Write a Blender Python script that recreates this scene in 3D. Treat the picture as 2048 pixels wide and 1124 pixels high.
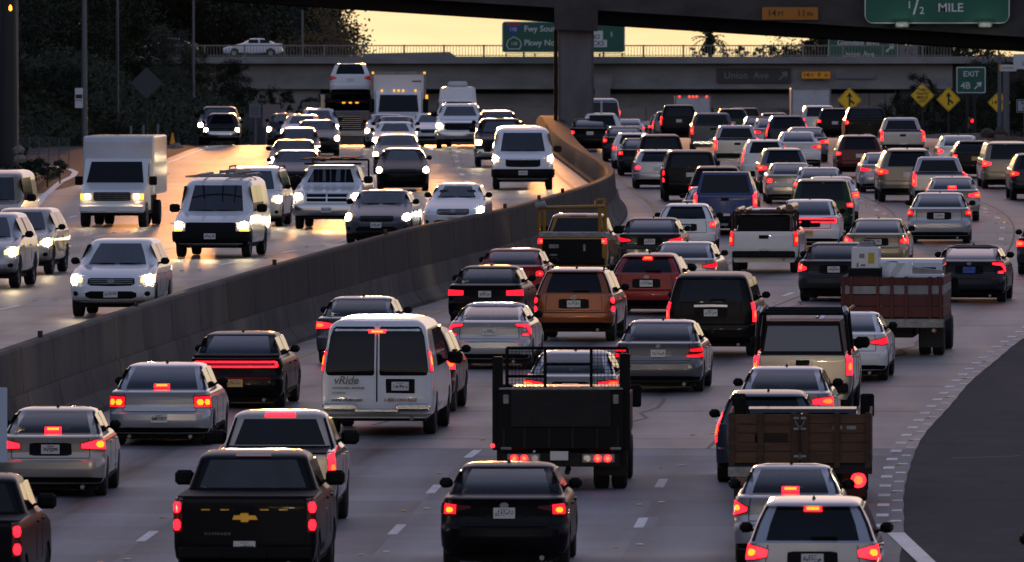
import bpy, math, random
from mathutils import Vector
random.seed(7)
scene = bpy.context.scene
for o in list(bpy.data.objects):
    bpy.data.objects.remove(o)
COL = scene.collection
rad = math.radians

# ------------------------------------------------------------------ camera, world, sun, exposure
F = 25000.0            # focal length in photo pixels (photo 2048 wide)
HZ = 180.0             # photo row of the true horizon
ZC = 7.044             # camera height
cam_d = bpy.data.cameras.new('camera')
cam_d.sensor_width = 36.0
cam_d.lens = F / 2048 * 36.0
cam_d.clip_start = 5.0
cam_d.clip_end = 20000.0
cam = bpy.data.objects.new('camera', cam_d)
COL.objects.link(cam)
cam.location = (0, 0, ZC)
cam.rotation_euler = (rad(90) - math.atan((562 - HZ) / F), 0, 0)
scene.camera = cam
cam_d.dof.use_dof = True
cam_d.dof.focus_distance = 285
cam_d.dof.aperture_fstop = 9.0

SUN_AZ = rad(-0.62)      # left of the view direction
SUN_EL = rad(1.3)
world = bpy.data.worlds.new('World')
scene.world = world
world.use_nodes = True
wn, wl = world.node_tree.nodes, world.node_tree.links
wn.clear()
w_out = wn.new('ShaderNodeOutputWorld')
w_bg = wn.new('ShaderNodeBackground')
w_sky = wn.new('ShaderNodeTexSky')
w_sky.sky_type = 'NISHITA'
w_sky.sun_disc = False
w_sky.sun_elevation = SUN_EL
w_sky.sun_rotation = SUN_AZ
w_sky.altitude = 50
w_sky.air_density = 1.0
w_sky.dust_density = 1.0
w_sky.ozone_density = 2.0
# the sky's huge range is softly compressed (c / (1 + c)), as the photograph's own tone curve does
def w_vm(op, a, b=None):
    n = wn.new('ShaderNodeVectorMath')
    n.operation = op
    for i, v in enumerate((a, b)):
        if v is None: continue
        if isinstance(v, tuple): n.inputs[i].default_value = v
        else: wl.new(v, n.inputs[i])
    return n.outputs[0]
SKY_GAIN = 0.80
w_lum = w_vm('DOT_PRODUCT', w_sky.outputs[0], (0.3, 0.6, 0.1))
w_lum = wn[-1].outputs['Value']
w_c = w_vm('ADD', w_sky.outputs[0], w_vm('MULTIPLY', w_lum, (0.09, 0.09, 0.075)))     # dusk haze whitens the low sky
w_c = w_vm('MULTIPLY', w_c, (SKY_GAIN, SKY_GAIN, SKY_GAIN))
w_c = w_vm('DIVIDE', w_c, w_vm('ADD', w_c, (1.0, 1.0, 1.0)))
w_c = w_vm('MULTIPLY', w_c, (1.20, 1.14, 1.36))
# thin high cloud: soft peach streaks over the whole sky
w_tc = wn.new('ShaderNodeTexCoord')
w_mp = wn.new('ShaderNodeMapping')
w_mp.inputs['Scale'].default_value = (26.0, 26.0, 240.0)
w_nz = wn.new('ShaderNodeTexNoise')
w_nz.inputs['Scale'].default_value = 1.0
w_nz.inputs['Detail'].default_value = 5
wl.new(w_tc.outputs['Generated'], w_mp.inputs[0])
wl.new(w_mp.outputs[0], w_nz.inputs['Vector'])
w_cr = wn.new('ShaderNodeValToRGB')
w_cr.color_ramp.elements[0].position = 0.38
w_cr.color_ramp.elements[1].position = 0.66
w_cr.color_ramp.elements[0].color = (1.06, 1.0, 1.0, 1)
w_cr.color_ramp.elements[1].color = (1.04, 0.80, 0.74, 1)
wl.new(w_nz.outputs[0], w_cr.inputs[0])
w_c = w_vm('MULTIPLY', w_c, w_cr.outputs[0])
w_bg.inputs['Strength'].default_value = 1.03
wl.new(w_c, w_bg.inputs['Color'])
wl.new(w_bg.outputs[0], w_out.inputs['Surface'])

sun_d = bpy.data.lights.new('sun', 'SUN')
sun_d.energy = 2.6
sun_d.angle = rad(1.5)
sun_d.color = (1.0, 0.40, 0.12)
sun = bpy.data.objects.new('sun', sun_d)
COL.objects.link(sun)
sdir = Vector((math.sin(SUN_AZ) * math.cos(SUN_EL), math.cos(SUN_AZ) * math.cos(SUN_EL), math.sin(SUN_EL)))
sun.rotation_euler = sdir.to_track_quat('Z', 'Y').to_euler()

scene.view_settings.view_transform = 'Standard'
scene.view_settings.look = 'None'
scene.view_settings.gamma = 1.0
scene.view_settings.use_curve_mapping = False
scene.view_settings.exposure = 0.0
cy = scene.cycles
cy.use_denoising = True
cy.max_bounces = 6
cy.transparent_max_bounces = 12
cy.sample_clamp_indirect = 6.0
cy.caustics_reflective = False
cy.caustics_refractive = False

# ------------------------------------------------------------------ curves of the place
def herm(tab, x):
    if x <= tab[0][0]:
        m = (tab[1][1] - tab[0][1]) / (tab[1][0] - tab[0][0])
        return tab[0][1] + m * (x - tab[0][0])
    if x >= tab[-1][0]:
        m = (tab[-1][1] - tab[-2][1]) / (tab[-1][0] - tab[-2][0])
        return tab[-1][1] + m * (x - tab[-1][0])
    n = len(tab)
    for i in range(n - 1):
        if tab[i][0] <= x <= tab[i + 1][0]:
            break
    def sl(a, b):
        return (tab[b][1] - tab[a][1]) / (tab[b][0] - tab[a][0])
    m0 = sl(max(i - 1, 0), i + 1)
    m1 = sl(i, min(i + 2, n - 1))
    h = tab[i + 1][0] - tab[i][0]
    t = (x - tab[i][0]) / h
    return ((2 * t**3 - 3 * t**2 + 1) * tab[i][1] + (t**3 - 2 * t**2 + t) * h * m0
            + (-2 * t**3 + 3 * t**2) * tab[i + 1][1] + (t**3 - t**2) * h * m1)

def lin(tab, x):
    if x <= tab[0][0]:
        return tab[0][1]
    for (a, b), (c, d) in zip(tab, tab[1:]):
        if x <= c:
            return b + (d - b) * (x - a) / (c - a)
    return tab[-1][1]

LINE = [(140, -12.2), (180, -10.3), (200, -9.55), (228, -8.5), (256, -6.75), (283, -4.75), (310, -2.4), (350, 1.2), (390, 3.7),
        (430, 4.95), (476, 4.4), (530, 3.9), (600, 3.7), (700, 3.6), (800, 3.7), (900, 4.0), (1100, 5.0)]
def XL(Y): return herm(LINE, Y)                      # yellow line at the left edge of the right-hand roadway
def head(Y): return math.atan((XL(Y + 2) - XL(Y - 2)) / 4)
ZRT = [(560, -2.66), (600, -2.42), (640, -2.45), (700, -2.75), (757, -3.15), (862, -3.9), (1000, -4.9), (1200, -6.4), (1500, -9)]
def ZR(Y):
    return ZC + (-9.5 + 0.01228 * Y if Y < 540 else herm([(500, -3.36), (540, -2.87)] + ZRT, Y))
DZT = [(150, 1.2), (272, 1.2), (340, 0.95), (385, 0.72), (450, 0.56), (500, 0.5)]
ZLT = [(470, -3.2), (500, -2.86), (530, -2.56), (560, -2.5), (620, -2.75), (700, -3.3), (860, -4.3), (1000, -5.3), (1200, -6.8), (1500, -9.5)]
def ZL(Y):
    return ZC + (-9.5 + 0.01228 * Y + lin(DZT, Y) if Y < 500 else herm(ZLT, Y))
LEDGE = [(140, -34), (300, -24), (400, -18), (450, -15.6), (500, -14.1), (560, -13.6), (700, -13), (1100, -12)]
def XE(Y): return herm(LEDGE, Y)
HTOP = [(150, 1.6), (240, 1.7), (283, 1.8), (325, 1.95), (380, 1.75), (427, 1.45), (500, 1.2), (700, 1.1)]
def yr_of(yg): return 237500.0 / (yg + 127)          # depth of a photo row on the right-hand roadway
def at(px, py, Y): return Vector(((px - 1024) / F * Y, Y, ZC + (HZ - py) / F * Y))

# ------------------------------------------------------------------ materials
def mat(name, col, rough=0.5, metal=0.0, coat=0.0, emit=None, es=0.0, spec=0.5):
    m = bpy.data.materials.new(name)
    m.use_nodes = True
    b = m.node_tree.nodes['Principled BSDF']
    b.inputs['Base Color'].default_value = (*col, 1)
    b.inputs['Roughness'].default_value = rough
    b.inputs['Metallic'].default_value = metal
    b.inputs['Coat Weight'].default_value = coat
    b.inputs['Coat Roughness'].default_value = 0.06
    b.inputs['Specular IOR Level'].default_value = spec
    if emit:
        b.inputs['Emission Color'].default_value = (*emit, 1)
        b.inputs['Emission Strength'].default_value = es
    return m

def noisy(name, c1, c2, scale=(1, 1, 1), rough=(0.5, 0.7), detail=6, bump=0.0, spec=0.5, c3=None, s3=0.05, lanes=0.0):
    """two-tone weathered surface on object coordinates, optional third slow tone"""
    m = bpy.data.materials.new(name)
    m.use_nodes = True
    nt = m.node_tree
    b = nt.nodes['Principled BSDF']
    tc = nt.nodes.new('ShaderNodeTexCoord')
    mp = nt.nodes.new('ShaderNodeMapping')
    mp.inputs['Scale'].default_value = scale
    nt.links.new(tc.outputs['Object'], mp.inputs[0])
    n = nt.nodes.new('ShaderNodeTexNoise')
    n.inputs['Scale'].default_value = 1.0
    n.inputs['Detail'].default_value = detail
    n.inputs['Roughness'].default_value = 0.62
    nt.links.new(mp.outputs[0], n.inputs['Vector'])
    r = nt.nodes.new('ShaderNodeValToRGB')
    r.color_ramp.elements[0].position = 0.32
    r.color_ramp.elements[1].position = 0.68
    r.color_ramp.elements[0].color = (*c1, 1)
    r.color_ramp.elements[1].color = (*c2, 1)
    nt.links.new(n.outputs[0], r.inputs[0])
    src = r.outputs[0]
    if c3:
        n3 = nt.nodes.new('ShaderNodeTexNoise')
        n3.inputs['Scale'].default_value = s3
        n3.inputs['Detail'].default_value = 4
        nt.links.new(tc.outputs['Object'], n3.inputs['Vector'])
        r3 = nt.nodes.new('ShaderNodeValToRGB')
        r3.color_ramp.elements[0].position = 0.45
        r3.color_ramp.elements[1].position = 0.62
        nt.links.new(n3.outputs[0], r3.inputs[0])
        mx = nt.nodes.new('ShaderNodeMix')
        mx.data_type = 'RGBA'
        nt.links.new(r3.outputs[0], mx.inputs['Factor'])
        nt.links.new(src, mx.inputs[6])
        mx.inputs[7].default_value = (*c3, 1)
        src = mx.outputs[2]
    if lanes:
        def math_(op, a, b2=None, c2=None):
            nd = nt.nodes.new('ShaderNodeMath')
            nd.operation = op
            for i, v in enumerate((a, b2, c2)):
                if v is None: continue
                if isinstance(v, (int, float)): nd.inputs[i].default_value = v
                else: nt.links.new(v, nd.inputs[i])
            return nd.outputs[0]
        uv = nt.nodes.new('ShaderNodeUVMap')
        sx = nt.nodes.new('ShaderNodeSeparateXYZ')
        nt.links.new(uv.outputs[0], sx.inputs[0])
        u, v_ = sx.outputs[0], sx.outputs[1]
        # polished wheel tracks, two to a lane, and a darker oil line between them
        tr_ = math_('MULTIPLY_ADD', math_('COSINE', math_('MULTIPLY', u, 4 * math.pi)), 0.5, 0.5)
        oil = math_('POWER', math_('MULTIPLY_ADD', math_('COSINE', math_('MULTIPLY_ADD', u, 2 * math.pi, math.pi)), 0.5, 0.5), 6.0)
        nz = nt.nodes.new('ShaderNodeTexNoise')
        nz.inputs['Scale'].default_value = 1.0
        nz.inputs['Detail'].default_value = 4
        cm = nt.nodes.new('ShaderNodeCombineXYZ')
        nt.links.new(math_('MULTIPLY', u, 9.0), cm.inputs[0])
        nt.links.new(math_('MULTIPLY', v_, 0.35), cm.inputs[1])
        nt.links.new(cm.outputs[0], nz.inputs['Vector'])
        # every slab was poured and aged on its own
        wnz = nt.nodes.new('ShaderNodeTexWhiteNoise')
        wnz.noise_dimensions = '2D'
        cm2 = nt.nodes.new('ShaderNodeCombineXYZ')
        nt.links.new(math_('FLOOR', u), cm2.inputs[0])
        nt.links.new(math_('FLOOR', math_('MULTIPLY', v_, 0.73)), cm2.inputs[1])
        nt.links.new(cm2.outputs[0], wnz.inputs['Vector'])
        k1 = math_('MULTIPLY', math_('MULTIPLY_ADD', tr_, 0.45, math_('MULTIPLY', oil, 0.6)), nz.outputs[0])
        fac = math_('SUBTRACT', math_('MULTIPLY_ADD', wnz.outputs['Value'], lanes * 0.45, 1.0), math_('MULTIPLY', k1, lanes * 1.6))
        vm = nt.nodes.new('ShaderNodeVectorMath')
        vm.operation = 'SCALE'
        nt.links.new(src, vm.inputs[0])
        nt.links.new(fac, vm.inputs['Scale'])
        src = vm.outputs[0]
    nt.links.new(src, b.inputs['Base Color'])
    mr = nt.nodes.new('ShaderNodeMapRange')
    mr.inputs['To Min'].default_value = rough[0]
    mr.inputs['To Max'].default_value = rough[1]
    nt.links.new(n.outputs[0], mr.inputs['Value'])
    nt.links.new(mr.outputs[0], b.inputs['Roughness'])
    b.inputs['Specular IOR Level'].default_value = spec
    if bump:
        bp = nt.nodes.new('ShaderNodeBump')
        bp.inputs['Strength'].default_value = bump
        bp.inputs['Distance'].default_value = 0.02
        nt.links.new(n.outputs[0], bp.inputs['Height'])
        nt.links.new(bp.outputs[0], b.inputs['Normal'])
    return m

def glass(name, tint, refl=1.0, rough=0.03):
    """tinted car glass: see-through dark tint plus a mirror coat by Fresnel"""
    m = bpy.data.materials.new(name)
    m.use_nodes = True
    nt = m.node_tree
    nt.nodes.clear()
    out = nt.nodes.new('ShaderNodeOutputMaterial')
    tr = nt.nodes.new('ShaderNodeBsdfTransparent')
    tr.inputs[0].default_value = (*tint, 1)
    gl = nt.nodes.new('ShaderNodeBsdfGlossy')
    gl.inputs['Roughness'].default_value = rough
    gl.inputs['Color'].default_value = (refl, refl, refl, 1)
    fr = nt.nodes.new('ShaderNodeFresnel')
    fr.inputs['IOR'].default_value = 1.6
    mx = nt.nodes.new('ShaderNodeMixShader')
    nt.links.new(fr.outputs[0], mx.inputs[0])
    nt.links.new(tr.outputs[0], mx.inputs[1])
    nt.links.new(gl.outputs[0], mx.inputs[2])
    nt.links.new(mx.outputs[0], out.inputs[0])
    return m

M = {}
M['glass'] = glass('car_glass', (0.52, 0.57, 0.62))
M['tint'] = mat('privacy_glass', (0.004, 0.004, 0.006), 0.06, 0, 0.0, spec=0.30)
M['tint2'] = mat('tinted_rear_glass', (0.008, 0.010, 0.016), 0.05, 0, 0.5, spec=0.7)
M['rubber'] = noisy('tyre_rubber', (0.006, 0.006, 0.006), (0.016, 0.015, 0.015), (8, 8, 8), (0.7, 0.9))
M['black'] = mat('black_plastic', (0.004, 0.004, 0.005), 0.6, spec=0.15)
M['under'] = noisy('underbody_grime', (0.004, 0.004, 0.004), (0.015, 0.013, 0.012), (5, 5, 5), (0.8, 0.95))
M['rim'] = mat('alloy_rim', (0.30, 0.30, 0.31), 0.35, 0.9)
M['emblem'] = mat('emblem_metal', (0.22, 0.22, 0.23), 0.45, 0.6)
M['chrome'] = mat('chrome', (0.55, 0.55, 0.56), 0.18, 1.0)
M['dullsteel'] = noisy('dull_steel', (0.12, 0.12, 0.12), (0.3, 0.29, 0.28), (6, 6, 6), (0.35, 0.6))
M['plate'] = mat('plate_white', (0.62, 0.60, 0.56), 0.45)
M['plateblue'] = mat('plate_blue', (0.05, 0.10, 0.42), 0.45)
M['plateyellow'] = mat('plate_gold', (0.60, 0.38, 0.12), 0.45)
M['ink'] = mat('ink_dark', (0.02, 0.02, 0.03), 0.6)
M['inkblue'] = mat('ink_navy', (0.03, 0.04, 0.10), 0.6)
M['seat'] = mat('seat_cloth', (0.02, 0.02, 0.022), 0.9)
M['skin'] = mat('skin', (0.25, 0.14, 0.09), 0.6)
M['gold'] = mat('gold_emblem', (0.65, 0.38, 0.06), 0.3, 0.7)
M['brake'] = mat('brake_lens_lit', (0.20, 0.005, 0.006), 0.15, 0, 0.5, (1.0, 0.0075, 0.016), 6.0)
M['brake_mid'] = mat('brake_lens_middling', (0.20, 0.005, 0.006), 0.15, 0, 0.5, (1.0, 0.008, 0.02), 2.6)
M['brake_low'] = mat('brake_lens_low', (0.20, 0.005, 0.006), 0.15, 0, 0.5, (1.0, 0.008, 0.02), 1.3)
M['bulb'] = mat('brake_bulb_lit', (0.3, 0.02, 0.01), 0.3, 0, 0, (1.0, 0.040, 0.006), 8.0)
M['bulbhot'] = mat('brake_bulb_bright', (0.3, 0.02, 0.01), 0.3, 0, 0, (1.0, 0.090, 0.004), 8.0)
M['run'] = mat('tail_lens_dim', (0.16, 0.006, 0.006), 0.12, 0, 0.8, (1.0, 0.012, 0.02), 0.10)
M['lens'] = mat('tail_lens_unlit', (0.12, 0.006, 0.008), 0.12, 0, 1.0)
M['clear'] = mat('clear_lens', (0.5, 0.48, 0.45), 0.15, 0.2, 1.0)
M['head'] = mat('headlamp_lens_lit', (0.7, 0.65, 0.55), 0.15, 0, 0.8, (1.0, 0.46, 0.12), 3.4)
M['headbulb'] = mat('headlamp_bulb_lit', (0.8, 0.8, 0.7), 0.3, 0, 0, (1.0, 0.76, 0.42), 150.0)
M['headcool'] = mat('headlamp_bulb_white', (0.8, 0.8, 0.8), 0.3, 0, 0, (0.75, 0.95, 1.0), 180.0)
M['amber'] = mat('amber_lamp', (0.5, 0.2, 0.02), 0.2, 0, 0.5, (1.0, 0.34, 0.03), 4.0)
M['amberhot'] = mat('amber_marker', (0.5, 0.2, 0.02), 0.2, 0, 0.5, (1.0, 0.38, 0.03), 1.6)
PAINTS = {
    'white': ((0.72, 0.72, 0.73), 0.0), 'silver': ((0.42, 0.42, 0.44), 0.55), 'champagne': ((0.42, 0.37, 0.31), 0.5), 'grey': ((0.13, 0.13, 0.145), 0.5),
    'charcoal': ((0.022, 0.023, 0.029), 0.2), 'black': ((0.004, 0.004, 0.006), 0.0), 'navy': ((0.010, 0.014, 0.035), 0.3),
    'blue': ((0.008, 0.03, 0.15), 0.3), 'red': ((0.22, 0.006, 0.007), 0.1), 'maroon': ((0.075, 0.008, 0.010), 0.3), 'orange': ((0.25, 0.068, 0.016), 0.4),
    'tan': ((0.24, 0.19, 0.14), 0.5), 'green': ((0.008, 0.03, 0.016), 0.3), 'yellow': ((0.30, 0.15, 0.014), 0.0), 'brown': ((0.05, 0.025, 0.018), 0.3),
    'gold': ((0.40, 0.33, 0.22), 0.5), 'slate': ((0.07, 0.08, 0.10), 0.4), 'taxi': ((0.42, 0.33, 0.03), 0.1)}
for k, (c, me) in PAINTS.items():
    M['p_' + k] = mat('paint_' + k, c, 0.32, me, {'black': 0.12, 'charcoal': 0.25, 'navy': 0.3, 'slate': 0.4, 'maroon': 0.4, 'red': 0.5, 'brown': 0.3, 'green': 0.3}.get(k, 0.9), spec=0.10 if k == 'black' else 0.2)

# ------------------------------------------------------------------ mesh helpers
class MB:
    def __init__(s):
        s.v, s.f = [], []
    def add(s, vs, fs):
        o = len(s.v)
        s.v += [tuple(p) for p in vs]
        s.f += [[i + o for i in f] for f in fs]
        return s
    def box(s, x0, x1, y0, y1, z0, z1, ch=0.0):
        if ch <= 0:
            vs = [(x, y, z) for z in (z0, z1) for y in (y0, y1) for x in (x0, x1)]
            return s.add(vs, [(0, 2, 3, 1), (4, 5, 7, 6), (0, 1, 5, 4), (2, 6, 7, 3), (0, 4, 6, 2), (1, 3, 7, 5)])
        X, Y, Z = (x0, x1), (y0, y1), (z0, z1)
        sg = (1, -1)
        vs, idx = [], {}
        for i in (0, 1):
            for j in (0, 1):
                for k in (0, 1):
                    for a in range(3):
                        p = [X[i] + (sg[i] * ch if a != 0 else 0), Y[j] + (sg[j] * ch if a != 1 else 0), Z[k] + (sg[k] * ch if a != 2 else 0)]
                        idx[(i, j, k, a)] = len(vs)
                        vs.append(p)
        fs = []
        for a in range(3):
            b, c = (a + 1) % 3, (a + 2) % 3
            for e in (0, 1):
                def key(u, w):
                    t = [0, 0, 0]
                    t[a], t[b], t[c] = e, u, w
                    return idx[(*t, a)]
                q = [key(0, 0), key(1, 0), key(1, 1), key(0, 1)]
                fs.append(q if e else q[::-1])
            for u in (0, 1):
                for w in (0, 1):
                    t0, t1 = [0, 0, 0], [0, 0, 0]
                    t0[b] = t1[b] = u
                    t0[c] = t1[c] = w
                    t0[a], t1[a] = 0, 1
                    q = [idx[(*t0, b)], idx[(*t1, b)], idx[(*t1, c)], idx[(*t0, c)]]
                    fs.append(q if (u == w) else q[::-1])
        for i in (0, 1):
            for j in (0, 1):
                for k in (0, 1):
                    t = [idx[(i, j, k, a)] for a in range(3)]
                    fs.append(t if (i + j + k) % 2 else t[::-1])
        return s.add(vs, fs)
    def cyl(s, p0, p1, r0, r1=None, n=10, caps=True):
        p0, p1 = Vector(p0), Vector(p1)
        r1 = r0 if r1 is None else r1
        d = (p1 - p0).normalized()
        u = d.orthogonal().normalized()
        w = d.cross(u)
        vs = []
        for p, r in ((p0, r0), (p1, r1)):
            for i in range(n):
                a = 2 * math.pi * i / n
                vs.append(p + u * (r * math.cos(a)) + w * (r * math.sin(a)))
        fs = [(i, (i + 1) % n, n + (i + 1) % n, n + i) for i in range(n)]
        if caps:
            fs += [tuple(range(n - 1, -1, -1)), tuple(range(n, 2 * n))]
        return s.add(vs, fs)
    def tube(s, pts, r, n=6):
        for a, b in zip(pts, pts[1:]):
            s.cyl(a, b, r, r, n)
        return s
    def lathe(s, prof, origin, axis='x', n=20):
        """prof: (along, radius)"""
        vs, fs = [], []
        for (a, r) in prof:
            for i in range(n):
                t = 2 * math.pi * i / n
                c, d = r * math.cos(t), r * math.sin(t)
                p = {'x': (a, c, d), 'y': (c, a, d), 'z': (c, d, a)}[axis]
                vs.append((p[0] + origin[0], p[1] + origin[1], p[2] + origin[2]))
        m = len(prof)
        for j in range(m - 1):
            for i in range(n):
                fs.append((j * n + i, j * n + (i + 1) % n, (j + 1) * n + (i + 1) % n, (j + 1) * n + i))
        return s.add(vs, fs)
    def prism(s, poly, axis, a0, a1):
        """extrude a 2-D polygon along axis; poly lies in the two other axes in order"""
        n = len(poly)
        vs = []
        for a in (a0, a1):
            for (p, q) in poly:
                vs.append({'x': (a, p, q), 'y': (p, a, q), 'z': (p, q, a)}[axis])
        fs = [(i, (i + 1) % n, n + (i + 1) % n, n + i) for i in range(n)]
        fs += [tuple(range(n - 1, -1, -1)), tuple(range(n, 2 * n))]
        return s.add(vs, fs)
    def mesh(s, name, m=None, smooth=None):
        me = bpy.data.meshes.new(name)
        me.from_pydata(s.v, [], s.f)
        me.update()
        if smooth:
            me.polygons.foreach_set('use_smooth', [True] * len(me.polygons))
            me.set_sharp_from_angle(angle=rad(smooth))
        me.materials.append(m)
        return me

def link(name, data, parent=None, loc=None, m=None):
    o = bpy.data.objects.new(name, data)
    COL.objects.link(o)
    if parent is not None:
        o.parent = parent
    if loc is not None:
        o.location = loc
    if m is not None and o.material_slots:
        o.material_slots[0].link = 'OBJECT'
        o.material_slots[0].material = m
    return o

def tag(o, label=None, cat=None, group=None, kind=None):
    if label: o['label'] = label
    if cat: o['category'] = cat
    if group: o['group'] = group
    if kind: o['kind'] = kind
    return o

def empty(name, loc, label=None, cat=None, group=None, rot=(0, 0, 0), sc=1.0):
    o = bpy.data.objects.new(name, None)
    o.empty_display_size = 0.5
    COL.objects.link(o)
    o.location = loc
    o.rotation_euler = rot
    o.scale = (sc, sc, sc)
    return tag(o, label, cat, group)

def text(body, size, parent, loc, m, rot=(rad(90), 0, 0), align='CENTER', name='lettering', sx=1.0, shear=0.0):
    c = bpy.data.curves.new(name, 'FONT')
    c.body = body
    c.size = size
    c.align_x = align
    c.align_y = 'CENTER'
    c.extrude = 0.004
    c.offset = size * 0.012
    c.shear = shear
    c.resolution_u = 3
    c.materials.append(m)
    tmp = bpy.data.objects.new('tmp', c)
    me = bpy.data.meshes.new_from_object(tmp)
    bpy.data.objects.remove(tmp)
    bpy.data.curves.remove(c)
    me.name = name
    o = link(name, me, parent, loc)
    o.rotation_euler = rot
    o.scale = (sx, 1, 1)
    return o

# ------------------------------------------------------------------ vehicle bodies: a stack of rounded plan outlines
HP = math.pi / 2
class Body:
    def __init__(s, sp):
        s.sp = sp
        s.t = {k: sp[k] for k in ('yr', 'yf', 'w', 'rr', 'rf')}
        s.bow = sp.get('bow', (0.05, 0.12))
        s.wheels = sp['wheels']          # [(y, r)]
        s.R = sp['arch']
        s.L = sp['L']
        s.hw = sp['hw']
    def g(s, k, z): return lin(s.t[k], z)
    def S(s, end, z):
        r = s.g('rr' if end == 'r' else 'rf', z)
        return s.g('w', z) - r + r * HP
    def P(s, end, a, z):
        sg = 1 if a >= 0 else -1
        a = abs(a)
        w = s.g('w', z)
        r = s.g('rr' if end == 'r' else 'rf', z)
        fl = w - r
        if a <= fl: x, d = a, 0
        elif a <= fl + r * HP:
            th = (a - fl) / r
            x, d = fl + r * math.sin(th), r * (1 - math.cos(th))
        else: x, d = w, r + a - fl - r * HP
        d += s.bow[0 if end == 'r' else 1] * (x / w) ** 2
        y = s.g('yr', z) + d if end == 'r' else s.g('yf', z) - d
        return Vector((sg * x, y, z))
    def N(s, end, a, z):
        e = 0.012
        da = s.P(end, a + e, z) - s.P(end, a - e, z)
        dz = s.P(end, a, z + e) - s.P(end, a, z - e)
        n = da.cross(dz)
        p = s.P(end, a, z)
        outw = Vector((p.x * 0.6, -1 if end == 'r' else 1, 0.3))
        if n.dot(outw) < 0: n = -n
        return n.normalized() if n.length > 1e-9 else Vector((0, -1 if end == 'r' else 1, 0))
    # ---- the painted shell
    def shell(s):
        zs = sorted({round(z, 4) for k in ('yr', 'yf', 'w') for z, _ in s.t[k]})
        out = [zs[0]]
        for z in zs[1:]:
            n = max(1, int((z - out[-1]) / 0.11 + 0.5))
            z0 = out[-1]
            for i in range(1, n + 1): out.append(z0 + (z - z0) * i / n)
        zs = out
        R, fix = s.R, s.sp['wheels'][0][1] + s.R + 0.02
        cols = []
        for (yc, wr) in s.wheels:
            cols += [yc + R * c for c in (-1.0, -0.92, -0.71, -0.38, 0, 0.38, 0.71, 0.92, 1.0)]
        mid = (cols[8] + cols[9]) / 2
        cols = cols[:9] + [mid] + cols[9:]
        y0r, y1f = cols[0], cols[-1]
        rings, RF, A = [], [0, 0.32, 0.64, 0.93, 1.0], [HP * i / 4 for i in (1, 2, 3, 4)]
        for z in zs:
            w, rr, rf, yr, yf = (s.g(k, z) for k in ('w', 'rr', 'rf', 'yr', 'yf'))
            half = []
            for f in RF: half.append(s.P('r', f * (w - rr), z))
            for a in A: half.append(s.P('r', w - rr + a * rr, z))
            ya, yb = half[-1].y, s.P('f', w - rf + HP * rf, z).y
            for c in cols:
                if z <= fix: y = min(max(c, ya + 0.01), yb - 0.01)
                else: y = ya + (yb - ya) * (c - y0r + 0.2) / (y1f - y0r + 0.4)
                zz = z
                if z <= fix:
                    for (yc, wr) in s.wheels:
                        if abs(c - yc) <= R + 1e-6:
                            zz = max(zz, wr + math.sqrt(max(0, R * R - (c - yc) ** 2)))
                half.append(Vector((w, y, zz)))
            for a in A[::-1]: half.append(s.P('f', w - rf + a * rf, z))
            for f in RF[::-1]: half.append(s.P('f', f * (w - rf), z))
            rings.append(half)
        n = len(rings[0])
        mb, rear, front = MB(), MB(), MB()
        full = 2 * n - 2
        for h in rings:
            mb.v += [tuple(p) for p in h] + [(-p.x, p.y, p.z) for p in h[-2:0:-1]]
        belt, hdr = s.sp['belt'], s.sp['header']
        norear = s.sp.get('norear', False)
        deck = s.sp.get('deckhole')
        for i in range(len(zs) - 1):
            zm = (zs[i] + zs[i + 1]) / 2
            inwin = belt < zm < hdr
            for k in range(full):
                k2 = (k + 1) % full
                kk = k if k < n else full - k
                kk2 = k2 if k2 < n else full - k2
                lo, hi = min(kk, kk2), max(kk, kk2)
                tgt = mb
                if inwin and hi <= 3 and not norear: tgt = rear
                if inwin and lo >= n - 4: tgt = front
                if deck and deck[0] < zm < deck[1] and hi <= 6: continue
                tgt.f.append([i * full + k, i * full + k2, (i + 1) * full + k2, (i + 1) * full + k])
        for i, flip in ((0, True), (len(zs) - 1, False)):
            b = i * full
            for k in range(n - 1):
                m0 = b + ((full - k) % full)
                m1 = b + (full - k - 1) if k + 1 < n - 1 else b + k + 1
                q = [b + k, b + k + 1, m1, m0]
                q = list(dict.fromkeys(q))
                if len(q) >= 3: mb.f.append(q[::-1] if flip else q)
        out = []
        for g_ in (mb, rear, front):
            used = sorted({i for f in g_.f for i in f})
            mp = {u: j for j, u in enumerate(used)}
            o = MB()
            o.v = [mb.v[u] for u in used]
            o.f = [[mp[i] for i in f] for f in g_.f]
            out.append(o)
        return out
    # ---- a plate lying on the shell
    def patch(s, mb, end, cols, off=0.006, rows=3, skirt=0.03, mirror=False):
        """cols: (q, z bottom, z top); q is the fraction of the half outline, q = 1 where the corner ends"""
        sgn = -1 if mirror else 1
        fine = [cols[0]]
        for c0, c1 in zip(cols, cols[1:]):
            k = max(1, int(abs(c1[0] - c0[0]) / 0.055 + 0.7))
            for i in range(1, k + 1): fine.append(tuple(a + (b_ - a) * i / k for a, b_ in zip(c0, c1)))
        cols = fine
        nc = len(cols)
        rows = max(rows, min(8, int(max(c[2] - c[1] for c in cols) / .045 + .7)))
        top = []
        for (q, zb, zt) in cols:
            for j in range(rows + 1):
                z = zb + (zt - zb) * j / rows
                a = sgn * q * s.S(end, z)
                p, nn = s.P(end, a, z), s.N(end, a, z)
                top.append((p + nn * off, p - nn * skirt))
        o = len(mb.v)
        mb.v += [tuple(t[0]) for t in top] + [tuple(t[1]) for t in top]
        m = len(top)
        def I(c, j, l=0): return o + l * m + c * (rows + 1) + j
        for c in range(nc - 1):
            for j in range(rows):
                mb.f.append([I(c, j), I(c + 1, j), I(c + 1, j + 1), I(c, j + 1)])
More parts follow.
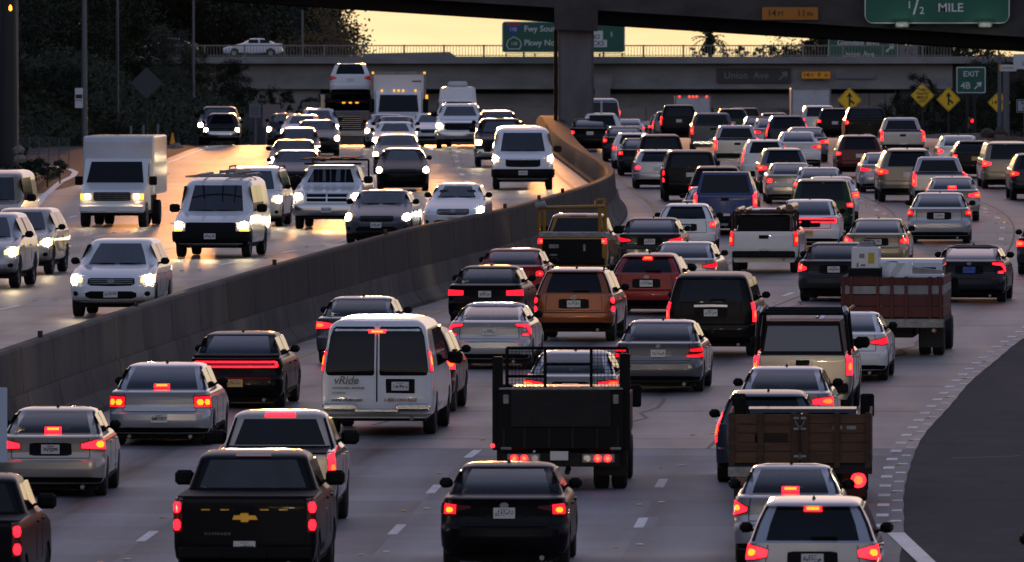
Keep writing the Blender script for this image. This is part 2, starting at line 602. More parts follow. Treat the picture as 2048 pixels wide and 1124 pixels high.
        edge = [(c, 0) for c in range(nc)] + [(nc - 1, j) for j in range(1, rows + 1)] + [(c, rows) for c in range(nc - 2, -1, -1)] + [(0, j) for j in range(rows - 1, 0, -1)]
        for (a, b) in zip(edge, edge[1:] + edge[:1]):
            mb.f.append([I(*a), I(*a, 1), I(*b, 1), I(*b)])
        return mb
    def win(s, end, zb, zt, qb=0.97, off=0.008, rows=5):
        mb = MB()
        qs = [-1, -0.97, -0.8, -0.4, 0, 0.4, 0.8, 0.97, 1]
        cols = []
        for q in qs:
            e = 0.03 if abs(q) > 0.98 else 0.0
            cols.append((q * qb, zb + e, zt - e))
        return s.patch(mb, end, cols, off, rows, 0.012)
    def side(s, sg, cols, off=0.006, rows=3):
        mb = MB()
        for (y, zb, zt) in cols:
            for j in range(rows + 1):
                z = zb + (zt - zb) * j / rows
                mb.v.append((sg * (s.g('w', z) + off), y, z))
        for (y, zb, zt) in cols:
            for j in range(rows + 1):
                z = zb + (zt - zb) * j / rows
                mb.v.append((sg * (s.g('w', z) - 0.02), y, z))
        n, m = rows + 1, len(cols) * (rows + 1)
        for c in range(len(cols) - 1):
            for j in range(rows):
                mb.f.append([c * n + j, c * n + j + 1, (c + 1) * n + j + 1, (c + 1) * n + j])
        edge = [(c, 0) for c in range(len(cols))] + [(len(cols) - 1, j) for j in range(1, n)] + [(c, rows) for c in range(len(cols) - 2, -1, -1)] + [(0, j) for j in range(rows - 1, 0, -1)]
        for a, b in zip(edge, edge[1:] + edge[:1]):
            ia, ib = a[0] * n + a[1], b[0] * n + b[1]
            mb.f.append([ia, ia + m, ib + m, ib])
        return mb

def T(*p): return list(p)
def spec(kind):
    if kind in ('sedan', 'muscle', 'fastback', 'coupe', 'compact'):
        L, hw, H = {'sedan': (4.85, .915, 1.47), 'muscle': (5.05, .95, 1.50), 'fastback': (4.65, .90, 1.42), 'coupe': (4.75, .90, 1.44), 'compact': (4.3, .85, 1.48)}[kind]
        lip = {'sedan': 1.02, 'muscle': 1.0, 'fastback': 1.03, 'coupe': 1.0, 'compact': 1.03}[kind]
        gb = {'sedan': .70, 'muscle': .62, 'fastback': .38, 'coupe': .72, 'compact': .58}[kind]
        gt = {'sedan': 1.50, 'muscle': 1.35, 'fastback': 1.75, 'coupe': 1.55, 'compact': 1.25}[kind]
        b = lip + .055
        hd = H - .075
        c = .62 if kind == 'fastback' else .5
        sp = dict(L=L, hw=hw, H=H, belt=b, header=hd, arch=.365, wheels=[(1.0, .325), (L - .93, .325)],
            yr=T((.20, .30), (.24, .12), (.34, .03), (.48, 0), (.60, .005), (.64, .05), (.76, .085), (lip - .10, .075), (lip, .05), (lip + .02, .09), (lip + .038, gb * .6), (b, gb), *[(b + (hd - b) * f_, gb + (gt - gb) * f_ ** 1.5) for f_ in (.2, .4, .6, .8)], (hd, gt), *[(hd + (H - hd) * math.sin(t), gt + (L - 2.15 - gt) * .46 * (1 - math.cos(t))) for t in (.25, .5, .75, 1.0, 1.25, 1.5)]),
            yf=T((.20, L - .4), (.24, L - .15), (.34, L - .02), (.5, L), (.62, L - .01), (.70, L - .08), (.78, L - .3), (.88, L - .72), (.96, L - 1.1), (lip, L - 1.38), (b, L - 1.58), (hd, L - 2.15), *[(hd + (H - hd) * math.sin(t), L - 2.15 - (L - 2.15 - gt) * .36 * (1 - math.cos(t))) for t in (.25, .5, .75, 1.0, 1.25, 1.5)]),
            w=T((.20, hw - .15), (.24, hw - .065), (.34, hw - .012), (.5, hw), (.75, hw), (lip - .10, hw - .012), (lip, hw - .04), (lip + .02, hw - .055), (b, hw - .10), ((b + hd) / 2, hw - .165), (hd, hw - .25), *[(hd + (H - hd) * math.sin(t), hw - .25 - .26 * (1 - math.cos(t))) for t in (.25, .5, .75, 1.0, 1.25, 1.5)]),
            rr=T((.2, .24), (.6, .26), (lip, .24), (b, .13), (hd, .11), (H, .16)), rf=T((.2, .42), (.7, .42), (.86, .28), (b, .18), (H, .2)), bow=(.07, .14))
        if kind in ('fastback', 'coupe'): sp['wheels'] = [(.95, .33), (L - .9, .33)]
        return sp
    if kind in ('hatch', 'suv', 'bigsuv', 'minivan', 'wagon'):
        L, hw, H = {'hatch': (4.3, .88, 1.47), 'suv': (4.6, .92, 1.68), 'bigsuv': (5.1, 1.0, 1.88), 'minivan': (5.1, .98, 1.76), 'wagon': (4.5, .90, 1.58)}[kind]
        b = {'hatch': 1.02, 'suv': 1.13, 'bigsuv': 1.25, 'minivan': 1.12, 'wagon': 1.06}[kind]
        gb = {'hatch': .16, 'suv': .13, 'bigsuv': .10, 'minivan': .12, 'wagon': .14}[kind]
        gt = {'hatch': .62, 'suv': .42, 'bigsuv': .26, 'minivan': .34, 'wagon': .48}[kind]
        hd = H - (.10 if kind != 'bigsuv' else .13)
        z1 = {'hatch': .58, 'suv': .66, 'bigsuv': .72, 'minivan': .62, 'wagon': .6}[kind]
        wr = {'hatch': .32, 'suv': .36, 'bigsuv': .40, 'minivan': .34, 'wagon': .34}[kind]
        gz = .22 if kind in ('hatch', 'minivan', 'wagon') else .30
        cl = 1.35 if kind != 'minivan' else 1.05
        wt = .20 if kind in ('bigsuv', 'minivan') else .245
        return dict(L=L, hw=hw, H=H, belt=b, header=hd, arch=wr + .045, wheels=[(.95, wr), (L - .93, wr)],
            yr=T((gz, .25), (gz + .05, .10), (gz + .14, .02), (z1 - .10, 0), (z1, .01), (z1 + .03, .07), (b - .22, .085), (b - .03, .10), (b, gb), ((b + hd) / 2, gb + (gt - gb) * .45), (hd, gt), (hd + .02, gt - .05), *[(hd + .02 + (H - hd - .02) * math.sin(t), gt - .05 + .8 * (1 - math.cos(t))) for t in (.3, .6, .9, 1.2, 1.5)]),
            yf=T((gz, L - .35), (gz + .06, L - .1), (gz + .16, L - .01), (.55, L), (.68, L - .02), (b - .30, L - .12), (b - .18, L - .38), (b - .08, L - .85), (b - .02, L - cl + .15), (b, L - cl), (hd, L - cl - .75), *[(hd + .02 + (H - hd - .02) * math.sin(t), L - cl - .80 - .6 * (1 - math.cos(t))) for t in (.3, .6, .9, 1.2, 1.5)]),
            w=T((gz, hw - .14), (gz + .05, hw - .06), (gz + .14, hw - .01), (.6, hw), (b - .22, hw), (b - .03, hw - .035), (b, hw - .055), ((b + hd) / 2, hw - .055 - (wt - .055) * .42), (hd, hw - wt), *[(hd + .02 + (H - hd - .02) * math.sin(t), hw - wt - .02 - .22 * (1 - math.cos(t))) for t in (.3, .6, .9, 1.2, 1.5)]),
            rr=T((gz, .22), (z1, .22), (b, .17), (hd, .13), (H, .16)), rf=T((gz, .36), (.75, .36), (b - .15, .25), (b, .18), (H, .2)), bow=(.07, .13))
    if kind in ('pickup', 'midpickup', 'oldpickup'):
        L, hw, H = {'pickup': (5.8, 1.0, 1.88), 'midpickup': (5.3, .93, 1.74), 'oldpickup': (5.4, .93, 1.76)}[kind]
        k = H / 1.88
        rl = {'pickup': 1.30, 'midpickup': 1.16, 'oldpickup': 1.16}[kind]
        bl = 1.95
        b, hd, wr = rl + .07, H - .12, .39 * k
        return dict(L=L, hw=hw, H=H, belt=b, header=hd, arch=wr + .06, wheels=[(1.15, wr), (L - .95, wr)], deckhole=(rl + .001, rl + .029),
            yr=T((.40, .30), (.46, .16), (.62, .12), (rl - .04, .10), (rl, .13), (rl + .03, bl), (b, bl + .02), (hd, bl + .16), *[(hd + (H - hd) * math.sin(t), bl + .16 + (L - 2.36 - bl) * .46 * (1 - math.cos(t))) for t in (.3, .6, .9, 1.2, 1.5)]),
            yf=T((.30, L - .3), (.36, L - .08), (.5, L), (.66, L - .01), (rl - .30, L - .10), (rl - .20, L - .28), (rl - .12, L - .8), (rl - .03, L - 1.4), (rl + .0, L - 1.5), (b, L - 1.6), (hd, L - 2.2), *[(hd + (H - hd) * math.sin(t), L - 2.2 - (L - 2.36 - bl) * .36 * (1 - math.cos(t))) for t in (.3, .6, .9, 1.2, 1.5)]),
            w=T((.30, hw - .10), (.46, hw - .02), (.62, hw), (rl - .1, hw), (rl, hw - .015), (rl + .03, hw - .05), (b, hw - .08), (hd, hw - .22), *[(hd + (H - hd) * math.sin(t), hw - .22 - .22 * (1 - math.cos(t))) for t in (.3, .6, .9, 1.2, 1.5)]),
            rr=T((.3, .07), (rl, .07), (rl + .03, .10), (hd, .12), (H, .16)), rf=T((.3, .26), (rl - .25, .26), (b, .16), (H, .2)), bow=(.02, .10))
    if kind in ('van', 'transit', 'sprinter'):
        L, hw, H = {'van': (5.7, 1.0, 2.1), 'transit': (5.6, 1.03, 2.12), 'sprinter': (6.0, 1.0, 2.68)}[kind]
        b = {'van': 1.22, 'transit': 1.30, 'sprinter': 1.35}[kind]
        hd = {'van': 1.90, 'transit': 1.93, 'sprinter': 2.0}[kind]
        cl = {'van': 1.25, 'transit': 1.0, 'sprinter': .95}[kind]
        return dict(L=L, hw=hw, H=H, belt=b, header=hd, arch=.42, wheels=[(1.35, .36), (L - .95, .36)], holes=False,
            yr=T((.34, .22), (.40, .10), (.55, .07), (b, .09), (hd, .20), (hd + .08, .25), (H - .04, .34), (H, .62)),
            yf=T((.32, L - .3), (.38, L - .06), (.5, L), (.7, L - .01), (b - .26, L - .12), (b - .14, L - .42), (b - .02, L - cl + .06), (b, L - cl), (hd, L - cl - .62), (hd + .1, L - cl - .85), (H - .04, L - cl - 1.2), (H, L - cl - 1.6)),
            w=T((.32, hw - .10), (.40, hw - .02), (.55, hw), (b, hw - .01), (b + .1, hw - .025), (hd, hw - .125), (hd + .06, hw - .15), (H - .08, hw - .20), (H - .03, hw - .28), (H, hw - .42)),
            rr=T((.32, .12), (b, .12), (H, .14)), rf=T((.32, .30), (b - .2, .28), (b, .2), (H, .2)), bow=(.03, .12))
    raise KeyError(kind)

# ------------------------------------------------------------------ light styles (q, z bottom, z top), z relative to the belt line b
def tail_style(st, B):
    """-> list of (material key, strips, name) for the right side; bright cores become children"""
    b, hd = B.sp['belt'], B.sp['header']
    if st == 'wide': return [('brake', [(.52, b - .25, b - .16), (.75, b - .27, b - .125), (.97, b - .28, b - .12)], [(.70, b - .235, b - .155), (.9, b - .24, b - .15)])]
    if st == 'accord': return [('brake', [(.50, b - .235, b - .165), (.76, b - .25, b - .10), (.96, b - .26, b - .095)], [(.74, b - .225, b - .12), (.9, b - .225, b - .115)])]
    if st == 'camry': return [('lens', [(.46, b - .185, b - .155), (.66, b - .23, b - .135)], None), ('brake', [(.66, b - .265, b - .135), (.84, b - .27, b - .12)], [(.70, b - .245, b - .175), (.80, b - .245, b - .17)]), ('lens', [(.84, b - .26, b - .12), (.99, b - .26, b - .10)], None)]
    if st == 'block': return [('brake', [(.60, b - .33, b - .13), (.93, b - .33, b - .125)], [(.64, b - .29, b - .18), (.89, b - .29, b - .18)])]
    if st == 'bmw': return [('brake', [(.50, b - .28, b - .17), (.72, b - .29, b - .155), (.96, b - .30, b - .15)], None)]
    if st == 'sliver': return [('brake', [(.52, b - .24, b - .20), (.76, b - .27, b - .15), (.97, b - .24, b - .11)], None)]
    if st == 'civic': return [('brake', [(.58, b - .115, b - .075), (.80, b - .155, b - .075), (.84, b - .20, b - .085), (.90, b - .30, b - .15), (.97, b - .31, b - .18)], None), ('brake', [(.70, b - .335, b - .29), (.84, b - .34, b - .28)], None)]
    if st == 'merc': return [('brake', [(.56, b - .335, b - .285), (.78, b - .34, b - .27), (.97, b - .33, b - .24)], None), ('brake', [(.63, b - .215, b - .165), (.80, b - .22, b - .145), (.97, b - .215, b - .12)], None), ('lens', [(.59, b - .28, b - .22), (.80, b - .265, b - .225), (.97, b - .235, b - .22)], None)]
    if st == 'tri': return [('brake', [(.66, b - .26, b - .20), (.80, b - .30, b - .14), (.96, b - .32, b - .10)], [(.78, b - .25, b - .17), (.88, b - .25, b - .165)])]
    if st == 'rounds': return [('brake', [(.66, b - .255, b - .19), (.70, b - .285, b - .16), (.76, b - .295, b - .15), (.82, b - .285, b - .16), (.86, b - .255, b - .19)], [(.73, b - .24, b - .205), (.79, b - .24, b - .205)])]
    if st == 'vert': return [('brake', [(.86, b - .46, b - .03), (.99, b - .46, b - .02)], [(.90, b - .36, b - .22), (.97, b - .36, b - .22)])]
    if st == 'vert2': return [('lens', [(.85, b - .55, b - .08), (.985, b - .55, b - .08)], [(.87, b - .27, b - .12), (.965, b - .27, b - .12)], [(.87, b - .52, b - .37), (.965, b - .52, b - .37)])]
    if st == 'tucson': return [('lens', [(.80, b - .46, b - .08), (.86, b - .48, b - .06), (.99, b - .47, b - .05)], [(.83, b - .24, b - .12), (.95, b - .24, b - .11)], [(.83, b - .44, b - .31), (.95, b - .44, b - .31)])]
    if st == 'tall': return [('brake', [(.90, b - .34, b + .10), (1.0, b - .36, b + .18)], [(.92, b - .22, b - .05), (.98, b - .22, b - .05)])]
    if st == 'suvwide': return [('brake', [(.62, b - .22, b - .13), (.80, b - .26, b - .08), (.99, b - .27, b - .05)], [(.78, b - .21, b - .12), (.9, b - .21, b - .12)])]
    if st == 'vanhi': return [('brake', [(.92, b - .05, b + .30), (1.02, b - .05, b + .30)], [(.95, b + .06, b + .22), (1.0, b + .06, b + .22)])]
    if st == 'small': return [('brake', [(.74, b - .22, b - .12), (.95, b - .24, b - .10)], [(.80, b - .19, b - .14), (.90, b - .19, b - .14)])]
    return []

PROTO = {}
def wheel_parts(parts, B, far=False):
    n = 14 if far else 22
    for (yc, wr) in B.wheels:
        for sg in (1, -1):
            x1 = sg * (B.hw - .015)
            x0 = x1 - sg * .225
            key = ('wheel', round(wr, 3), n, sg)
            if key not in PROTO:
                t = MB().lathe([(-sg * .112, wr * .62), (-sg * .112, wr * .9), (-sg * .085, wr), (sg * .085, wr), (sg * .112, wr * .9), (sg * .10, wr * .66), (sg * .04, wr * .64), (-sg * .112, wr * .62)], (0, 0, 0), 'x', n)
                r = MB().lathe([(sg * .05, 0.001), (sg * .06, wr * .18), (sg * .045, wr * .2)], (0, 0, 0), 'x', 12)
                for i in range(5):
                    a = 2 * math.pi * i / 5
                    c, d = math.cos(a), math.sin(a)
                    q = wr * .075
                    pts = [(sg * .055, wr * .15 * c - q * d, wr * .15 * d + q * c), (sg * .055, wr * .15 * c + q * d, wr * .15 * d - q * c), (sg * .075, wr * .62 * c + q * 1.5 * d, wr * .62 * d - q * 1.5 * c), (sg * .075, wr * .62 * c - q * 1.5 * d, wr * .62 * d + q * 1.5 * c)]
                    r.add(pts + [(p[0] - sg * .03, p[1], p[2]) for p in pts], [(0, 1, 2, 3), (4, 7, 6, 5), (0, 4, 5, 1), (1, 5, 6, 2), (2, 6, 7, 3), (3, 7, 4, 0)])
                r.lathe([(sg * .09, wr * .66), (sg * .085, wr * .60), (sg * .02, wr * .60)], (0, 0, 0), 'x', n)
                r.lathe([(-sg * .02, wr * .6), (-sg * .02, .01)], (0, 0, 0), 'x', 12)
                PROTO[key] = (t.mesh('wheel', M['rubber'], 40), r.mesh('rim', M['rim'], 40))
            tm, rm = PROTO[key]
            parts.append(('wheel', tm, None, None, ((x0 + x1) / 2, yc, wr), None))
            parts.append(('rim', rm, None, len(parts) - 1, None, None))

def mirror_mesh(B, y, z, big=1.0):
    out = []
    for sg in (1, -1):
        w = B.g('w', z)
        mb = MB()
        x0 = sg * (w + .05)
        a, b_ = (x0, x0 + sg * .19 * big) if sg > 0 else (x0 + sg * .19 * big, x0)
        mb.box(a, b_, y - .05, y + .08, z - .065 * big, z + .085 * big, .048)
        c, d = sorted((sg * (w - .06), sg * (w + .08)))
        mb.box(c, d, y, y + .05, z - .05, z - .01)
        out.append(mb)
    return out

def interior(B, heads=True, driver=False):
    b = B.sp['belt']
    mb = MB()
    hw = B.hw - .28
    gb = B.g('yr', b)
    yb = gb + (.75 if gb > .3 else 1.1)
    mb.box(-hw, hw, yb, yb + .15, .5, b + .01, .03)
    for x in (-.38, .38):
        mb.box(x - .14, x + .14, yb + .02, yb + .12, b + .02, b + .14, .03)
    yf = yb + .95
    for x in (-.38, .38):
        mb.box(x - .24, x + .24, yf, yf + .13, .5, b + .02, .04)
        mb.box(x - .14, x + .14, yf + .02, yf + .11, b + .05, b + .22, .04)
    yd = B.g('yf', b) - .35
    mb.box(-hw, hw, yd - .25, yd, .6, b - .06, .04)
    mb.box(-.11, .11, yd - .42, yd - .38, b + .22, b + .28, .01)
    mb.box(-hw - .1, hw + .1, gb + .2, yd, .30, .5)
    return mb

def build_vehicle(kind, tail=None, front=None, opts=''):
    """list of parts (name, mesh, material, parent index, location, label)"""
    key = (kind, tail, front, opts)
    if key in PROTO:
        return PROTO[key]
    sp = spec(kind)
    O = set(opts.split())
    B = Body(sp)
    b, hd, H, L, hw = sp['belt'], sp['header'], sp['H'], sp['L'], sp['hw']
    far = 'far' in O
    dark = 'dark' in O
    pick, vanl = 'pickup' in kind, kind in ('van', 'transit', 'sprinter')
    sp['norear'] = vanl
    parts = []
    def add(name, mb, mk, parent=None, smooth=None, loc=None, label=None):
        parts.append((name, mb.mesh(name, M[mk] if mk != 'PAINT' else M['p_grey'], smooth), 'PAINT' if mk == 'PAINT' else None, parent, loc, label))
        return len(parts) - 1
    sh_body, sh_rear, sh_front = B.shell()
    add('body', sh_body, 'PAINT', None, 32)
    lowcar = kind in ('sedan', 'muscle', 'fastback', 'coupe', 'compact')
    g = ('tint2' if lowcar else 'tint') if (dark or far or vanl) else 'glass'
    # ---- glass
    gz0, gz1 = b - .012, hd + .012
    if not vanl:
        i = add('rear_window', sh_rear, g, None, 60)
        if not far:
            for e in (-1, 1):
                add('window_seal', B.patch(MB(), 'r', [(e * .90, gz0, gz1), (e * .85, gz0, gz1)], .010, 6, .01), 'black', i, 60)
    else:
        for sg in (1, -1):
            mb = MB()
            B.patch(mb, 'r', [(sg * .045, b - .10, hd + .03), (sg * .07, b - .13, hd + .06), (sg * .80, b - .13, hd + .06), (sg * .84, b - .12, hd + .02), (sg * .87, b - .05, hd - .12)], .008, 5, .02)
            add('rear_window', mb, 'tint', None, 60)
    wi = add('windshield', sh_front, 'tint2' if front else 'tint' if (far or vanl or dark) else 'glass', None, 60)
    zb, zt = b - .005, hd - .02
    ya, yb_ = B.P('r', B.S('r', b), b).y, B.P('f', B.S('f', b), b).y
    yc, yd = B.P('r', B.S('r', zt), zt).y, B.P('f', B.S('f', zt), zt).y
    if pick:
        cuts = [(ya + .15, yc + .12, (ya + yb_) / 2 - .1, (yc + yd) / 2 - .1), ((ya + yb_) / 2, (yc + yd) / 2, yb_ - .12, yd - .1)]
    elif vanl:
        cuts = [(yb_ - 1.15, yd - .75, yb_ - .15, yd - .12)]
        if kind == 'van': cuts.append((yb_ - 2.4, yd - 1.9, yb_ - 1.3, yd - .9))
    else:
        m0, m1 = (ya + yb_) / 2, (yc + yd) / 2
        cuts = [(ya + .18, yc + .10, m0 - .06, m1 - .05), (m0 + .02, m1 + .02, yb_ - .18, yd - .08)]
        if kind in ('suv', 'bigsuv', 'minivan', 'wagon'):
            t = lambda f: (ya + (yb_ - ya) * f, yc + (yd - yc) * f)
            cuts = [(ya + .15, yc + .08, *t(.28)), (*t(.31), *t(.60)), (*t(.63), yb_ - .18, yd - .08)]
    for sg in (1, -1):
        for (p0, p1, q0, q1) in cuts:
            mb = B.side(sg, [(p0, zb, zb + .02), (p1, zb, zt), (q0, zb, zt), (max(q0, q1) + .01, zb, zb + .03)] if p1 > p0 and q1 < q0 else [(min(p0, p1), zb, zt), (q0, zb, zt)], .007)
            add('side_window', mb, 'tint')
    if not far and not vanl:
        for sg in (1, -1):
            for f_ in ((.36, .62) if not pick else (.50, .66)):
                y_ = L * f_
                add('door_seam', B.side(sg, [(y_, .42, b - .02), (y_ + .014, .42, b - .02)], .003, 4), 'black')
                add('door_handle', B.side(sg, [(y_ + .06, b - .20, b - .165), (y_ + .22, b - .20, b - .165)], .03, 1), 'PAINT')
            add('sill_trim', B.side(sg, [(1.55, .30, .37), (L - 1.5, .30, .37)], .012, 1), 'black')
    # ---- lights behind
    if tail:
        if tail in ('bar', 'barbig'):
            mb = MB()
            cs = [-.80, -.74, -.5, -.2, 0, .2, .5, .74, .80]
            B.patch(mb, 'r', [(q, b - .235 + (.04 if abs(q) > .78 else 0), b - .085 - (.03 if abs(q) > .78 else 0) - (.02 if abs(q) < .3 else 0)) for q in cs], .006, 2)
            i = add('taillight', mb, 'run', None, 60)
            mb = MB()
            for (z0, z1) in ((b - .125, b - .095), (b - .225, b - .195)):
                B.patch(mb, 'r', [(q, z0, z1) for q in (-.76, -.5, -.25, 0, .25, .5, .76)], .016, 1, .02)
            for e in (-1, 1):
                B.patch(mb, 'r', [(e * .74, b - .225, b - .095), (e * .79, b - .215, b - .105)], .016, 1, .02)
            add('light_ring', mb, 'brake', i, 60)
        else:
            for mir in (False, True):
                for (mk, strip, *cores) in tail_style(tail, B):
                    if mk == 'lens' or far:
                        i = add('taillight', B.patch(MB(), 'r', strip, .010, 3, .03, mir), 'run' if 'run' in O and mk != 'lens' else mk, None, 50)
                    else:
                        e = .018
                        dq = e / B.S('r', strip[0][1])
                        big = [(q + (-dq if k_ == 0 else dq if k_ == len(strip) - 1 else 0), z0 - e, z1 + e) for k_, (q, z0, z1) in enumerate(strip)]
                        i = add('taillight', B.patch(MB(), 'r', big, .006, 3, .03, mir), 'lens', None, 50)
                        add('lit_lens', B.patch(MB(), 'r', strip, .013, 3, .015, mir), mk, i, 50)
                    if tail == 'block':
                        cores = [[(.64, b - .24, b - .225), (.665, b - .285, b - .18), (.73, b - .285, b - .18), (.755, b - .24, b - .225)], [(.775, b - .24, b - .225), (.80, b - .285, b - .18), (.865, b - .285, b - .18), (.89, b - .24, b - .225)]]
                    for c in cores:
                        if c and 'run' not in O:
                            if len(c) == 2:
                                (qa, za, zb_), (qb, zc, zd) = c
                                w_ = (qb - qa) * .25
                                ha, hb = (zb_ - za) * .3, (zd - zc) * .3
                                c = [(qa, za + ha, zb_ - ha), (qa + w_, za, zb_), (qb - w_, zc, zd), (qb, zc + hb, zd - hb)]
                            cc = B.patch(MB(), 'r', c, .018, 2, .012, mir)
                            add('bulb', cc, ('bulbhot' if 'hot' in O else 'brake' if mk == 'lens' and 'hot' not in O else 'bulb'), i, 50)
        if 'chmsl' in O and not pick:
            mb = MB()
            zz = b + .015 if kind in ('sedan', 'muscle', 'coupe', 'compact', 'fastback') else hd - .055
            B.patch(mb, 'r', [(-.16, zz, zz + .055), (0, zz, zz + .055), (.16, zz, zz + .055)], .03, 1, .03)
            i = add('brake_light', mb, 'brake', None, 40)
            mb = B.patch(MB(), 'r', [(-.11, zz + .012, zz + .043), (.11, zz + .012, zz + .043)], .036, 1, .01)
            add('bulb', mb, 'bulbhot' if 'hot' in O else 'bulb', i)
        elif pick and not far:
            mb = B.patch(MB(), 'r', [(-.3, hd + .035, hd + .075), (.3, hd + .035, hd + .075)], .02, 1, .03)
            add('brake_light', mb, 'brake' if 'chmsl' in O else 'lens')
    # ---- tail details
    if tail and not pick and not vanl:
        z0 = sp['yr'][0][0]
        mb = MB()
        B.patch(mb, 'r', [(q, z0 + .02, z0 + .15 - (.02 if abs(q) > .7 else 0)) for q in (-.9, -.6, 0, .6, .9)], .008, 1, .02)
        add('bumper_valance', mb, 'black', None, 50)
        if not far:
            mb = MB()
            for (qa, za, zb2) in ((.62, b - .40, b - .06),):
                for e in (-1, 1):
                    B.patch(mb, 'r', [(e * qa, za, zb2), (e * (qa + .012), za, zb2)], .003, 2, .01)
                B.patch(mb, 'r', [(-qa, za - .012, za), (0, za - .012, za), (qa, za - .012, za)], .003, 1, .01)
            add('trunk_seam', mb, 'black')
            mb = MB()
            B.patch(mb, 'r', [(-.34, b - .345, b - .16), (-.26, b - .365, b - .145), (.26, b - .365, b - .145), (.34, b - .345, b - .16)], .004, 2, .01)
            add('plate_recess', mb, 'PAINT' if 'flush' in O else 'black')
        if kind in ('bigsuv', 'suv') and not far:
            mb = B.patch(MB(), 'r', [(-.35, b - .125, b - .075), (0, b - .12, b - .065), (.35, b - .125, b - .075)], .02, 1, .02)
            add('tailgate_trim', mb, 'chrome' if kind == 'bigsuv' else 'PAINT')
        if kind in ('suv', 'bigsuv', 'hatch', 'wagon', 'minivan') and not far:
            mb = MB().box(-.02, .34, -.015, .01, -.012, .012)
            p = B.P('r', 0, b + .05)
            add('wiper', mb, 'black', None, None, (p.x, p.y - .02, p.z))
        if 'spoiler' in O:
            mb = MB()
            zz = sp['belt'] - .03
            B.patch(mb, 'r', [(q, zz, zz + .045) for q in (-.9, -.45, 0, .45, .9)], .05, 1, .08)
            add('spoiler', mb, 'black', None, 40)
    if tail:
        # licence plate
        if vanl: px, pz = .42, b - .32
        elif pick: px, pz = 0, .62
        elif 'lowplate' in O: px, pz = 0, .52
        else: px, pz = 0, b - .255
        p = B.P('r', px, pz)
        if vanl:
            mb = MB().box(px - .26, px + .26, p.y - .012, p.y + .02, pz - .13, pz + .13, .01)
            add('plate_frame', mb, 'black')
        mb = MB().box(-.155, .155, -.012, .012, -.078, .078, .004)
        mk = 'plateblue' if 'blueplate' in O else 'plateyellow' if 'goldplate' in O else 'plate'
        i = add('license_plate', mb, mk, None, None, (px, p.y - (.05 if pick else .022), pz))
        if not far:
            mb = MB()
            rp = random.Random(len(PROTO) * 7 + 1)
            for j in range(7):
                x = -.125 + j * .037
                for k_ in range(3):
                    xa, za = x + rp.choice((0, .008, .015)), rp.choice((-.035, -.018, .0, .012))
                    mb.box(xa, xa + rp.choice((.007, .018)), -.0145, -.012, za, za + rp.choice((.012, .03)))
            mb.box(-.06, .06, -.0145, -.012, .05, .058)
            mb.box(-.127, .122, -.0135, -.012, -.004, .002)
            if 'numbers' not in O:
                add('plate_characters', mb, 'inkblue', i)
    # ---- pickup bed and bumper
    if pick:
        rl = b - .07
        mb = MB()
        mb.box(-hw + .10, hw - .10, .16, 1.93, .72, .75)
        for sg in (1, -1):
            x0, x1 = sorted((sg * (hw - .10), sg * (hw - .06)))
            mb.box(x0, x1, .14, 1.93, .72, rl - .004)
        mb.box(-hw + .10, hw - .10, .14, .17, .74, rl - .004)
        mb.box(-hw + .1, hw - .1, 1.90, 1.945, .74, rl + .06)
        add('bed', mb, 'black')
        mb = MB()
        mb.box(-hw + .06, hw - .06, .02, .12, .44, .62, .03)
        if front is None: mb.box(-.32, .32, -.02, .06, .45, .60, .02)
        add('rear_bumper', mb, 'chrome' if 'chromebump' in O else 'black', None, 30)
        if tail:
            mb = MB()
            B.patch(mb, 'r', [(-.82, .68, rl - .03), (-.4, .68, rl - .03), (0, .68, rl - .03), (.4, .68, rl - .03), (.82, .68, rl - .03)], .022, 3, .02)
            i = add('tailgate', mb, 'PAINT', None, 40)
            p = B.P('r', 0, rl - .12)
            add('handle', MB().box(-.13, .13, -.03, .0, -.05, .05, .01), 'black', i, None, (0, p.y - .012, rl - .15))
            mb = B.patch(MB(), 'r', [(-.97, rl + .005, rl + .03), (.97, rl + .005, rl + .03)], .012, 1, .05)
            add('bed_rail', mb, 'black')
    if vanl and tail:
        mb = MB()
        for e in (-1, 1):
            a, c = sorted((e * .36, e * (hw - .03)))
            mb.box(a, c, -.06, .10, .46, .60, .035)
        mb.box(-.40, .40, -.035, .08, .42, .50, .02)
        add('rear_bumper', mb, 'chrome' if 'chromebump' in O else 'black', None, 30)
        mb = B.patch(MB(), 'r', [(-.012, .62, hd + .1), (.012, .62, hd + .1)], .006, 4, .02)
        add('door_seam', mb, 'black')
    # ---- the front
    if front:
        F_ = front.split('+')
        f0 = F_[0]
        zh = b - .30 if not vanl else b - .42
        if pick: zh = b - .36
        if f0 == 'transit': zh = b - .30
        hb = {'sedan': [(.62, zh - .10, zh - .01), (.80, zh - .12, zh + .03), (.98, zh - .11, zh + .06)],
              'suv': [(.58, zh - .06, zh + .03), (.78, zh - .09, zh + .08), (.98, zh - .07, zh + .12)],
              'truck': [(.66, zh - .14, zh + .06), (.96, zh - .14, zh + .06)],
              'van': [(.66, zh - .02, zh + .14), (.95, zh - .02, zh + .14)],
              'transit': [(.70, zh - .05, zh + .06), (.80, zh - .05, zh + .16), (.98, zh + .0, zh + .24)]}[f0]
        m = sum((x[1] + x[2]) / 2 for x in hb) / len(hb)
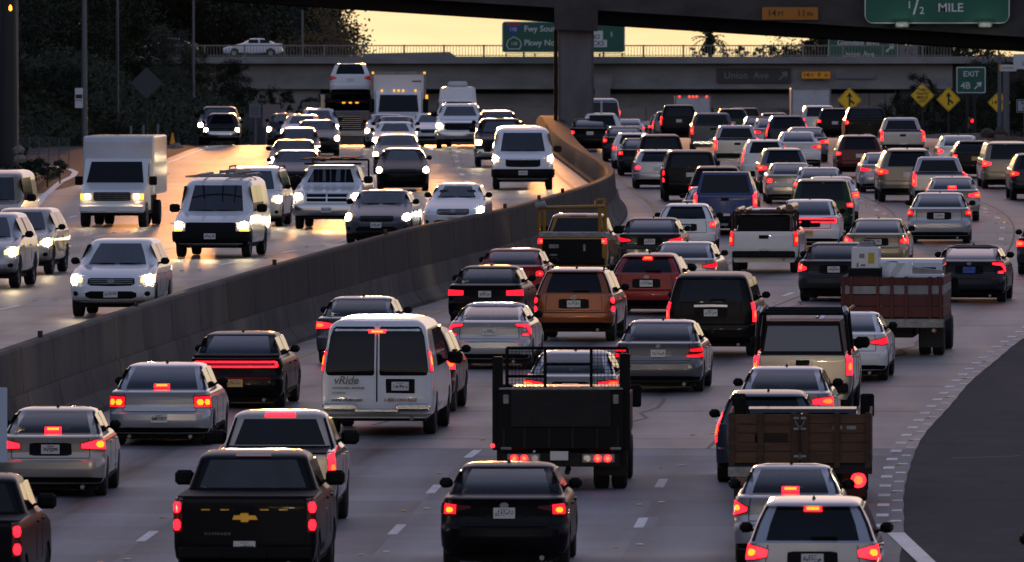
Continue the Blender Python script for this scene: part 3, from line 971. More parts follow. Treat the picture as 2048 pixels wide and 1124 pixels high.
        for mir in (False, True):
            off = ('oneoff' in O and not mir)
            i = add('headlight', B.patch(MB(), 'f', hb, .008, 3, .03, mir), 'clear' if off else 'head', None, 50)
            if not off:
                q0 = .72 if f0 != 'transit' else .80
                add('bulb', B.patch(MB(), 'f', [(q0 - .06, m - .03, m + .03), (q0 - .03, m - .07, m + .07), (q0 + .05, m - .095, m + .095), (q0 + .13, m - .07, m + .07), (q0 + .16, m - .03, m + .03)], .02, 2, .015, mir), 'headcool' if 'cool' in O else 'headbulb', i, 50)
            if 'amber' in O:
                add('turn_signal', B.patch(MB(), 'f', [(hb[0][0], hb[0][1] - .10, hb[0][1] - .02), (hb[-1][0], hb[0][1] - .10, hb[0][1] - .02)], .009, 1, .02, mir), 'amber')
        # grille
        if f0 == 'sedan': gq, g0, g1 = .42, zh - .16, zh + .0
        elif f0 == 'suv': gq, g0, g1 = .46, zh - .13, zh + .03
        elif f0 == 'truck': gq, g0, g1 = .56, zh - .22, zh + .07
        elif f0 == 'van': gq, g0, g1 = .58, zh - .22, zh + .14
        else: gq, g0, g1 = .50, zh - .22, zh + .05
        i = add('grille', B.patch(MB(), 'f', [(-gq, g0 + .04, g1 - .01), (-gq * .85, g0, g1), (0, g0 - .01, g1), (gq * .85, g0, g1), (gq, g0 + .04, g1 - .01)], .005, 2, .02), 'black', None, 50)
        if not far and 'plaingrille' not in O:
            mb = MB()
            if f0 == 'truck':
                for z in (g0 + .01, (g0 + g1) / 2, g1 - .03):
                    B.patch(mb, 'f', [(-gq, z - .018, z + .018), (0, z - .018, z + .018), (gq, z - .018, z + .018)], .02, 1, .02)
                for q in (-gq + .02, 0, gq - .02):
                    B.patch(mb, 'f', [(q - .02, g0, g1), (q + .02, g0, g1)], .022, 1, .02)
                add('grille_bar', mb, 'chrome', i)
            elif f0 in ('suv', 'sedan'):
                for k_ in range(1, 4):
                    z = g0 + (g1 - g0) * k_ / 4
                    B.patch(mb, 'f', [(-gq + .03, z - .008, z + .008), (0, z - .008, z + .008), (gq - .03, z - .008, z + .008)], .014, 1, .01)
                add('grille_bar', mb, 'dullsteel', i)
                add('emblem', B.patch(MB(), 'f', [(-.07, g0 + .07, g0 + .10), (-.04, g0 + .035, g0 + .135), (.04, g0 + .035, g0 + .135), (.07, g0 + .07, g0 + .10)], .022, 1, .01), 'emblem', i)
        zlow = sp['yf'][0][0]
        if f0 in ('sedan', 'suv'):
            add('air_intake', B.patch(MB(), 'f', [(-.50, zlow + .16, zlow + .24), (-.40, zlow + .12, zlow + .28), (.40, zlow + .12, zlow + .28), (.50, zlow + .16, zlow + .24)], .006, 2, .02), 'black')
            for mir in (False, True):
                add('fog_lamp', B.patch(MB(), 'f', [(.66, zlow + .20, zlow + .25), (.70, zlow + .175, zlow + .275), (.74, zlow + .175, zlow + .275), (.78, zlow + .20, zlow + .25)], .008, 1, .02, mir), 'black')
            add('bumper_valance', B.patch(MB(), 'f', [(-.85, zlow + .01, zlow + .07), (0, zlow + .01, zlow + .09), (.85, zlow + .01, zlow + .07)], .008, 1, .02), 'black', None, 50)
        else:
            add('front_bumper', B.patch(MB(), 'f', [(q, .44, .66 if 'chromebump' in O else .70) for q in (-.98, -.6, 0, .6, .98)], .06, 2, .08), 'black' if f0 != 'truck' and 'whitebump' not in O else 'PAINT' if 'whitebump' in O else 'chrome', None, 50)
            add('bumper_valance', B.patch(MB(), 'f', [(-.9, .33, .44), (0, .33, .44), (.9, .33, .44)], .02, 1, .04), 'black', None, 50)
        if not far:
            p = B.P('f', 0, .52 if f0 in ('sedan', 'suv') else .58)
            i = add('license_plate', MB().box(-.155, .155, -.012, .012, -.075, .075, .004), 'plate', None, None, (0, p.y + (.025 if f0 in ('sedan', 'suv') else .085), p.z))
            mb = MB()
            rp = random.Random(len(PROTO) * 7 + 1)
            for j in range(7):
                x = -.125 + j * .037
                for k_ in range(3):
                    xa, za = x + rp.choice((0, .008, .015)), rp.choice((-.035, -.018, .0, .012))
                    mb.box(xa, xa + rp.choice((.007, .018)), .012, .0145, za, za + rp.choice((.012, .03)))
            mb.box(-.127, .122, .012, .0135, -.004, .002)
            add('plate_characters', mb, 'inkblue', i)
            mb = MB()
            for e in (-1, 1):
                mb.box(*sorted((e * .05, e * .55)), -.01, .01, -.008, .008)
            p = B.P('f', .3, b + .03)
            add('wiper', mb, 'black', None, None, (0, p.y + .02, p.z))
    if tail and not front and 'run' not in O:
        zh = b - .33
        for mir in (False, True):
            i = add('headlight', B.patch(MB(), 'f', [(.58, zh - .08, zh + .03), (.86, zh - .08, zh + .05)], .012, 2, .03, mir), 'head', None, 50)
            if not far:
                add('bulb', B.patch(MB(), 'f', [(.72, zh - .055, zh + .015), (.82, zh - .055, zh + .015)], .024, 1, .015, mir), 'headbulb', i)
    # ---- common
    if not far or front:
        my = B.P('f', B.S('f', b), b).y - .35
        for mb in mirror_mesh(B, my, b + .06, 1.45 if pick or vanl else 1.0):
            add('wing_mirror', mb, 'PAINT' if 'paintmirror' in O else 'black', None, 40)
    z0 = sp['yr'][0][0]
    add('underbody', MB().box(-hw + .16, hw - .16, .45, L - .5, z0 - .08, z0 + .12), 'under')
    if tail and not far:
        mb = MB()
        for e in ((-1, 1) if kind in ('muscle', 'coupe') else (1,)):
            mb.cyl((e * (hw - .38), .10, z0 - .02), (e * (hw - .38), .6, z0 - .01), .035, .035, 10)
        add('exhaust', mb, 'dullsteel', None, 40)
    if kind in ('sedan', 'muscle', 'fastback', 'coupe', 'hatch', 'suv', 'wagon', 'compact') and tail and 'noant' not in O:
        yy = B.g('yr', H - .01) + .1
        mb = MB().add([(-.03, yy + .16, H - .01), (.03, yy + .16, H - .01), (.028, yy, H - .01), (-.028, yy, H - .01), (0, yy + .02, H + .055), (0, yy + .07, H + .05)], [(0, 1, 5), (1, 2, 4, 5), (2, 3, 4), (3, 0, 5, 4)])
        add('antenna', mb, 'black')
    if not far and not dark and not vanl and not (pick and front):
        add('seats', interior(B), 'seat', None, 30)
    if 'rails' in O:
        for sg in (1, -1):
            x = sg * (hw - (.20 if kind in ('bigsuv', 'minivan') else .245) - .03)
            y0, y1 = B.g('yr', hd) + .25, B.g('yf', hd) - .35
            mb = MB().tube([(x, y0, hd + .02), (x, y0 + .12, H + .03), (x, y1 - .15, H + .03), (x, y1, hd + .03)], .022, 8)
            add('roof_rail', mb, 'black', None, 40)
    wheel_parts(parts, B, far)
    PROTO[key] = parts
    return parts

def instantiate(parts, root, paint):
    made = []
    lit = M[('brake', 'brake', 'brake_mid', 'brake', 'brake_low')[sum(map(ord, root.get('label') or '')) % 5]]
    for (name, me, mk, par, loc, label) in parts:
        o = link(name, me, made[par] if par is not None else root, loc, paint if mk == 'PAINT' else None)
        if name in ('lit_lens', 'taillight') and me.materials[0] == M['brake'] and lit != M['brake']:
            o.material_slots[0].link = 'OBJECT'
            o.material_slots[0].material = lit
        if label: o['label'] = label
        made.append(o)
    return made

BODIES = {k: Body(spec(k)) for k in ('sedan', 'muscle', 'fastback', 'coupe', 'compact', 'hatch', 'suv', 'bigsuv', 'minivan', 'wagon', 'pickup', 'midpickup', 'oldpickup', 'van', 'transit', 'sprinter')}
CATN = {'sedan': ('sedan', 'car'), 'muscle': ('sedan', 'car'), 'fastback': ('sedan', 'car'), 'coupe': ('sedan', 'car'), 'compact': ('compact_car', 'car'), 'hatch': ('hatchback', 'car'), 'wagon': ('crossover', 'car'),
        'suv': ('suv', 'suv'), 'bigsuv': ('suv', 'suv'), 'minivan': ('minivan', 'minivan'), 'pickup': ('pickup_truck', 'pickup truck'), 'midpickup': ('pickup_truck', 'pickup truck'), 'oldpickup': ('pickup_truck', 'pickup truck'),
        'van': ('van', 'van'), 'transit': ('van', 'van'), 'sprinter': ('van', 'van')}

def pose(side, px, Y, L, dh=0.0):
    """root position, rotation for a vehicle whose visible end stands at photo column px, depth Y"""
    X = (px - 1024) / F * Y
    h = head(Y) + dh
    if side == 'R':
        z = ZR(Y)
        z1 = ZR(Y + L)
        return Vector((X, Y, z)), (math.atan2(z1 - z, L), 0, -h)
    z, z1 = ZL(Y), ZL(Y + L)
    return Vector((X + L * math.sin(h), Y + L * math.cos(h), z1)), (math.atan2(z - z1, L), 0, -h + math.pi)

NOBEAM = set()
BEAM = {}
def beam(root, y, z, watts):
    if watts not in BEAM:
        d = bpy.data.lights.new('headlight_beam', 'SPOT')
        d.energy = watts
        d.color = (1.0, 0.80, 0.52)
        d.spot_size = rad(34)
        d.spot_blend = 0.7
        d.shadow_soft_size = 0.12
        BEAM[watts] = d
    o = bpy.data.objects.new('headlight_beam', BEAM[watts])
    COL.objects.link(o)
    o.parent = root
    o.location = (0, y + .12, z)
    o.rotation_euler = (rad(90 - 8), 0, 0)
GROUPS = {'R': 'traffic queueing away from the camera', 'L': 'traffic coming towards the camera'}
def car(side, kind, px, where, style, paint, label, opts='', sc=1.0, dh=0.0):
    Y = where if side == 'L' or where < 0 else yr_of(where)
    Y = abs(Y)
    parts = build_vehicle(kind, style if side == 'R' else None, style if side == 'L' else None, opts)
    L = BODIES[kind].L * sc
    loc, rot = pose(side, px, Y, L, dh)
    nm, cat = CATN[kind]
    root = empty(nm, loc, label, cat, nm.replace('_', ' ') + 's in the ' + GROUPS[side], rot, sc)
    made = instantiate(parts, root, M['p_' + paint])
    if label not in NOBEAM and -30 < px < 2110: beam(root, BODIES[kind].L, .68, 230 if side == 'R' else 50)
    return root, made, BODIES[kind]

# ------------------------------------------------------------------ ground, roads, markings
M['concrete_road'] = noisy('freeway_concrete', (0.075, 0.075, 0.078), (0.135, 0.134, 0.136), (0.9, 0.05, 1), (0.40, 0.60), 5, 0.06, 0.45, (0.165, 0.162, 0.16), 0.09, lanes=0.9)
M['asphalt_road'] = noisy('asphalt_overlay', (0.12, 0.125, 0.135), (0.20, 0.207, 0.22), (1.2, 0.08, 1), (0.55, 0.7), 6, 0.1, 0.22, (0.185, 0.192, 0.207), 0.2, lanes=1.1)
M['asphalt_ramp'] = noisy('ramp_asphalt', (0.012, 0.014, 0.018), (0.055, 0.060, 0.070), (1.1, 0.30, 1), (0.75, 0.95), 9, 0.4, 0.10, (0.032, 0.036, 0.043), 0.22)
M['joint'] = mat('joint_tar', (0.018, 0.018, 0.02), 0.6)
M['mark'] = noisy('lane_paint', (0.50, 0.50, 0.50), (0.80, 0.80, 0.79), (7, 2.5, 1), (0.5, 0.7), 6)
M['markfresh'] = noisy('edge_line_paint', (0.5, 0.5, 0.5), (0.78, 0.78, 0.77), (3, 0.8, 1), (0.4, 0.6), 6)
M['yellowline'] = noisy('yellow_line_paint', (0.22, 0.14, 0.03), (0.45, 0.29, 0.05), (4, 0.7, 1), (0.5, 0.7), 6)
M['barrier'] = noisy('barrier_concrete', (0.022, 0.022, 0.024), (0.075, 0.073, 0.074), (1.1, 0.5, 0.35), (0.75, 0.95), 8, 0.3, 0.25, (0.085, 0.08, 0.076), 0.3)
M['barrierdark'] = noisy('barrier_dark_concrete', (0.022, 0.021, 0.022), (0.05, 0.047, 0.046), (0.8, 0.8, 0.4), (0.8, 0.95), 8, 0.3, 0.2)  # darker concrete tone for upper panels and the far segments
M['earth'] = noisy('dry_earth', (0.012, 0.011, 0.008), (0.034, 0.029, 0.021), (0.4, 0.4, 0.4), (0.9, 1.0), 8, 0.4, 0.2, (0.014, 0.017, 0.009), 0.15)
M['rock'] = noisy('rubble_stone', (0.12, 0.10, 0.08), (0.25, 0.22, 0.18), (2, 2, 2), (0.8, 0.95), 6)

def arange(a, b, st):
    n = max(1, int(round((b - a) / st)))
    return [a + (b - a) * i / n for i in range(n + 1)]

def sheet(name, ys, xfs, zf, m, kind='structure', parent=None):
    mb = MB()
    n = len(xfs)
    for Y in ys:
        for xf in xfs:
            x = xf(Y)
            mb.v.append((x, Y, zf(Y)))
    for i in range(len(ys) - 1):
        for j in range(n - 1):
            mb.f.append([i * n + j, i * n + j + 1, (i + 1) * n + j + 1, (i + 1) * n + j])
    me = mb.mesh(name, m, 30)
    uvl = me.uv_layers.new(name='lane')
    for lp in me.loops:
        x, Y, _z = mb.v[lp.vertex_index]
        uvl.data[lp.index].uv = ((x - XL(Y)) / 3.85 + (0.0 if x > XL(Y) - 1.6 else 0.67), Y / 3.34)
    o = link(name, me, parent)
    if parent is None: tag(o, kind=kind)
    return o

YS = arange(120, 560, 5) + arange(568, 1300, 12)
YOV = 231.7                                       # where the newer asphalt overlay ends
def zl_edge(Y): return ZL(Y)
# terrain sheet reaching the horizon
VERGE = [(360, 3), (390, 11), (490, 11), (660, 2.5)]
def terr(X, Y):
    Yc = min(Y, 1400)
    zr, zl = ZR(Yc), ZL(Yc)
    base = min(zr, zl) - 0.35
    if Y > 1400: base = min(base, ZC - 9) - 0.001 * (Y - 1400)
    xe = XE(Yc) - lin(VERGE, Yc)
    if X < xe and Y < 1600:
        d = xe - X
        h = min(14, 0.42 * d) * (1 if Y < 1250 else max(0, 1 - (Y - 1250) / 300))
        return max(base, zl - 0.15) + h + 0.5 * math.sin(X * 0.4 + Y * 0.13) * min(1, d / 6)
    xr = XL(Yc) + 34
    if X > xr and Y < 1600:
        d = X - xr
        return base + min(9, 0.35 * d) * (1 if Y < 1250 else max(0, 1 - (Y - 1250) / 300))
    return base
xs = [-3000, -1200, -400, -150] + arange(-100, 100, 4) + [150, 400, 1200, 3000]
ys = [-3000, -900, -400, -150, -40] + arange(20, 1600, 14) + [1800, 2300, 3500, 6000, 9000]
mb = MB()
for Y in ys:
    for X in xs:
        mb.v.append((X, Y, terr(X, Y)))
n = len(xs)
for i in range(len(ys) - 1):
    for j in range(n - 1):
        mb.f.append([i * n + j, i * n + j + 1, (i + 1) * n + j + 1, (i + 1) * n + j])
tag(link('ground', mb.mesh('ground', M['earth'], 60)), kind='structure')

YN, YFAR = arange(120, YOV, 1), arange(YOV, 380, 1.25) + arange(384, 560, 5) + arange(568, 1300, 12)
hm = MB()  # hill ridge added out of view behind the camera to darken reflections
HY = [-260, -330, -420, -520, -640, -800]
HX = arange(-900, 900, 60)
for j, Y in enumerate(HY):
    for X in HX:
        hgt = (0, 22, 46, 60, 66, 50)[j] * (1 + .18 * math.sin(X * .011 + j) + .10 * math.sin(X * .037 + 2 * j))
        hm.v.append((X, Y - abs(X) * .12, ZC - 9.5 + hgt))
for j in range(len(HY) - 1):
    for i in range(len(HX) - 1):
        a_ = j * len(HX) + i
        hm.f.append([a_, a_ + 1, a_ + len(HX) + 1, a_ + len(HX)])
tag(link('unseen_hills', hm.mesh('unseen_hills', M['earth'], 60)), kind='structure')
right_near = sheet('right_roadway_asphalt', YN, [lambda Y, k=k: XL(Y) - 1.3 + (17.1 + .02 * math.sin(Y * .23) + .008 * math.sin(Y * 1.3)) * k / 6 for k in range(7)], ZR, M['asphalt_road'])
right_road = sheet('right_roadway', YFAR, [lambda Y, k=k: XL(Y) - 1.3 + (17.1 + .02 * math.sin(Y * .23) + .008 * math.sin(Y * 1.3) + 2.5 * max(0, min(1, (Y - 385) / 90))) * k / 6 for k in range(7)], ZR, M['concrete_road'])
ramp = sheet('right_ramp_lane', YS, [lambda Y, k=k: XL(Y) + 15.45 + 19 * k / 5 for k in range(6)], lambda Y: ZR(Y) - 0.012, M['asphalt_ramp'])
left_road = sheet('left_roadway', YS, [lambda Y, k=k: XL(Y) - 2.0 + (XE(Y) - XL(Y) + 2.0) * k / 8 for k in range(9)], ZL, M['concrete_road'])
lramp = sheet('left_ramp_lane', arange(330, 640, 6), [lambda Y, k=k: XE(Y) - 9 * k / 4 + 0.4 for k in range(5)], lambda Y: ZL(Y) - 0.012, M['asphalt_ramp'])

LW = 3.85
def ribbon(road, name, xf, y0, y1, w, zf, m, lift=0.005):
    mb = MB()
    for Y in arange(y0, y1, 2.5):
        x = xf(Y)
        mb.v += [(x - w / 2, Y, zf(Y) + lift), (x + w / 2, Y, zf(Y) + lift)]
    for i in range(len(mb.v) // 2 - 1):
        mb.f.append([2 * i, 2 * i + 1, 2 * i + 3, 2 * i + 2])
    return link(name, mb.mesh(name, m), road)

ribbon(right_near, 'yellow_edge_line', lambda Y: XL(Y), 120, YOV, 0.15, ZR, M['yellowline'])
ribbon(right_road, 'yellow_edge_line', lambda Y: XL(Y), YOV, 640, 0.15, ZR, M['yellowline'])
rm = MB().box(-.05, .05, -.05, .05, 0, .018, .012).mesh('reflector', mat('reflector_amber', (0.75, 0.52, 0.22), 0.3, 0, 0.5))
rw = MB().box(-.06, .06, -.06, .06, 0, .018, .012).mesh('reflector', mat('reflector_white', (0.78, 0.74, 0.66), 0.4, 0, 0.4))
for lane in (1, 2, 3):
    y = 150.0 + lane * 2.3
    while y < 620:
        road = right_near if y + 3.6 < YOV else right_road
        if not (y < YOV < y + 3.6):
            off = LW * lane
            ribbon(road, 'lane_dash', lambda Y: XL(Y) + off, y, y + 3.4, 0.16, ZR, M['mark'])
            if lane == 3 and y < 240:      # black surround of the newer dashes
                ribbon(road, 'dash_contrast', lambda Y: XL(Y) + off, y - .3, y + 3.7, 0.5, ZR, M['mark'] if False else M['dashpad'] if 'dashpad' in M else M['asphalt_road'], 0.003)
        for k in (0, 1):
            yy = y + 8.0 + k * 0.9
            if yy < 500:
                o = link('reflector', rm if k == 0 else rw, road, (XL(yy) + LW * lane + (k - .5) * .35, yy, ZR(yy) + .004))
        y += 14.63
# right edge: double row of short lane-drop dashes with markers
y = 201.0
k = 0
while y < 330:
    road = right_near if y < YOV else right_road
    ribbon(road, 'edge_dash', lambda Y: XL(Y) + 15.45, y, y + 1.0, 0.20, ZR, M['mark'])
    ribbon(road, 'edge_dash', lambda Y: XL(Y) + 15.68, y + 1.9, y + 2.4, 0.17, ZR, M['mark'])
    if k % 3 == 0:
        link('reflector', rm, road, (XL(y + 1.6) + 15.6, y + 1.6, ZR(y + 1.6) + .004))
    y += 3.66
    k += 1
ribbon(right_near, 'white_edge_line', lambda Y: XL(Y) + 15.70 + max(0, 199 - Y) * .055, 150, 199, 0.28, ZR, M['markfresh'], 0.009)
mb = MB()
for (px0, py0, px1, py1) in ((1905, 916, 2045, 911),):
    Y0, Y1 = yr_of(py0), yr_of(py1)
    pts_ = []
    for i in range(15):
        t_ = i / 14
        Y = Y0 + (Y1 - Y0) * t_ + .12 * math.sin(i * 2.1)
        pts_.append(((px0 + (px1 - px0) * t_ - 1024) / F * Y, Y))
    for (xa, ya_), (xb, yb_) in zip(pts_, pts_[1:]):
        mb.add([(xa, ya_, ZR(ya_) - .007), (xb, yb_, ZR(yb_) - .007), (xb, yb_ + .16, ZR(yb_) - .006), (xa, ya_ + .16, ZR(ya_) - .006)], [(0, 1, 2, 3)])
link('ramp_seam', mb.mesh('ramp_seam', M['palewear'] if 'palewear' in M else noisy('pale_wear', (.05, .05, .055), (.11, .11, .115), (3, 3, 3))), ramp)
# slab joints across and along the concrete
mb = MB()
for Y in arange(YOV + 4.6, 470, 13.7) + [YOV]:
    x0, x1 = XL(Y) - 1.2, XL(Y) + 15.3
    mb.add([(x0, Y, ZR(Y) + .003), (x1, Y, ZR(Y) + .003), (x1, Y + .10, ZR(Y) + .0042), (x0, Y + .10, ZR(Y) + .0042)], [(0, 1, 2, 3)])
o = link('slab_joint', mb.mesh('slab_joint', M['joint']), right_road)
for lane, sh in ((1, .35), (2, .42), (3, .38)):
    ribbon(right_road, 'lane_joint', lambda Y: XL(Y) + LW * lane + sh, YOV, 520, 0.07, ZR, M['joint'], 0.0035)
for lane, y0, y1, dx in ((1, 243, 262, 1.2), (2, 236, 257, 2.2), (3, 262, 300, 1.9), (2, 300, 330, .9)):
    ribbon(right_road, 'tar_seam', lambda Y: XL(Y) + LW * lane + dx + .15 * math.sin(Y), y0, y1, 0.09, ZR, M['joint'], 0.0045)
# left roadway: dashes, edge line, joints
for lane in (1, 2, 3, 4):
    y = 232.0 + lane * 3.1
    while y < 560:
        off = -2.6 - 3.75 * lane
        if XL(y) + off > XE(y) + 1.5:
            ribbon(left_road, 'lane_dash', lambda Y: XL(Y) + off, y, y + 3.4, 0.16, ZL, M['mark'])
            for k in (0, 1):
                yy = y + 8 + k * .9
                link('reflector', rw, left_road, (XL(yy) + off + (k - .5) * .35, yy, ZL(yy) + .004))
        y += 14.63
mb = MB()
for Y in arange(240, 560, 13.7):
    x0, x1 = XE(Y) + .2, XL(Y) - 3.0
    mb.add([(x0, Y, ZL(Y) + .003), (x1, Y, ZL(Y) + .003), (x1, Y + .1, ZL(Y) + .0042), (x0, Y + .1, ZL(Y) + .0042)], [(0, 1, 2, 3)])
link('slab_joint', mb.mesh('slab_joint', M['joint']), left_road)
ribbon(left_road, 'white_edge_line', lambda Y: XE(Y) + .5, 488, 566, 0.22, ZL, M['markfresh'])
ribbon(left_road, 'yellow_edge_line', lambda Y: XL(Y) - 2.75, 230, 620, 0.15, ZL, M['yellowline'])
# the ramp's own curving edge line
RP = [(62, 425), (88, 392), (120, 365), (146, 352), (151, 344), (138, 338), (108, 333), (70, 331)]
def left_row(py):                                  # depth of a photo row on the left roadway
    lo, hi = 250, 620
    for _ in range(50):
        mid = (lo + hi) / 2
        if HZ + F * (ZC - ZL(mid)) / mid > py: lo = mid
        else: hi = mid
    return lo
mb = MB()
pts = []
for (a, b_), (c, d) in zip(RP, RP[1:]):
    for i in range(6):
        pts.append((a + (c - a) * i / 6, b_ + (d - b_) * i / 6))
P3 = []
for px, py in pts:
    Y = left_row(py)
    P3.append(Vector(((px - 1024) / F * Y, Y, ZL(Y) + .0)))
for i, p in enumerate(P3):
    q = P3[min(i + 1, len(P3) - 1)] - P3[max(i - 1, 0)]
    nrm = Vector((q.y, -q.x, 0)).normalized() * .12
    mb.v += [tuple(p - nrm + Vector((0, 0, .004))), tuple(p + nrm + Vector((0, 0, .004)))]
for i in range(len(P3) - 1):
    mb.f.append([2 * i, 2 * i + 1, 2 * i + 3, 2 * i + 2])
link('ramp_edge_line', mb.mesh('ramp_edge_line', M['markfresh']), lramp)
# raised kerb bank beside the ramp, and the planted bank on it
bk = MB()
bank = [(150, 352), (130, 362), (98, 392), (70, 420), (40, 460)]
mbv = []
for i, (px, py) in enumerate(bank):
    Y = left_row(py)
    X = (px - 1024) / F * Y - .55
    for (dx, dz) in ((0, 0), (-.05, .22), (-.5, .24), (-3.0, .9), (-9, 2.6)):
        bk.v.append((X + dx, Y, ZL(Y) - .02 + dz + (0.12 * random.random() if dx < -2 else 0)))
for i in range(len(bank) - 1):
    for j in range(4):
        bk.f.append([i * 5 + j, i * 5 + j + 1, (i + 1) * 5 + j + 1, (i + 1) * 5 + j])
tag(link('bank', bk.mesh('bank', M['earth'], 50)), kind='structure')

# ------------------------------------------------------------------ median barrier
bar = empty('median_barrier', (XL(300) - 1.6, 300, ZR(300)), 'long weathered concrete median barrier curving between the two roadways', 'barrier')
def bsec(Y):
    c = XL(Y) - 1.55 - max(0, min(1, (Y - 470) / 60)) * .2
    wide = max(0, min(1, (Y - 470) / 80)) * .35
    zr, zt = ZR(Y), ZR(Y) + lin(HTOP, Y)
    zl = min(ZL(Y), zt - .5)
    zm = zr + (zt - zr) * .48
    return [(c + .58 + wide, zr - .03), (c + .56 + wide, zr + .10), (c + .34 + wide, zr + .36), (c + .26 + wide, zm), (c + .19 + wide, zm + .004), (c + .14 + wide, zt - .05), (c + .10 + wide, zt),
            (c - .10 - wide, zt), (c - .14 - wide, zt - .05), (c - .20 - wide, zl + .35), (c - .42 - wide, zl + .1), (c - .43 - wide, zl - .05)]
Y = 160.0
i = 0
while Y < 700:
    ln = 6.0 if Y < 420 else 9.0
    g = .035
    y0, y1 = Y + g, Y + ln - g
    for part in (0, 1):
        mb = MB()
        N = 3
        for t in range(N + 1):
            yy = y0 + (y1 - y0) * t / N
            s = bsec(yy)
            s = s[:4] + [(s[-1][0], s[3][1])] if part == 0 else None
            full = bsec(yy)
            if part == 0: sec = full[:4] + [(full[9][0], full[3][1]), (full[10][0], full[10][1]), full[11]]
            else: sec = full[4:10]
            if part == 1: sec = sec + [(full[9][0], full[4][1])] if full[9][1] > full[4][1] else sec
            m_ = len(sec)
            mb.v += [(x, yy, z) for x, z in sec]
        for t in range(N):
            for k in range(m_):
                k2 = (k + 1) % m_
                mb.f.append([t * m_ + k, t * m_ + k2, (t + 1) * m_ + k2, (t + 1) * m_ + k])
        mb.f.append(list(range(m_)))
        mb.f.append(list(range(N * m_, (N + 1) * m_))[::-1])
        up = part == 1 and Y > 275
        link('barrier_footing' if part == 0 else 'barrier_panel', mb.mesh('barrier_segment', M['barrierdark'] if up or Y > 430 else M['barrier'], 30), bar).location = -bar.location  # far segments coloured dark to dull the sunlight on them
    Y += ln
    i += 1
for px, py, Yp in ((68, 690, 243), (270, 627, 262), (598, 515, 292), (838, 453, 318), (1044, 403, 352), (1102, 386, 366), (1150, 372, 378)):
    o = link('barrier_reflector', MB().box(-.05, .05, -.03, .03, 0, .14, .01).mesh('barrier_reflector', M['brown'] if 'brown' in M else M['p_brown']), bar)
    o.location = Vector((XL(Yp) - 1.55, Yp, ZR(Yp) + lin(HTOP, Yp) - .01)) - bar.location

# ------------------------------------------------------------------ near overpass with its column
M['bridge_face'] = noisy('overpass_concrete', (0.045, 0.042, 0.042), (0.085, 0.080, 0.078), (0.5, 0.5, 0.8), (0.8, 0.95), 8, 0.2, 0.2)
M['bridge_dark'] = noisy('under_deck_shade', (0.010, 0.009, 0.010), (0.022, 0.020, 0.021), (0.6, 0.6, 0.6), (0.8, 0.95), 6, 0.2, 0.15)  # shade under the deck overhang put into a near-black girder colour
M['column'] = noisy('column_concrete', (0.10, 0.097, 0.10), (0.17, 0.165, 0.168), (0.8, 0.8, 0.35), (0.75, 0.95), 8, 0.2, 0.25)
YO = 575.0
ov = empty('overpass', (0, YO, ZR(YO)), 'dark concrete overpass crossing the top of the photo above the traffic', 'bridge')
so = F / YO
def ozb(X): return ZC + (HZ - (-28 + .0626 * (1024 + X * so))) / so
def slab(name, x0, x1, y0, y1, b0, b1, m, n=10):
    """beam along X whose bottom and top follow the sloping soffit"""
    mb = MB()
    for X in arange(x0, x1, (x1 - x0) / n):
        z = ozb(X)
        mb.v += [(X, y0, z + b0), (X, y1, z + b0), (X, y1, z + b1), (X, y0, z + b1)]
    for i in range(n):
        for k in range(4):
            k2 = (k + 1) % 4
            mb.f.append([i * 4 + k, i * 4 + k2, (i + 1) * 4 + k2, (i + 1) * 4 + k])
    mb.f += [[3, 2, 1, 0], [n * 4, n * 4 + 1, n * 4 + 2, n * 4 + 3]]
    o = link(name, mb.mesh(name, m), ov)
    o.location = -ov.location
    return o
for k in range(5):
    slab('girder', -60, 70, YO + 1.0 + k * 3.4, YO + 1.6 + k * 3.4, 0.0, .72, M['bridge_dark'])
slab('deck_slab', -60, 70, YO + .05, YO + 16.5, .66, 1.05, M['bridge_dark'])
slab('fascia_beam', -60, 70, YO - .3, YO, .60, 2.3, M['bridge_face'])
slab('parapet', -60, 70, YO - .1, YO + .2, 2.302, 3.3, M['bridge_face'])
cx = (1152 - 1024) / so
mb = MB().box(cx - .86, cx + .86, YO - .55, YO + 14, ZR(YO) + 6.2, ozb(cx) + .9, .06)
mb2 = MB()
mb2.prism([(cx - .82 + dx, dy) for dx, dy in ((0.12, YO + .2), (0, YO + .35), (0, YO + 1.75), (.12, YO + 1.9), (1.52, YO + 1.9), (1.64, YO + 1.75), (1.64, YO + .35), (1.52, YO + .2))], 'z', ZR(YO) - .6, ozb(cx) - .3)
o = link('column', mb2.mesh('column', M['column'], 20), ov); o.location = -ov.location
mb3 = MB()
zc0 = ozb(cx)
mb3.prism([(cx - 1.0, zc0 - .35), (cx + 1.0, zc0 - .42), (cx + 1.0, zc0 + 1.2), (cx - 1.0, zc0 + 1.2)], 'y', YO - .32, YO + 2.3)
o = link('column_head', mb3.mesh('column_head', M['bridge_face']), ov); o.location = -ov.location
mb4 = MB().box(cx - 1.02, cx - .84, YO + .4, YO + 1.7, ZR(YO) + .4, zc0 - .35)  # dark strip painting in the shading along the column's left side
o = link('column_shade_strip', mb4.mesh('column_shade_strip', M['bridge_dark']), ov); o.location = -ov.location

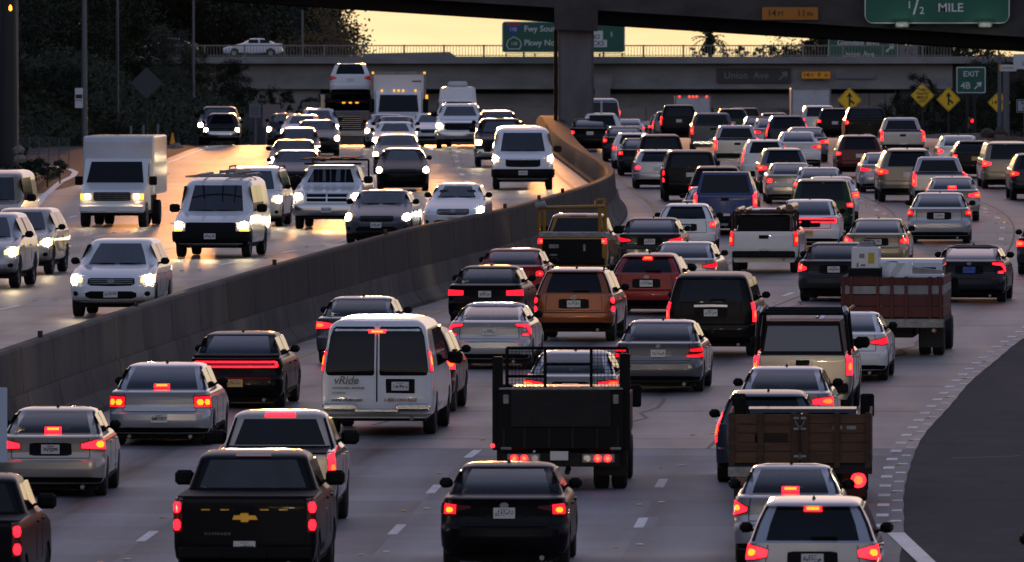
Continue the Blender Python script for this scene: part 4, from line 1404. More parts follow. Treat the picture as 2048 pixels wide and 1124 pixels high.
# ------------------------------------------------------------------ far bridge
M['far_face'] = noisy('far_bridge_concrete', (0.20, 0.195, 0.19), (0.30, 0.29, 0.285), (0.35, 0.35, 0.8), (0.8, 0.95), 8, 0.1, 0.2)  # concrete lightened to stand in for distant haze
M['rail'] = mat('rail_paint', (0.22, 0.20, 0.19), 0.5, 0.3)
YB = 1000.0
sb = F / YB
fb = empty('road_bridge', (0, YB, ZR(YB)), 'long grey concrete road bridge with open railing across the far end', 'bridge')
def bz(py): return ZC + (HZ - py) / sb
def bx(px): return (px - 1024) / sb
def fbox(name, x0, x1, y0, y1, za, zb, m, parent=None, ch=0):
    o = link(name, MB().box(x0, x1, y0, y1, min(za, zb), max(za, zb), ch).mesh(name, m), fb if parent is None else parent)
    o.location = -fb.location
    return o
fbox('deck_edge', bx(150), bx(2250), YB - .6, YB + 13, bz(113), bz(127), M['far_face'])
fbox('girder', bx(470), bx(1905), YB + .3, YB + 12.5, bz(127.2), bz(178), M['far_face'])
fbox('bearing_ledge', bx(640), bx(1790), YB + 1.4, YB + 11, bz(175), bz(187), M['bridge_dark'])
fbox('pier_cap', bx(735), bx(1680), YB + 1.7, YB + 10.8, bz(185), bz(216), M['far_face'])
fbox('abutment', bx(300), bx(640), YB + .9, YB + 12, bz(127.4), ZR(YB) - 2, M['far_face'])
fbox('abutment', bx(1800), bx(2300), YB + .9, YB + 12, bz(127.4), ZR(YB) - 2, M['bridge_face'])
mb = MB()
px0 = bx(1205)
mb.prism([(px0 - .62, ZR(YB) - 3), (px0 + .62, ZR(YB) - 3), (px0 + .62, bz(180)), (px0 + .85, bz(150)), (px0 - .85, bz(150)), (px0 - .62, bz(180))], 'y', YB - .1, YB + .9)
o = link('pier', mb.mesh('pier', M['far_face']), fb); o.location = -fb.location
rail = MB()
rail.box(bx(330), bx(1905), YB - .55, YB - .45, bz(92.5), bz(90), 0)
o = link('rail_top', rail.mesh('rail_top', M['rail']), fb); o.location = -fb.location
o = link('rail_low', MB().box(bx(330), bx(1905), YB - .53, YB - .47, bz(111.5), bz(110)).mesh('rail_low', M['rail']), fb); o.location = -fb.location
bal = MB().box(-.022, .022, -.02, .02, 0, (112 - 92) / sb - .05).mesh('baluster', M['rail'])
post = MB().box(-.075, .075, -.07, .07, 0, (113 - 89.5) / sb).mesh('rail_post', M['rail'])
xs_ = arange(bx(330), bx(1900), .245)
for i, X in enumerate(xs_):
    if i % 13 == 0:
        link('rail_post', post, fb, Vector((X, YB - .5, bz(113))) - fb.location)
    elif X * sb + 1024 < 1008 or X * sb + 1024 > 1245:
        link('baluster', bal, fb, Vector((X, YB - .5, bz(112))) - fb.location)
# rear railing of the deck and the hump of the far road
mb = MB()
mb.prism([(bx(722), bz(113)), (bx(735), bz(106)), (bx(898), bz(103)), (bx(912), bz(113))], 'y', YB + 9, YB + 12)
o = link('rear_parapet', mb.mesh('rear_parapet', M['far_face']), fb); o.location = -fb.location
# wall closing the underpass beyond
wallm = noisy('retaining_wall_concrete', (0.16, 0.14, 0.12), (0.26, 0.23, 0.20), (0.3, 0.3, 0.5), (0.8, 0.95), 8)
rw_ = empty('retaining_wall', (10, 1120, ZR(1120)), 'pale brownish concrete wall seen through the far underpass', 'wall')
for X in arange(-24, 40, 4)[:-1]:
    o = link('wall_panel', MB().box(X + .02, X + 3.98, 1120, 1120.4, ZR(1120) - 2, ZC - .2 + .02 * random.random(), .03).mesh('wall_panel', wallm), rw_)
    o.location = -rw_.location
o = link('wall_core', MB().box(-24, 40, 1120.42, 1120.9, ZR(1120) - 2, ZC - .3).mesh('wall_core', wallm), rw_)
o.location = -rw_.location

# ------------------------------------------------------------------ vehicles in the right-hand roadway (seen from behind)
R_CARS = [
 # kind, column, row (or -depth), tail style, paint, label, options, scale
 ('pickup', -104, 1232, 'vert2', 'black', 'black pickup truck cut off by the lower left edge of the photo', 'chmslx dark', 1.0),
 ('pickup', 488, 1182, 'vert2', 'black', 'black pickup truck with a gold emblem on its tailgate', '', 1.03),
 ('midpickup', 545, 1064, 'vert', 'champagne', 'pale pickup truck directly ahead of the black one with gold emblem', 'chmsl dark', 1.06),
 ('sedan', 100, 996, 'accord', 'champagne', 'champagne silver sedan in the leftmost lane with its high brake light lit', 'chmsl hot numbers', 1.0),
 ('muscle', 318, 893, 'block', 'silver', 'silver sedan with square twin brake lights beside the median barrier', 'chmsl hot dark flush numbers lowplate', 1.0),
 ('muscle', 470, 818, 'bar', 'black', 'glossy black sedan with spoiler and a full width red light bar', 'dark spoiler goldplate lowplate', 1.0),
 ('sedan', 712, 730, 'wide', 'grey', 'grey sedan half hidden behind the white lettered van', '', 1.0),
 ('van', 753, 873, 'vanhi', 'white', 'white passenger van with lettering on its rear doors', 'chromebump hot chmsl', 1.06),
 ('suv', 815, 826, 'suvwide', 'maroon', 'dark maroon suv just right of the white lettered van', 'dark', 1.0),
 ('fastback', 978, 740, 'civic', 'silver', 'silver sedan with C shaped lights ahead of the dark flatbed truck', 'flush', 1.0),
 ('sedan', 969, 656, 'bmw', 'black', 'black sedan between the barrier and the orange suv', '', 1.0),
 ('coupe', 1018, 612, 'rounds', 'red', 'red coupe with round tail lights behind the black sedan', ' noant', 1.0),
 ('suv', 1147, 684, 'tucson', 'orange', 'copper orange suv with black bumper and roof rails', 'dark rails', 1.02),
 ('hatch', 1292, 631, 'small', 'red', 'bright red hatchback right of the copper orange suv', 'dark chmsl', 1.05),
 ('sedan', 1299, 541, 'sliver', 'charcoal', 'dark grey sedan right of the yellow work truck', 'dark', 1.0),
 ('sedan', 1363, 598, 'sliver', 'silver', 'silver sedan between the red hatchback and the white loaded pickup', 'dark', 1.0),
 ('hatch', 1371, 506, 'small', 'white', 'white hatchback with a dark band below its rear window', 'dark', 1.0),
 ('coupe', 1418, 465, 'rounds', 'silver', 'silver coupe with paired round lights ahead of the white hatchback', 'dark', 1.0),
 ('oldpickup', 1527, 547, 'vert', 'white', 'white pickup with a black covered load and pipe rack', 'dark', 1.02),
 ('muscle', 1616, 500, 'bar', 'white', 'white sedan with a full width red light bar and gold plate', 'dark goldplate lowplate', 1.0),
 ('sedan', 1667, 604, 'tri', 'charcoal', 'dark grey sedan beside the load of the red stake truck', '', 1.03),
 ('coupe', 1752, 540, 'tri', 'gold', 'pale gold sedan behind the load of the red stake truck', 'dark', 1.0),
 ('sedan', 1878, 488, 'small', 'silver', 'long silver grey sedan with broad trunk in the right lane', 'dark', 1.06),
 ('fastback', 1938, 606, 'civic', 'charcoal', 'charcoal sedan with C shaped lights and a blue licence plate', 'blueplate dark', 1.03),
 ('coupe', 1690, 763, 'sliver', 'white', 'white coupe sedan tucked behind the red stake truck', 'dark', 1.0),
 ('oldpickup', 1605, 832, 'vert', 'champagne', 'pale pickup with black ladder rack and a tinted canopy window', 'dark', 1.04),
 ('sedan', 1567, 898, 'wide', 'silver', 'silver sedan wedged between the canopy pickup and the dark crossover', '', 1.0),
 ('wagon', 1535, 968, 'tall', 'slate', 'slate crossover with tall lights left of the wooden stake truck', 'dark', 1.0),
 ('compact', 1580, 1133, 'tri', 'silver', 'small silver sedan with lit high brake light below the wooden truck', 'chmsl hot', 1.0),
 ('suv', 1625, 1246, 'suvwide', 'silver', 'pale silver crossover with black rear window cut by the bottom edge', 'chmsl hot dark', 1.0),
 ('sedan', 240, -152, 'wide', 'silver', 'silver car just below the frame in the leftmost lane', 'dark', 1.0),
 ('suv', 760, -150, 'vert', 'grey', 'grey suv just below the frame in the second lane', 'dark', 1.0),
 ('sedan', 1330, -147, 'wide', 'white', 'white car just below the frame in the third lane', 'dark', 1.0),
 ('sedan', 2188, 1265, 'wide', 'black', 'black car showing only its mirror at the lower right corner', 'dark', 1.0),
 ('sedan', 1008, 1142, 'camry', 'black', 'black sedan in the middle lane at the bottom of the photo', 'flush hot', 1.05),
 ('sedan', 1140, 860, 'wide', 'silver', 'silver sedan seen over the bed of the dark flatbed truck', '', 1.0),
 ('sedan', 1316, 786, 'merc', 'grey', 'grey sedan with striped lights right of the dark flatbed truck', 'flush', 1.0),
 ('bigsuv', 1421, 714, 'vert', 'black', 'large black suv with a chrome bar above its plate', 'dark', 1.0),
 # ---- far half
 ('van', 1203, -662, 'vanhi', 'silver', 'silver van beside the overpass column, tallest of the cars there', 'far', 1.0),
 ('suv', 1203, 302, 'small', 'white', 'white suv right beside the overpass column', 'far', 1.0),
 ('sedan', 1180, 303, 'rounds', 'black', 'black sedan peeping out from behind the overpass column', 'far', 1.0),
 ('sedan', 1250, 324, 'small', 'charcoal', 'dark sedan second along the barrier beside the column', 'far', 1.0),
 ('hatch', 1268, 338, 'small', 'white', 'pale roofed hatchback third along the barrier beside the column', 'far', 1.0),
 ('sedan', 1284, 352, 'small', 'charcoal', 'dark sedan fourth along the barrier, with pale roof', 'far', 1.0),
 ('bigsuv', 1322, 358, 'vert', 'black', 'black suv ahead of the silver hatchback near the barrier', 'far', .92),
 ('hatch', 1315, 378, 'rounds', 'silver', 'silver hatchback with twin round lights near the barrier', 'far', 1.0),
 ('bigsuv', 1381, 404, 'vert2', 'black', 'boxy black suv with stacked round lights', 'far', .98),
 ('suv', 1434, 436, 'small', 'black', 'black suv hidden behind the blue pickup', 'far', 1.03),
 ('pickup', 1450, 471, 'vert', 'blue', 'blue pickup with a matching camper shell', 'far', 1.0),
 ('bigsuv', 1358, -700, 'vert', 'black', 'tall black suv with white plate under the far underpass', 'far', 1.03),
 ('suv', 1328, -775, 'small', 'charcoal', 'charcoal suv half behind the tall black suv with white plate', 'far', 1.05),
 ('suv', 1337, -722, 'vert', 'grey', 'grey suv showing one edge left of the tall black suv', 'far', 1.0),
 ('sedan', 1260, -770, 'small', 'white', 'small white sedan far off between column and black suv', 'far', 1.0),
 ('sedan', 1275, -830, 'small', 'silver', 'silver sedan far off beyond the small white one', 'far', 1.0),
 ('sedan', 1302, -800, 'small', 'charcoal', 'dark sedan far off left of the tall black suvs', 'far', 1.0),
 ('pickup', 1426, 308, 'vert', 'slate', 'slate blue pickup under the dark far bridge', 'far chromebump', .95),
 ('midpickup', 1475, 337, 'vert', 'silver', 'silver pickup with dark cab window in the far middle lanes', 'far', 1.0),
 ('bigsuv', 1488, -722, 'small', 'black', 'black suv behind the dark green one near the underpass', 'far', 1.0),
 ('suv', 1465, -690, 'small', 'green', 'dark green suv with pale plate near the underpass', 'far', 1.0),
 ('suv', 1549, -770, 'small', 'slate', 'slate suv in front of the white box truck near the underpass', 'far', 1.1),
 ('sedan', 1524, 298, 'small', 'slate', 'slate sedan left of the small silver one near the underpass', 'far', 1.0),
 ('sedan', 1546, 304, 'wide', 'silver', 'small silver sedan left of the navy suv with tall lights', 'far', 1.0),
 ('suv', 1575, 308, 'tall', 'navy', 'navy suv with tall lights under the far bridge', 'far', 1.0),
 ('sedan', 1598, 336, 'wide', 'white', 'white sedan with wide lights behind the navy suv', 'far', 1.0),
 ('sedan', 1614, 325, 'wide', 'grey', 'grey sedan peeping out right of the white one with wide lights', 'far', 1.0),
 ('wagon', 1531, 361, 'tall', 'white', 'white crossover with a black rear window and tall lights', 'far', 1.0),
 ('suv', 1568, 388, 'suvwide', 'grey', 'grey suv with wide lights in the middle of the far traffic', 'far', 1.0),
 ('coupe', 1583, 408, 'rounds', 'champagne', 'champagne coupe with round light behind the grey suv', 'far', 1.0),
 ('sedan', 1641, 421, 'small', 'silver', 'silver sedan whose roof shows above the green and yellow cab', 'far', 1.0),
 ('minivan', 1644, 470, 'small', 'green', 'dark green minivan cab with yellow pillars', 'far', 1.0),
 ('sedan', 1663, 443, 'wide', 'white', 'white sedan right of the green and yellow cab', 'far', 1.0),
 ('bigsuv', 1638, -690, 'small', 'silver', 'silver suv below the white box truck by the far bridge', 'far', .98),
 ('wagon', 1670, -680, 'small', 'black', 'black crossover with pale roof below the first merge sign', 'far', 1.05),
 ('pickup', 1735, 297, 'small', 'black', 'tall black pickup below the first yellow merge sign', 'far', 1.0),
 ('midpickup', 1806, 318, 'vert', 'silver', 'silver pickup alone at the right of the far traffic', 'far', 1.0),
 ('suv', 1720, 356, 'small', 'maroon', 'dark red suv behind the tall black pickup', 'far', 1.0),
 ('sedan', 1771, 386, 'sliver', 'silver', 'silver sedan between the dark red suv and the tan one', 'far', 1.0),
 ('suv', 1817, 405, 'suvwide', 'tan', 'tan suv with roof rails in the right lanes', 'far rails', 1.14),
 ('midpickup', 1881, 417, 'vert', 'silver', 'silver pickup just ahead of the champagne sedan with lit brake lights', 'far', 1.02),
 ('sedan', 1905, 443, 'wide', 'champagne', 'champagne sedan with high brake light ahead of the long silver one', 'far chmsl', 1.0),
 ('sedan', 1921, 345, 'tri', 'white', 'pale sedan with triangular light near the concrete kerb wall', 'far', 1.0),
 ('hatch', 1951, 356, 'small', 'black', 'black hatchback with gold plate near the right edge', 'far goldplate', 1.0),
 ('minivan', 2018, 378, 'suvwide', 'tan', 'tan minivan at the right edge of the far traffic', 'far', 1.0),
 ('suv', 2074, 401, 'suvwide', 'charcoal', 'charcoal suv cut by the right edge behind the tan minivan', 'far', 1.0),
 ('sedan', 2098, 550, 'wide', 'charcoal', 'dark car cut by the right edge with one red light showing', 'dark', 1.0),
]
made = {}
for (kind, px, wh, st, paint, label, opts, sc) in R_CARS:
    made[label] = car('R', kind, px, wh, st, paint, label, opts, sc)
def find(s): return next(v for k, v in made.items() if s in k)

# lettering and extra parts on single cars
def on_plate(s, txt):
    root, parts, B = find(s)
    pl = next(o for o in parts if o.name.startswith('license_plate'))
    text(txt, .088, pl, (0, -.016, -.006), M['ink'], sx=.78)
    text('California', .032, pl, (0, -.016, .055), M['p_red'])
on_plate('champagne silver sedan', '7NTJ299')
on_plate('square twin', '6MRT877')
root, parts, B = find('gold emblem')
tg = next(o for o in parts if o.name.startswith('tailgate'))
mb = MB().prism([(-.17, -.03), (-.05, -.03), (-.05, -.062), (.05, -.062), (.065, -.03), (.185, -.03), (.155, .03), (.055, .03), (.055, .062), (-.05, .062), (-.065, .03), (-.15, .03)], 'y', -.012, 0)
p = B.P('r', 0, 1.0)
link('emblem', mb.mesh('emblem', M['gold']), tg, (0, p.y - .024, 1.03))
mb = MB()
for q in (-.55, -.28, .28, .55):
    mb.box(q - .06, q + .06, -.008, 0, -.008, .008)
link('badge', mb.mesh('badge', M['gold']), tg, (0, p.y - .022, 1.14))
text('S I L V E R A D O', .05, tg, (-.38, p.y - .026, .80), M['dullsteel'])
for lab, z, w in (('middle lane at the bottom', .93, .05), ('silver sedan with C shaped', .99, .045), ('blue licence plate', .99, .045), ('striped lights', .98, .04), ('champagne silver sedan', .965, .045), ('bright red hatchback', .92, .05), ('copper orange', 1.02, .06)):
    root, parts, B = find(lab)
    p = B.P('r', 0, z)
    ring = MB()
    pts = [(w * 1.3 * math.cos(a * math.pi / 6), w * .85 * math.sin(a * math.pi / 6)) for a in range(12)]
    ring.prism(pts, 'y', -.012, .01)
    link('emblem', ring.mesh('emblem', M['emblem']), root, (0, p.y - .008, z))
# white lettered van
root, parts, B = find('passenger van')
def vtext(t, size, x, z, m, **k):
    p = B.P('r', 0.3, z)
    return text(t, size, root, (x, p.y - .03, z), m, align='LEFT', **k)
vtext('vRide', .20, -.78, 1.0, M['p_grey'], shear=.25)
vtext('commuter services', .075, -.80, .875, M['p_grey'], shear=.2)
vtext('ENTERPRISE', .045, -.80, .78, M['p_grey'])
vtext('www.vRide.com', .085, -.82, .655, M['ink'], shear=.2)
vtext('1-800-VAN RIDE', .085, .12, .655, M['p_orange'], shear=.2)
# cab with yellow pillars
root, parts, B = find('yellow pillars')
for sg in (1, -1):
    mb = B.patch(MB(), 'r', [(.90, 1.14, 1.64), (1.04, 1.14, 1.64)], .012, 4, .02, sg < 0)
    link('pillar_panel', mb.mesh('pillar_panel', M['p_taxi'], 50), root)
# camper shell of the blue pickup
root, parts, B = find('camper shell')
mb = MB().add([(-.93, .12, 1.30), (.93, .12, 1.30), (.93, 2.05, 1.30), (-.93, 2.05, 1.30), (-.74, .34, 2.0), (.74, .34, 2.0), (.74, 2.05, 2.0), (-.74, 2.05, 2.0)], [(0, 1, 5, 4), (1, 2, 6, 5), (2, 3, 7, 6), (3, 0, 4, 7), (4, 5, 6, 7)])
can = link('camper_shell', mb.mesh('camper_shell', M['p_blue']), root)
link('shell_window', MB().add([(-.80, .125, 1.36), (.80, .125, 1.36), (.68, .31, 1.92), (-.68, .31, 1.92)], [(0, 1, 2, 3)]).mesh('shell_window', M['tint']), can)
# canopy pickup: canopy with window, ladder rack
def frame(root, name, tubes, r, m, n=6):
    mb = MB()
    for t in tubes: mb.tube(t, r, n)
    return link(name, mb.mesh(name, m, 40), root)
root, parts, B = find('ladder rack')
cw, y0, y1, z0, z1 = .80, .12, 1.98, 1.17, 1.80
mb = MB()
mb.add([(-cw, y0, z0), (cw, y0, z0), (cw, y1, z0), (-cw, y1, z0), (-cw + .1, y0 + .12, z1), (cw - .1, y0 + .12, z1), (cw - .1, y1, z1), (-cw + .1, y1, z1)], [(0, 1, 5, 4), (1, 2, 6, 5), (2, 3, 7, 6), (3, 0, 4, 7), (4, 5, 6, 7), (0, 3, 2, 1)])
can = link('canopy', mb.mesh('canopy', M['black']), root)
wm = MB().add([(-cw + .06, y0 - .015 + .012, z0 + .06), (cw - .06, y0 - .015 + .012, z0 + .06), (cw - .13, y0 + .082, z1 - .09), (-cw + .13, y0 + .082, z1 - .09)], [(0, 1, 2, 3)])
M['canopyglass'] = mat('canopy_glass', (0.10, 0.10, 0.115), 0.12, 0, 0.3)
link('canopy_window', wm.mesh('canopy_window', M['canopyglass']), can)
frame(root, 'ladder_rack', [[(-.90, .15, 1.15), (-.80, .2, 1.95), (.80, .2, 1.95), (.90, .15, 1.15)], [(-.88, 1.9, 1.15), (-.80, 1.9, 1.95), (.80, 1.9, 1.95), (.88, 1.9, 1.15)], [(-.84, .0, 1.99), (-.84, 3.4, 1.99)], [(.84, 0, 1.99), (.84, 3.4, 1.99)], [(-.80, 3.2, 1.95), (.80, 3.2, 1.95)]], .035, M['black'], 8)
for sg in (1, -1):
    link('rack_end', MB().cyl((sg * .84, -.02, 1.97), (sg * .80, .12, 2.06), .05, .05, 8).mesh('rack_end', M['chrome']), root)
# white pickup with covered load and pipes
root, parts, B = find('covered load')
mb = MB().box(-.72, .72, .2, 1.9, .9, 1.62, .06)
o = link('load', mb.mesh('load', M['black']), root)
frame(root, 'pipe_rack', [[(-.86, .25, 1.1), (-.86, .25, 1.68), (.86, .25, 1.68), (.86, .25, 1.1)], [(-.86, 1.8, 1.1), (-.86, 1.8, 1.68), (.86, 1.8, 1.68), (.86, 1.8, 1.1)]], .035, M['p_brown'], 6)
for (x, r) in ((-.72, .055), (-.5, .05), (.42, .07), (.72, .11)):
    link('pipe', MB().cyl((x, -.05, 1.70 + r), (x, 3.0, 1.70 + r), r, r, 10).mesh('pipe', M['p_brown'], 40), root)

# ---- work trucks in the right-hand roadway
def truck_wheels(root, axles, half, r=.40, dual=True, w=.26):
    t = MB().lathe([(-w / 2, r * .6), (-w / 2, r * .9), (-w / 2 + .03, r), (w / 2 - .03, r), (w / 2, r * .9), (w / 2, r * .6)], (0, 0, 0), 'x', 22).mesh('wheel', M['rubber'], 40)
    h = MB().lathe([(w * .2, .001), (w * .35, r * .3), (w * .1, r * .34), (w * .3, r * .62), (w * .5, r * .66)], (0, 0, 0), 'x', 16)
    h.lathe([(-w * .2, .001), (-w * .35, r * .3), (-w * .1, r * .34), (-w * .3, r * .62), (-w * .5, r * .66)], (0, 0, 0), 'x', 16)
    h = h.mesh('rim', M['dullsteel'], 40)
    for (y, d) in axles:
        for sg in (1, -1):
            for k in range(2 if d and dual else 1):
                o = link('wheel', t, root, (sg * (half - w / 2 - k * (w + .05)), y, r))
                link('rim', h, o)
def pmesh(root, name, fn, m, smooth=None, loc=None):
    mb = MB()
    fn(mb)
    return link(name, mb.mesh(name, m, smooth), root, loc)
def cab(root, y0, paint, w=.95, top=2.05, hood=1.3):
    """truck cab with hood, its back at y0"""
    prof = [(y0, .55), (y0, top - .08), (y0 + .12, top), (y0 + 1.25, top), (y0 + 1.75, 1.38), (y0 + 1.75 + hood * .8, 1.22), (y0 + 1.75 + hood, 1.02), (y0 + 1.75 + hood, .5)]
    c = pmesh(root, 'cab', lambda m: m.prism(prof, 'x', -w, w), M['p_' + paint])
    pmesh(root, 'rear_window', lambda m: m.box(-w + .15, w - .15, y0 - .012, y0 + .01, 1.38, top - .18), M['tint'])
    for sg in (1, -1):
        x0, x1 = sorted((sg * (w - .01), sg * (w + .008)))
        pmesh(root, 'side_window', lambda m: m.prism([(y0 + .2, 1.35), (y0 + .2, top - .15), (y0 + 1.2, top - .15), (y0 + 1.6, 1.35)], 'x', x0, x1), M['tint'])
        pmesh(root, 'wing_mirror', lambda m: m.box(*sorted((sg * (w + .06), sg * (w + .30))), y0 + 1.5, y0 + 1.6, 1.25, 1.65, .03), M['black'])
    return c
def lamp(root, x, z, y, r, key='brake', core=None):
    o = pmesh(root, 'taillight', lambda m: m.cyl((x, y, z), (x, y + .04, z), r, r, 14), M[key], 40)
    if core: pmesh(o, 'bulb', lambda m: m.cyl((x, y - .008, z), (x, y + .01, z), r * .55, r * .55, 12), M[core], 40)
def mk_truck(px, yg, L, name, label, cat, sc=1.0):
    loc, rot = pose('R', px, yr_of(yg), L)
    return empty(name, loc, label, cat, None, rot, sc)

# dark flatbed with mesh sides
t = mk_truck(1122, 983, 6.5, 'flatbed_truck', 'dark flatbed truck with black tailgate and mesh headboard', 'truck')
cab(t, 3.7, 'black', .95, 1.66)
pmesh(t, 'bed', lambda m: m.box(-1.12, 1.12, .05, 3.6, .82, .95), M['black'])
pmesh(t, 'tailgate', lambda m: m.box(-1.08, 1.08, .0, .06, .72, 1.74, .02), M['black'])
for x in (-.98, -.62, -.2, .2, .62, .98):
    pmesh(t, 'rib', lambda m: m.box(x - .025, x + .025, -.03, -.002, .74, 1.08, .008), M['under'])
pmesh(t, 'top_edge', lambda m: m.box(-1.06, 1.06, -.015, .07, 1.742, 1.775, .006), M['dullsteel'])
for x in (-.94, .94):
    pmesh(t, 'latch', lambda m: m.box(x - .05, x + .05, -.045, -.003, 1.5, 1.66, .012), M['dullsteel'])
    pmesh(t, 'hinge', lambda m: m.cyl((x - .09, -.03, .735), (x + .09, -.03, .735), .025, .025, 8), M['dullsteel'])
pmesh(t, 'tailgate_pad', lambda m: m.box(-.86, .86, -.05, -.003, 1.10, 1.74, .02), M['under'])
for sg in (1, -1):
    x0, x1 = sorted((sg * 1.0, sg * 1.18))
    pmesh(t, 'post', lambda m: m.box(x0, x1, .08, .28, .7, 2.3 if sg < 0 else 2.36, .02), M['black'])
    pmesh(t, 'side_panel', lambda m: m.box(*sorted((sg * 1.09, sg * 1.14)), .3, 3.6, .95, 1.62), M['black'])
    pmesh(t, 'mud_flap', lambda m: m.box(*sorted((sg * .55, sg * 1.12)), .55, .57, .25, .8), M['rubber'])
frame(t, 'headboard', [[(-1.05, 3.5, .9), (-1.05, 3.5, 2.34), (1.05, 3.5, 2.34), (1.05, 3.5, .9)], [(-.38, 3.5, 1.6), (-.38, 3.5, 2.34)], [(.42, 3.5, 1.6), (.42, 3.5, 2.34)], [(-1.05, 3.5, 1.85), (-.38, 3.5, 1.85)], [(-.38, 3.5, 2.06), (.42, 3.5, 2.06)]], .028, M['black'], 6)
mesh_ = MB()
for i in range(34):
    x = -1.02 + i * .062
    if x < -.36 or x > .42: mesh_.box(x - .004, x + .004, 3.49, 3.50, 1.1, 2.32)
for i in range(20):
    z = 1.1 + i * .062
    mesh_.box(-1.04, -.38, 3.485, 3.49, z - .004, z + .004)
    mesh_.box(.42, 1.04, 3.485, 3.49, z - .004, z + .004)
tag(link('wire_mesh', mesh_.mesh('wire_mesh', M['black']), t), kind='stuff')
pmesh(t, 'rear_bumper', lambda m: m.box(-1.0, 1.0, .06, .2, .42, .66, .02), M['under'])
for sg in (-1, 1):
    pmesh(t, 'lamp_bar', lambda m: m.box(*sorted((sg * .36, sg * .92)), .02, .06, .49, .64, .01), M['dullsteel'])
    lamp(t, sg * .80, .565, .0, .062, 'brake', 'bulb')
    lamp(t, sg * .63, .565, .0, .062, 'brake', 'bulb')
    lamp(t, sg * .45, .565, .0, .055, 'clear')
lamp(t, -1.17, .78, .06, .035, 'brake')
pl = pmesh(t, 'license_plate', lambda m: m.box(-.155, .155, -.012, .012, -.078, .078, .004), M['plate'], None, (-.03, .01, .61))
pmesh(t, 'underbody', lambda m: m.box(-.45, .45, .4, 6.0, .45, .8), M['under'])
pmesh(t, 'exhaust', lambda m: m.cyl((.1, .3, .32), (.1, .9, .35), .05, .05, 10), M['under'])
truck_wheels(t, [(1.3, True), (5.2, False)], 1.1, .40)

# red stake truck with appliances
t = mk_truck(1784, 714, 7.0, 'stake_truck', 'dark red stake bed truck carrying old appliances', 'truck')
cab(t, 4.2, 'white', .95, 2.1)
M['redwood'] = noisy('red_stake_paint', (0.06, 0.012, 0.010), (0.12, 0.022, 0.016), (3, 3, 1), (0.6, 0.85), 6)
M['greyboard'] = noisy('grey_board', (0.20, 0.19, 0.19), (0.34, 0.33, 0.32), (3, 3, 1), (0.6, 0.85), 6)
pmesh(t, 'bed', lambda m: m.box(-1.16, 1.16, .05, 4.1, .78, .92), M['under'])
pmesh(t, 'bed_sill', lambda m: m.box(-1.17, 1.17, -.02, .05, .66, .86, .015), M['dullsteel'])
for z0, z1, mk in ((.90, 1.14, 'redwood'), (1.155, 1.40, 'redwood'), (1.42, 1.60, 'greyboard'), (1.615, 1.80, 'redwood')):
    pmesh(t, 'plank', lambda m: m.box(-1.14, 1.14, .02, .05, z0, z1, .006), M[mk])
    for sg in (1, -1):
        pmesh(t, 'plank', lambda m: m.box(*sorted((sg * 1.13, sg * 1.16)), .08, 4.0, z0, z1, .006), M[mk])
for x in (-1.1, -.92, -.32, .0, .32, .86, 1.1):
    pmesh(t, 'stake', lambda m: m.box(x - .035, x + .035, -.03, .018, .86, 1.82, .008), M['redwood'])
for x in (-.95, .95):
    lamp(t, x, .60, .0, .05, 'lens')
lamp(t, -.28, .58, .02, .05, 'clear')
for sg in (1, -1):
    pmesh(t, 'mud_flap', lambda m: m.box(*sorted((sg * .6, sg * 1.14)), .6, .62, .2, .72), M['rubber'])
pmesh(t, 'post', lambda m: m.box(-.50, -.42, -.01, .05, .15, .70), M['dullsteel'])
pmesh(t, 'underbody', lambda m: m.box(-.45, .45, .5, 6.4, .42, .78), M['under'])
truck_wheels(t, [(1.5, True), (5.7, False)], 1.12, .40)
tm = t
def on_truck(tr, name, loc, label, cat):
    v = tr.matrix_basis if False else None
    h = -tr.rotation_euler.z
    x, y, z = loc
    p = tr.location + Vector((x * math.cos(h) + y * math.sin(h), -x * math.sin(h) + y * math.cos(h), z + y * math.tan(tr.rotation_euler.x)))
    return empty(name, p, label, cat, None, (0, 0, -h))
M['enamel'] = mat('white_enamel', (0.66, 0.67, 0.70), 0.35, 0, 0.3)
a = on_truck(tm, 'water_heater_box', (-.62, .7, .92), 'white appliance box with a yellow sticker on the red stake truck', 'appliance')
pmesh(a, 'case', lambda m: m.box(-.32, .32, -.3, .3, 0, 1.55, .03), M['enamel'])
pmesh(a, 'sticker', lambda m: m.box(.06, .20, -.312, -.302, 1.18, 1.42), M['p_taxi'])
pmesh(a, 'print', lambda m: (m.box(-.14, -.02, -.31, -.302, 1.30, 1.40), m.box(-.2, -.16, -.31, -.302, 1.1, 1.2), m.box(-.10, .0, -.31, -.302, 1.12, 1.16)), M['p_grey'])
pmesh(a, 'coil', lambda m: (m.lathe([(0, .22), (.10, .16), (.12, .02)], (0, 0, 1.555), 'z', 14), m.tube([(-.2, 0, 1.55), (-.1, 0, 1.72), (.15, 0, 1.70), (.25, 0, 1.55)], .02, 6)), M['dullsteel'], 40)
a = on_truck(tm, 'television', (-.62, .28, 1.15), 'black box shaped appliance leaning in front of the white box', 'appliance')
pmesh(a, 'case', lambda m: m.box(-.38, .38, -.12, .08, 0, .85, .04), M['black'])
pmesh(a, 'back_cover', lambda m: m.box(-.28, .28, -.18, -.121, .12, .7, .04), M['under'])
a = on_truck(tm, 'wrapped_appliance', (.10, .7, .92), 'crumpled white wrapped appliance in the middle of the truck bed', 'appliance')
random.seed(3)
mb = MB()
for i in range(5):
    for j in range(5):
        mb.v.append((-.34 + .17 * i + random.uniform(-.02, .02), -.3 + random.uniform(-.04, .04), 0 + .3 * j + random.uniform(-.02, .02)))
for i in range(4):
    for j in range(4):
        mb.f.append([i * 5 + j, (i + 1) * 5 + j, (i + 1) * 5 + j + 1, i * 5 + j + 1])
mb.box(-.34, .34, -.24, .3, 0, 1.2, .05)
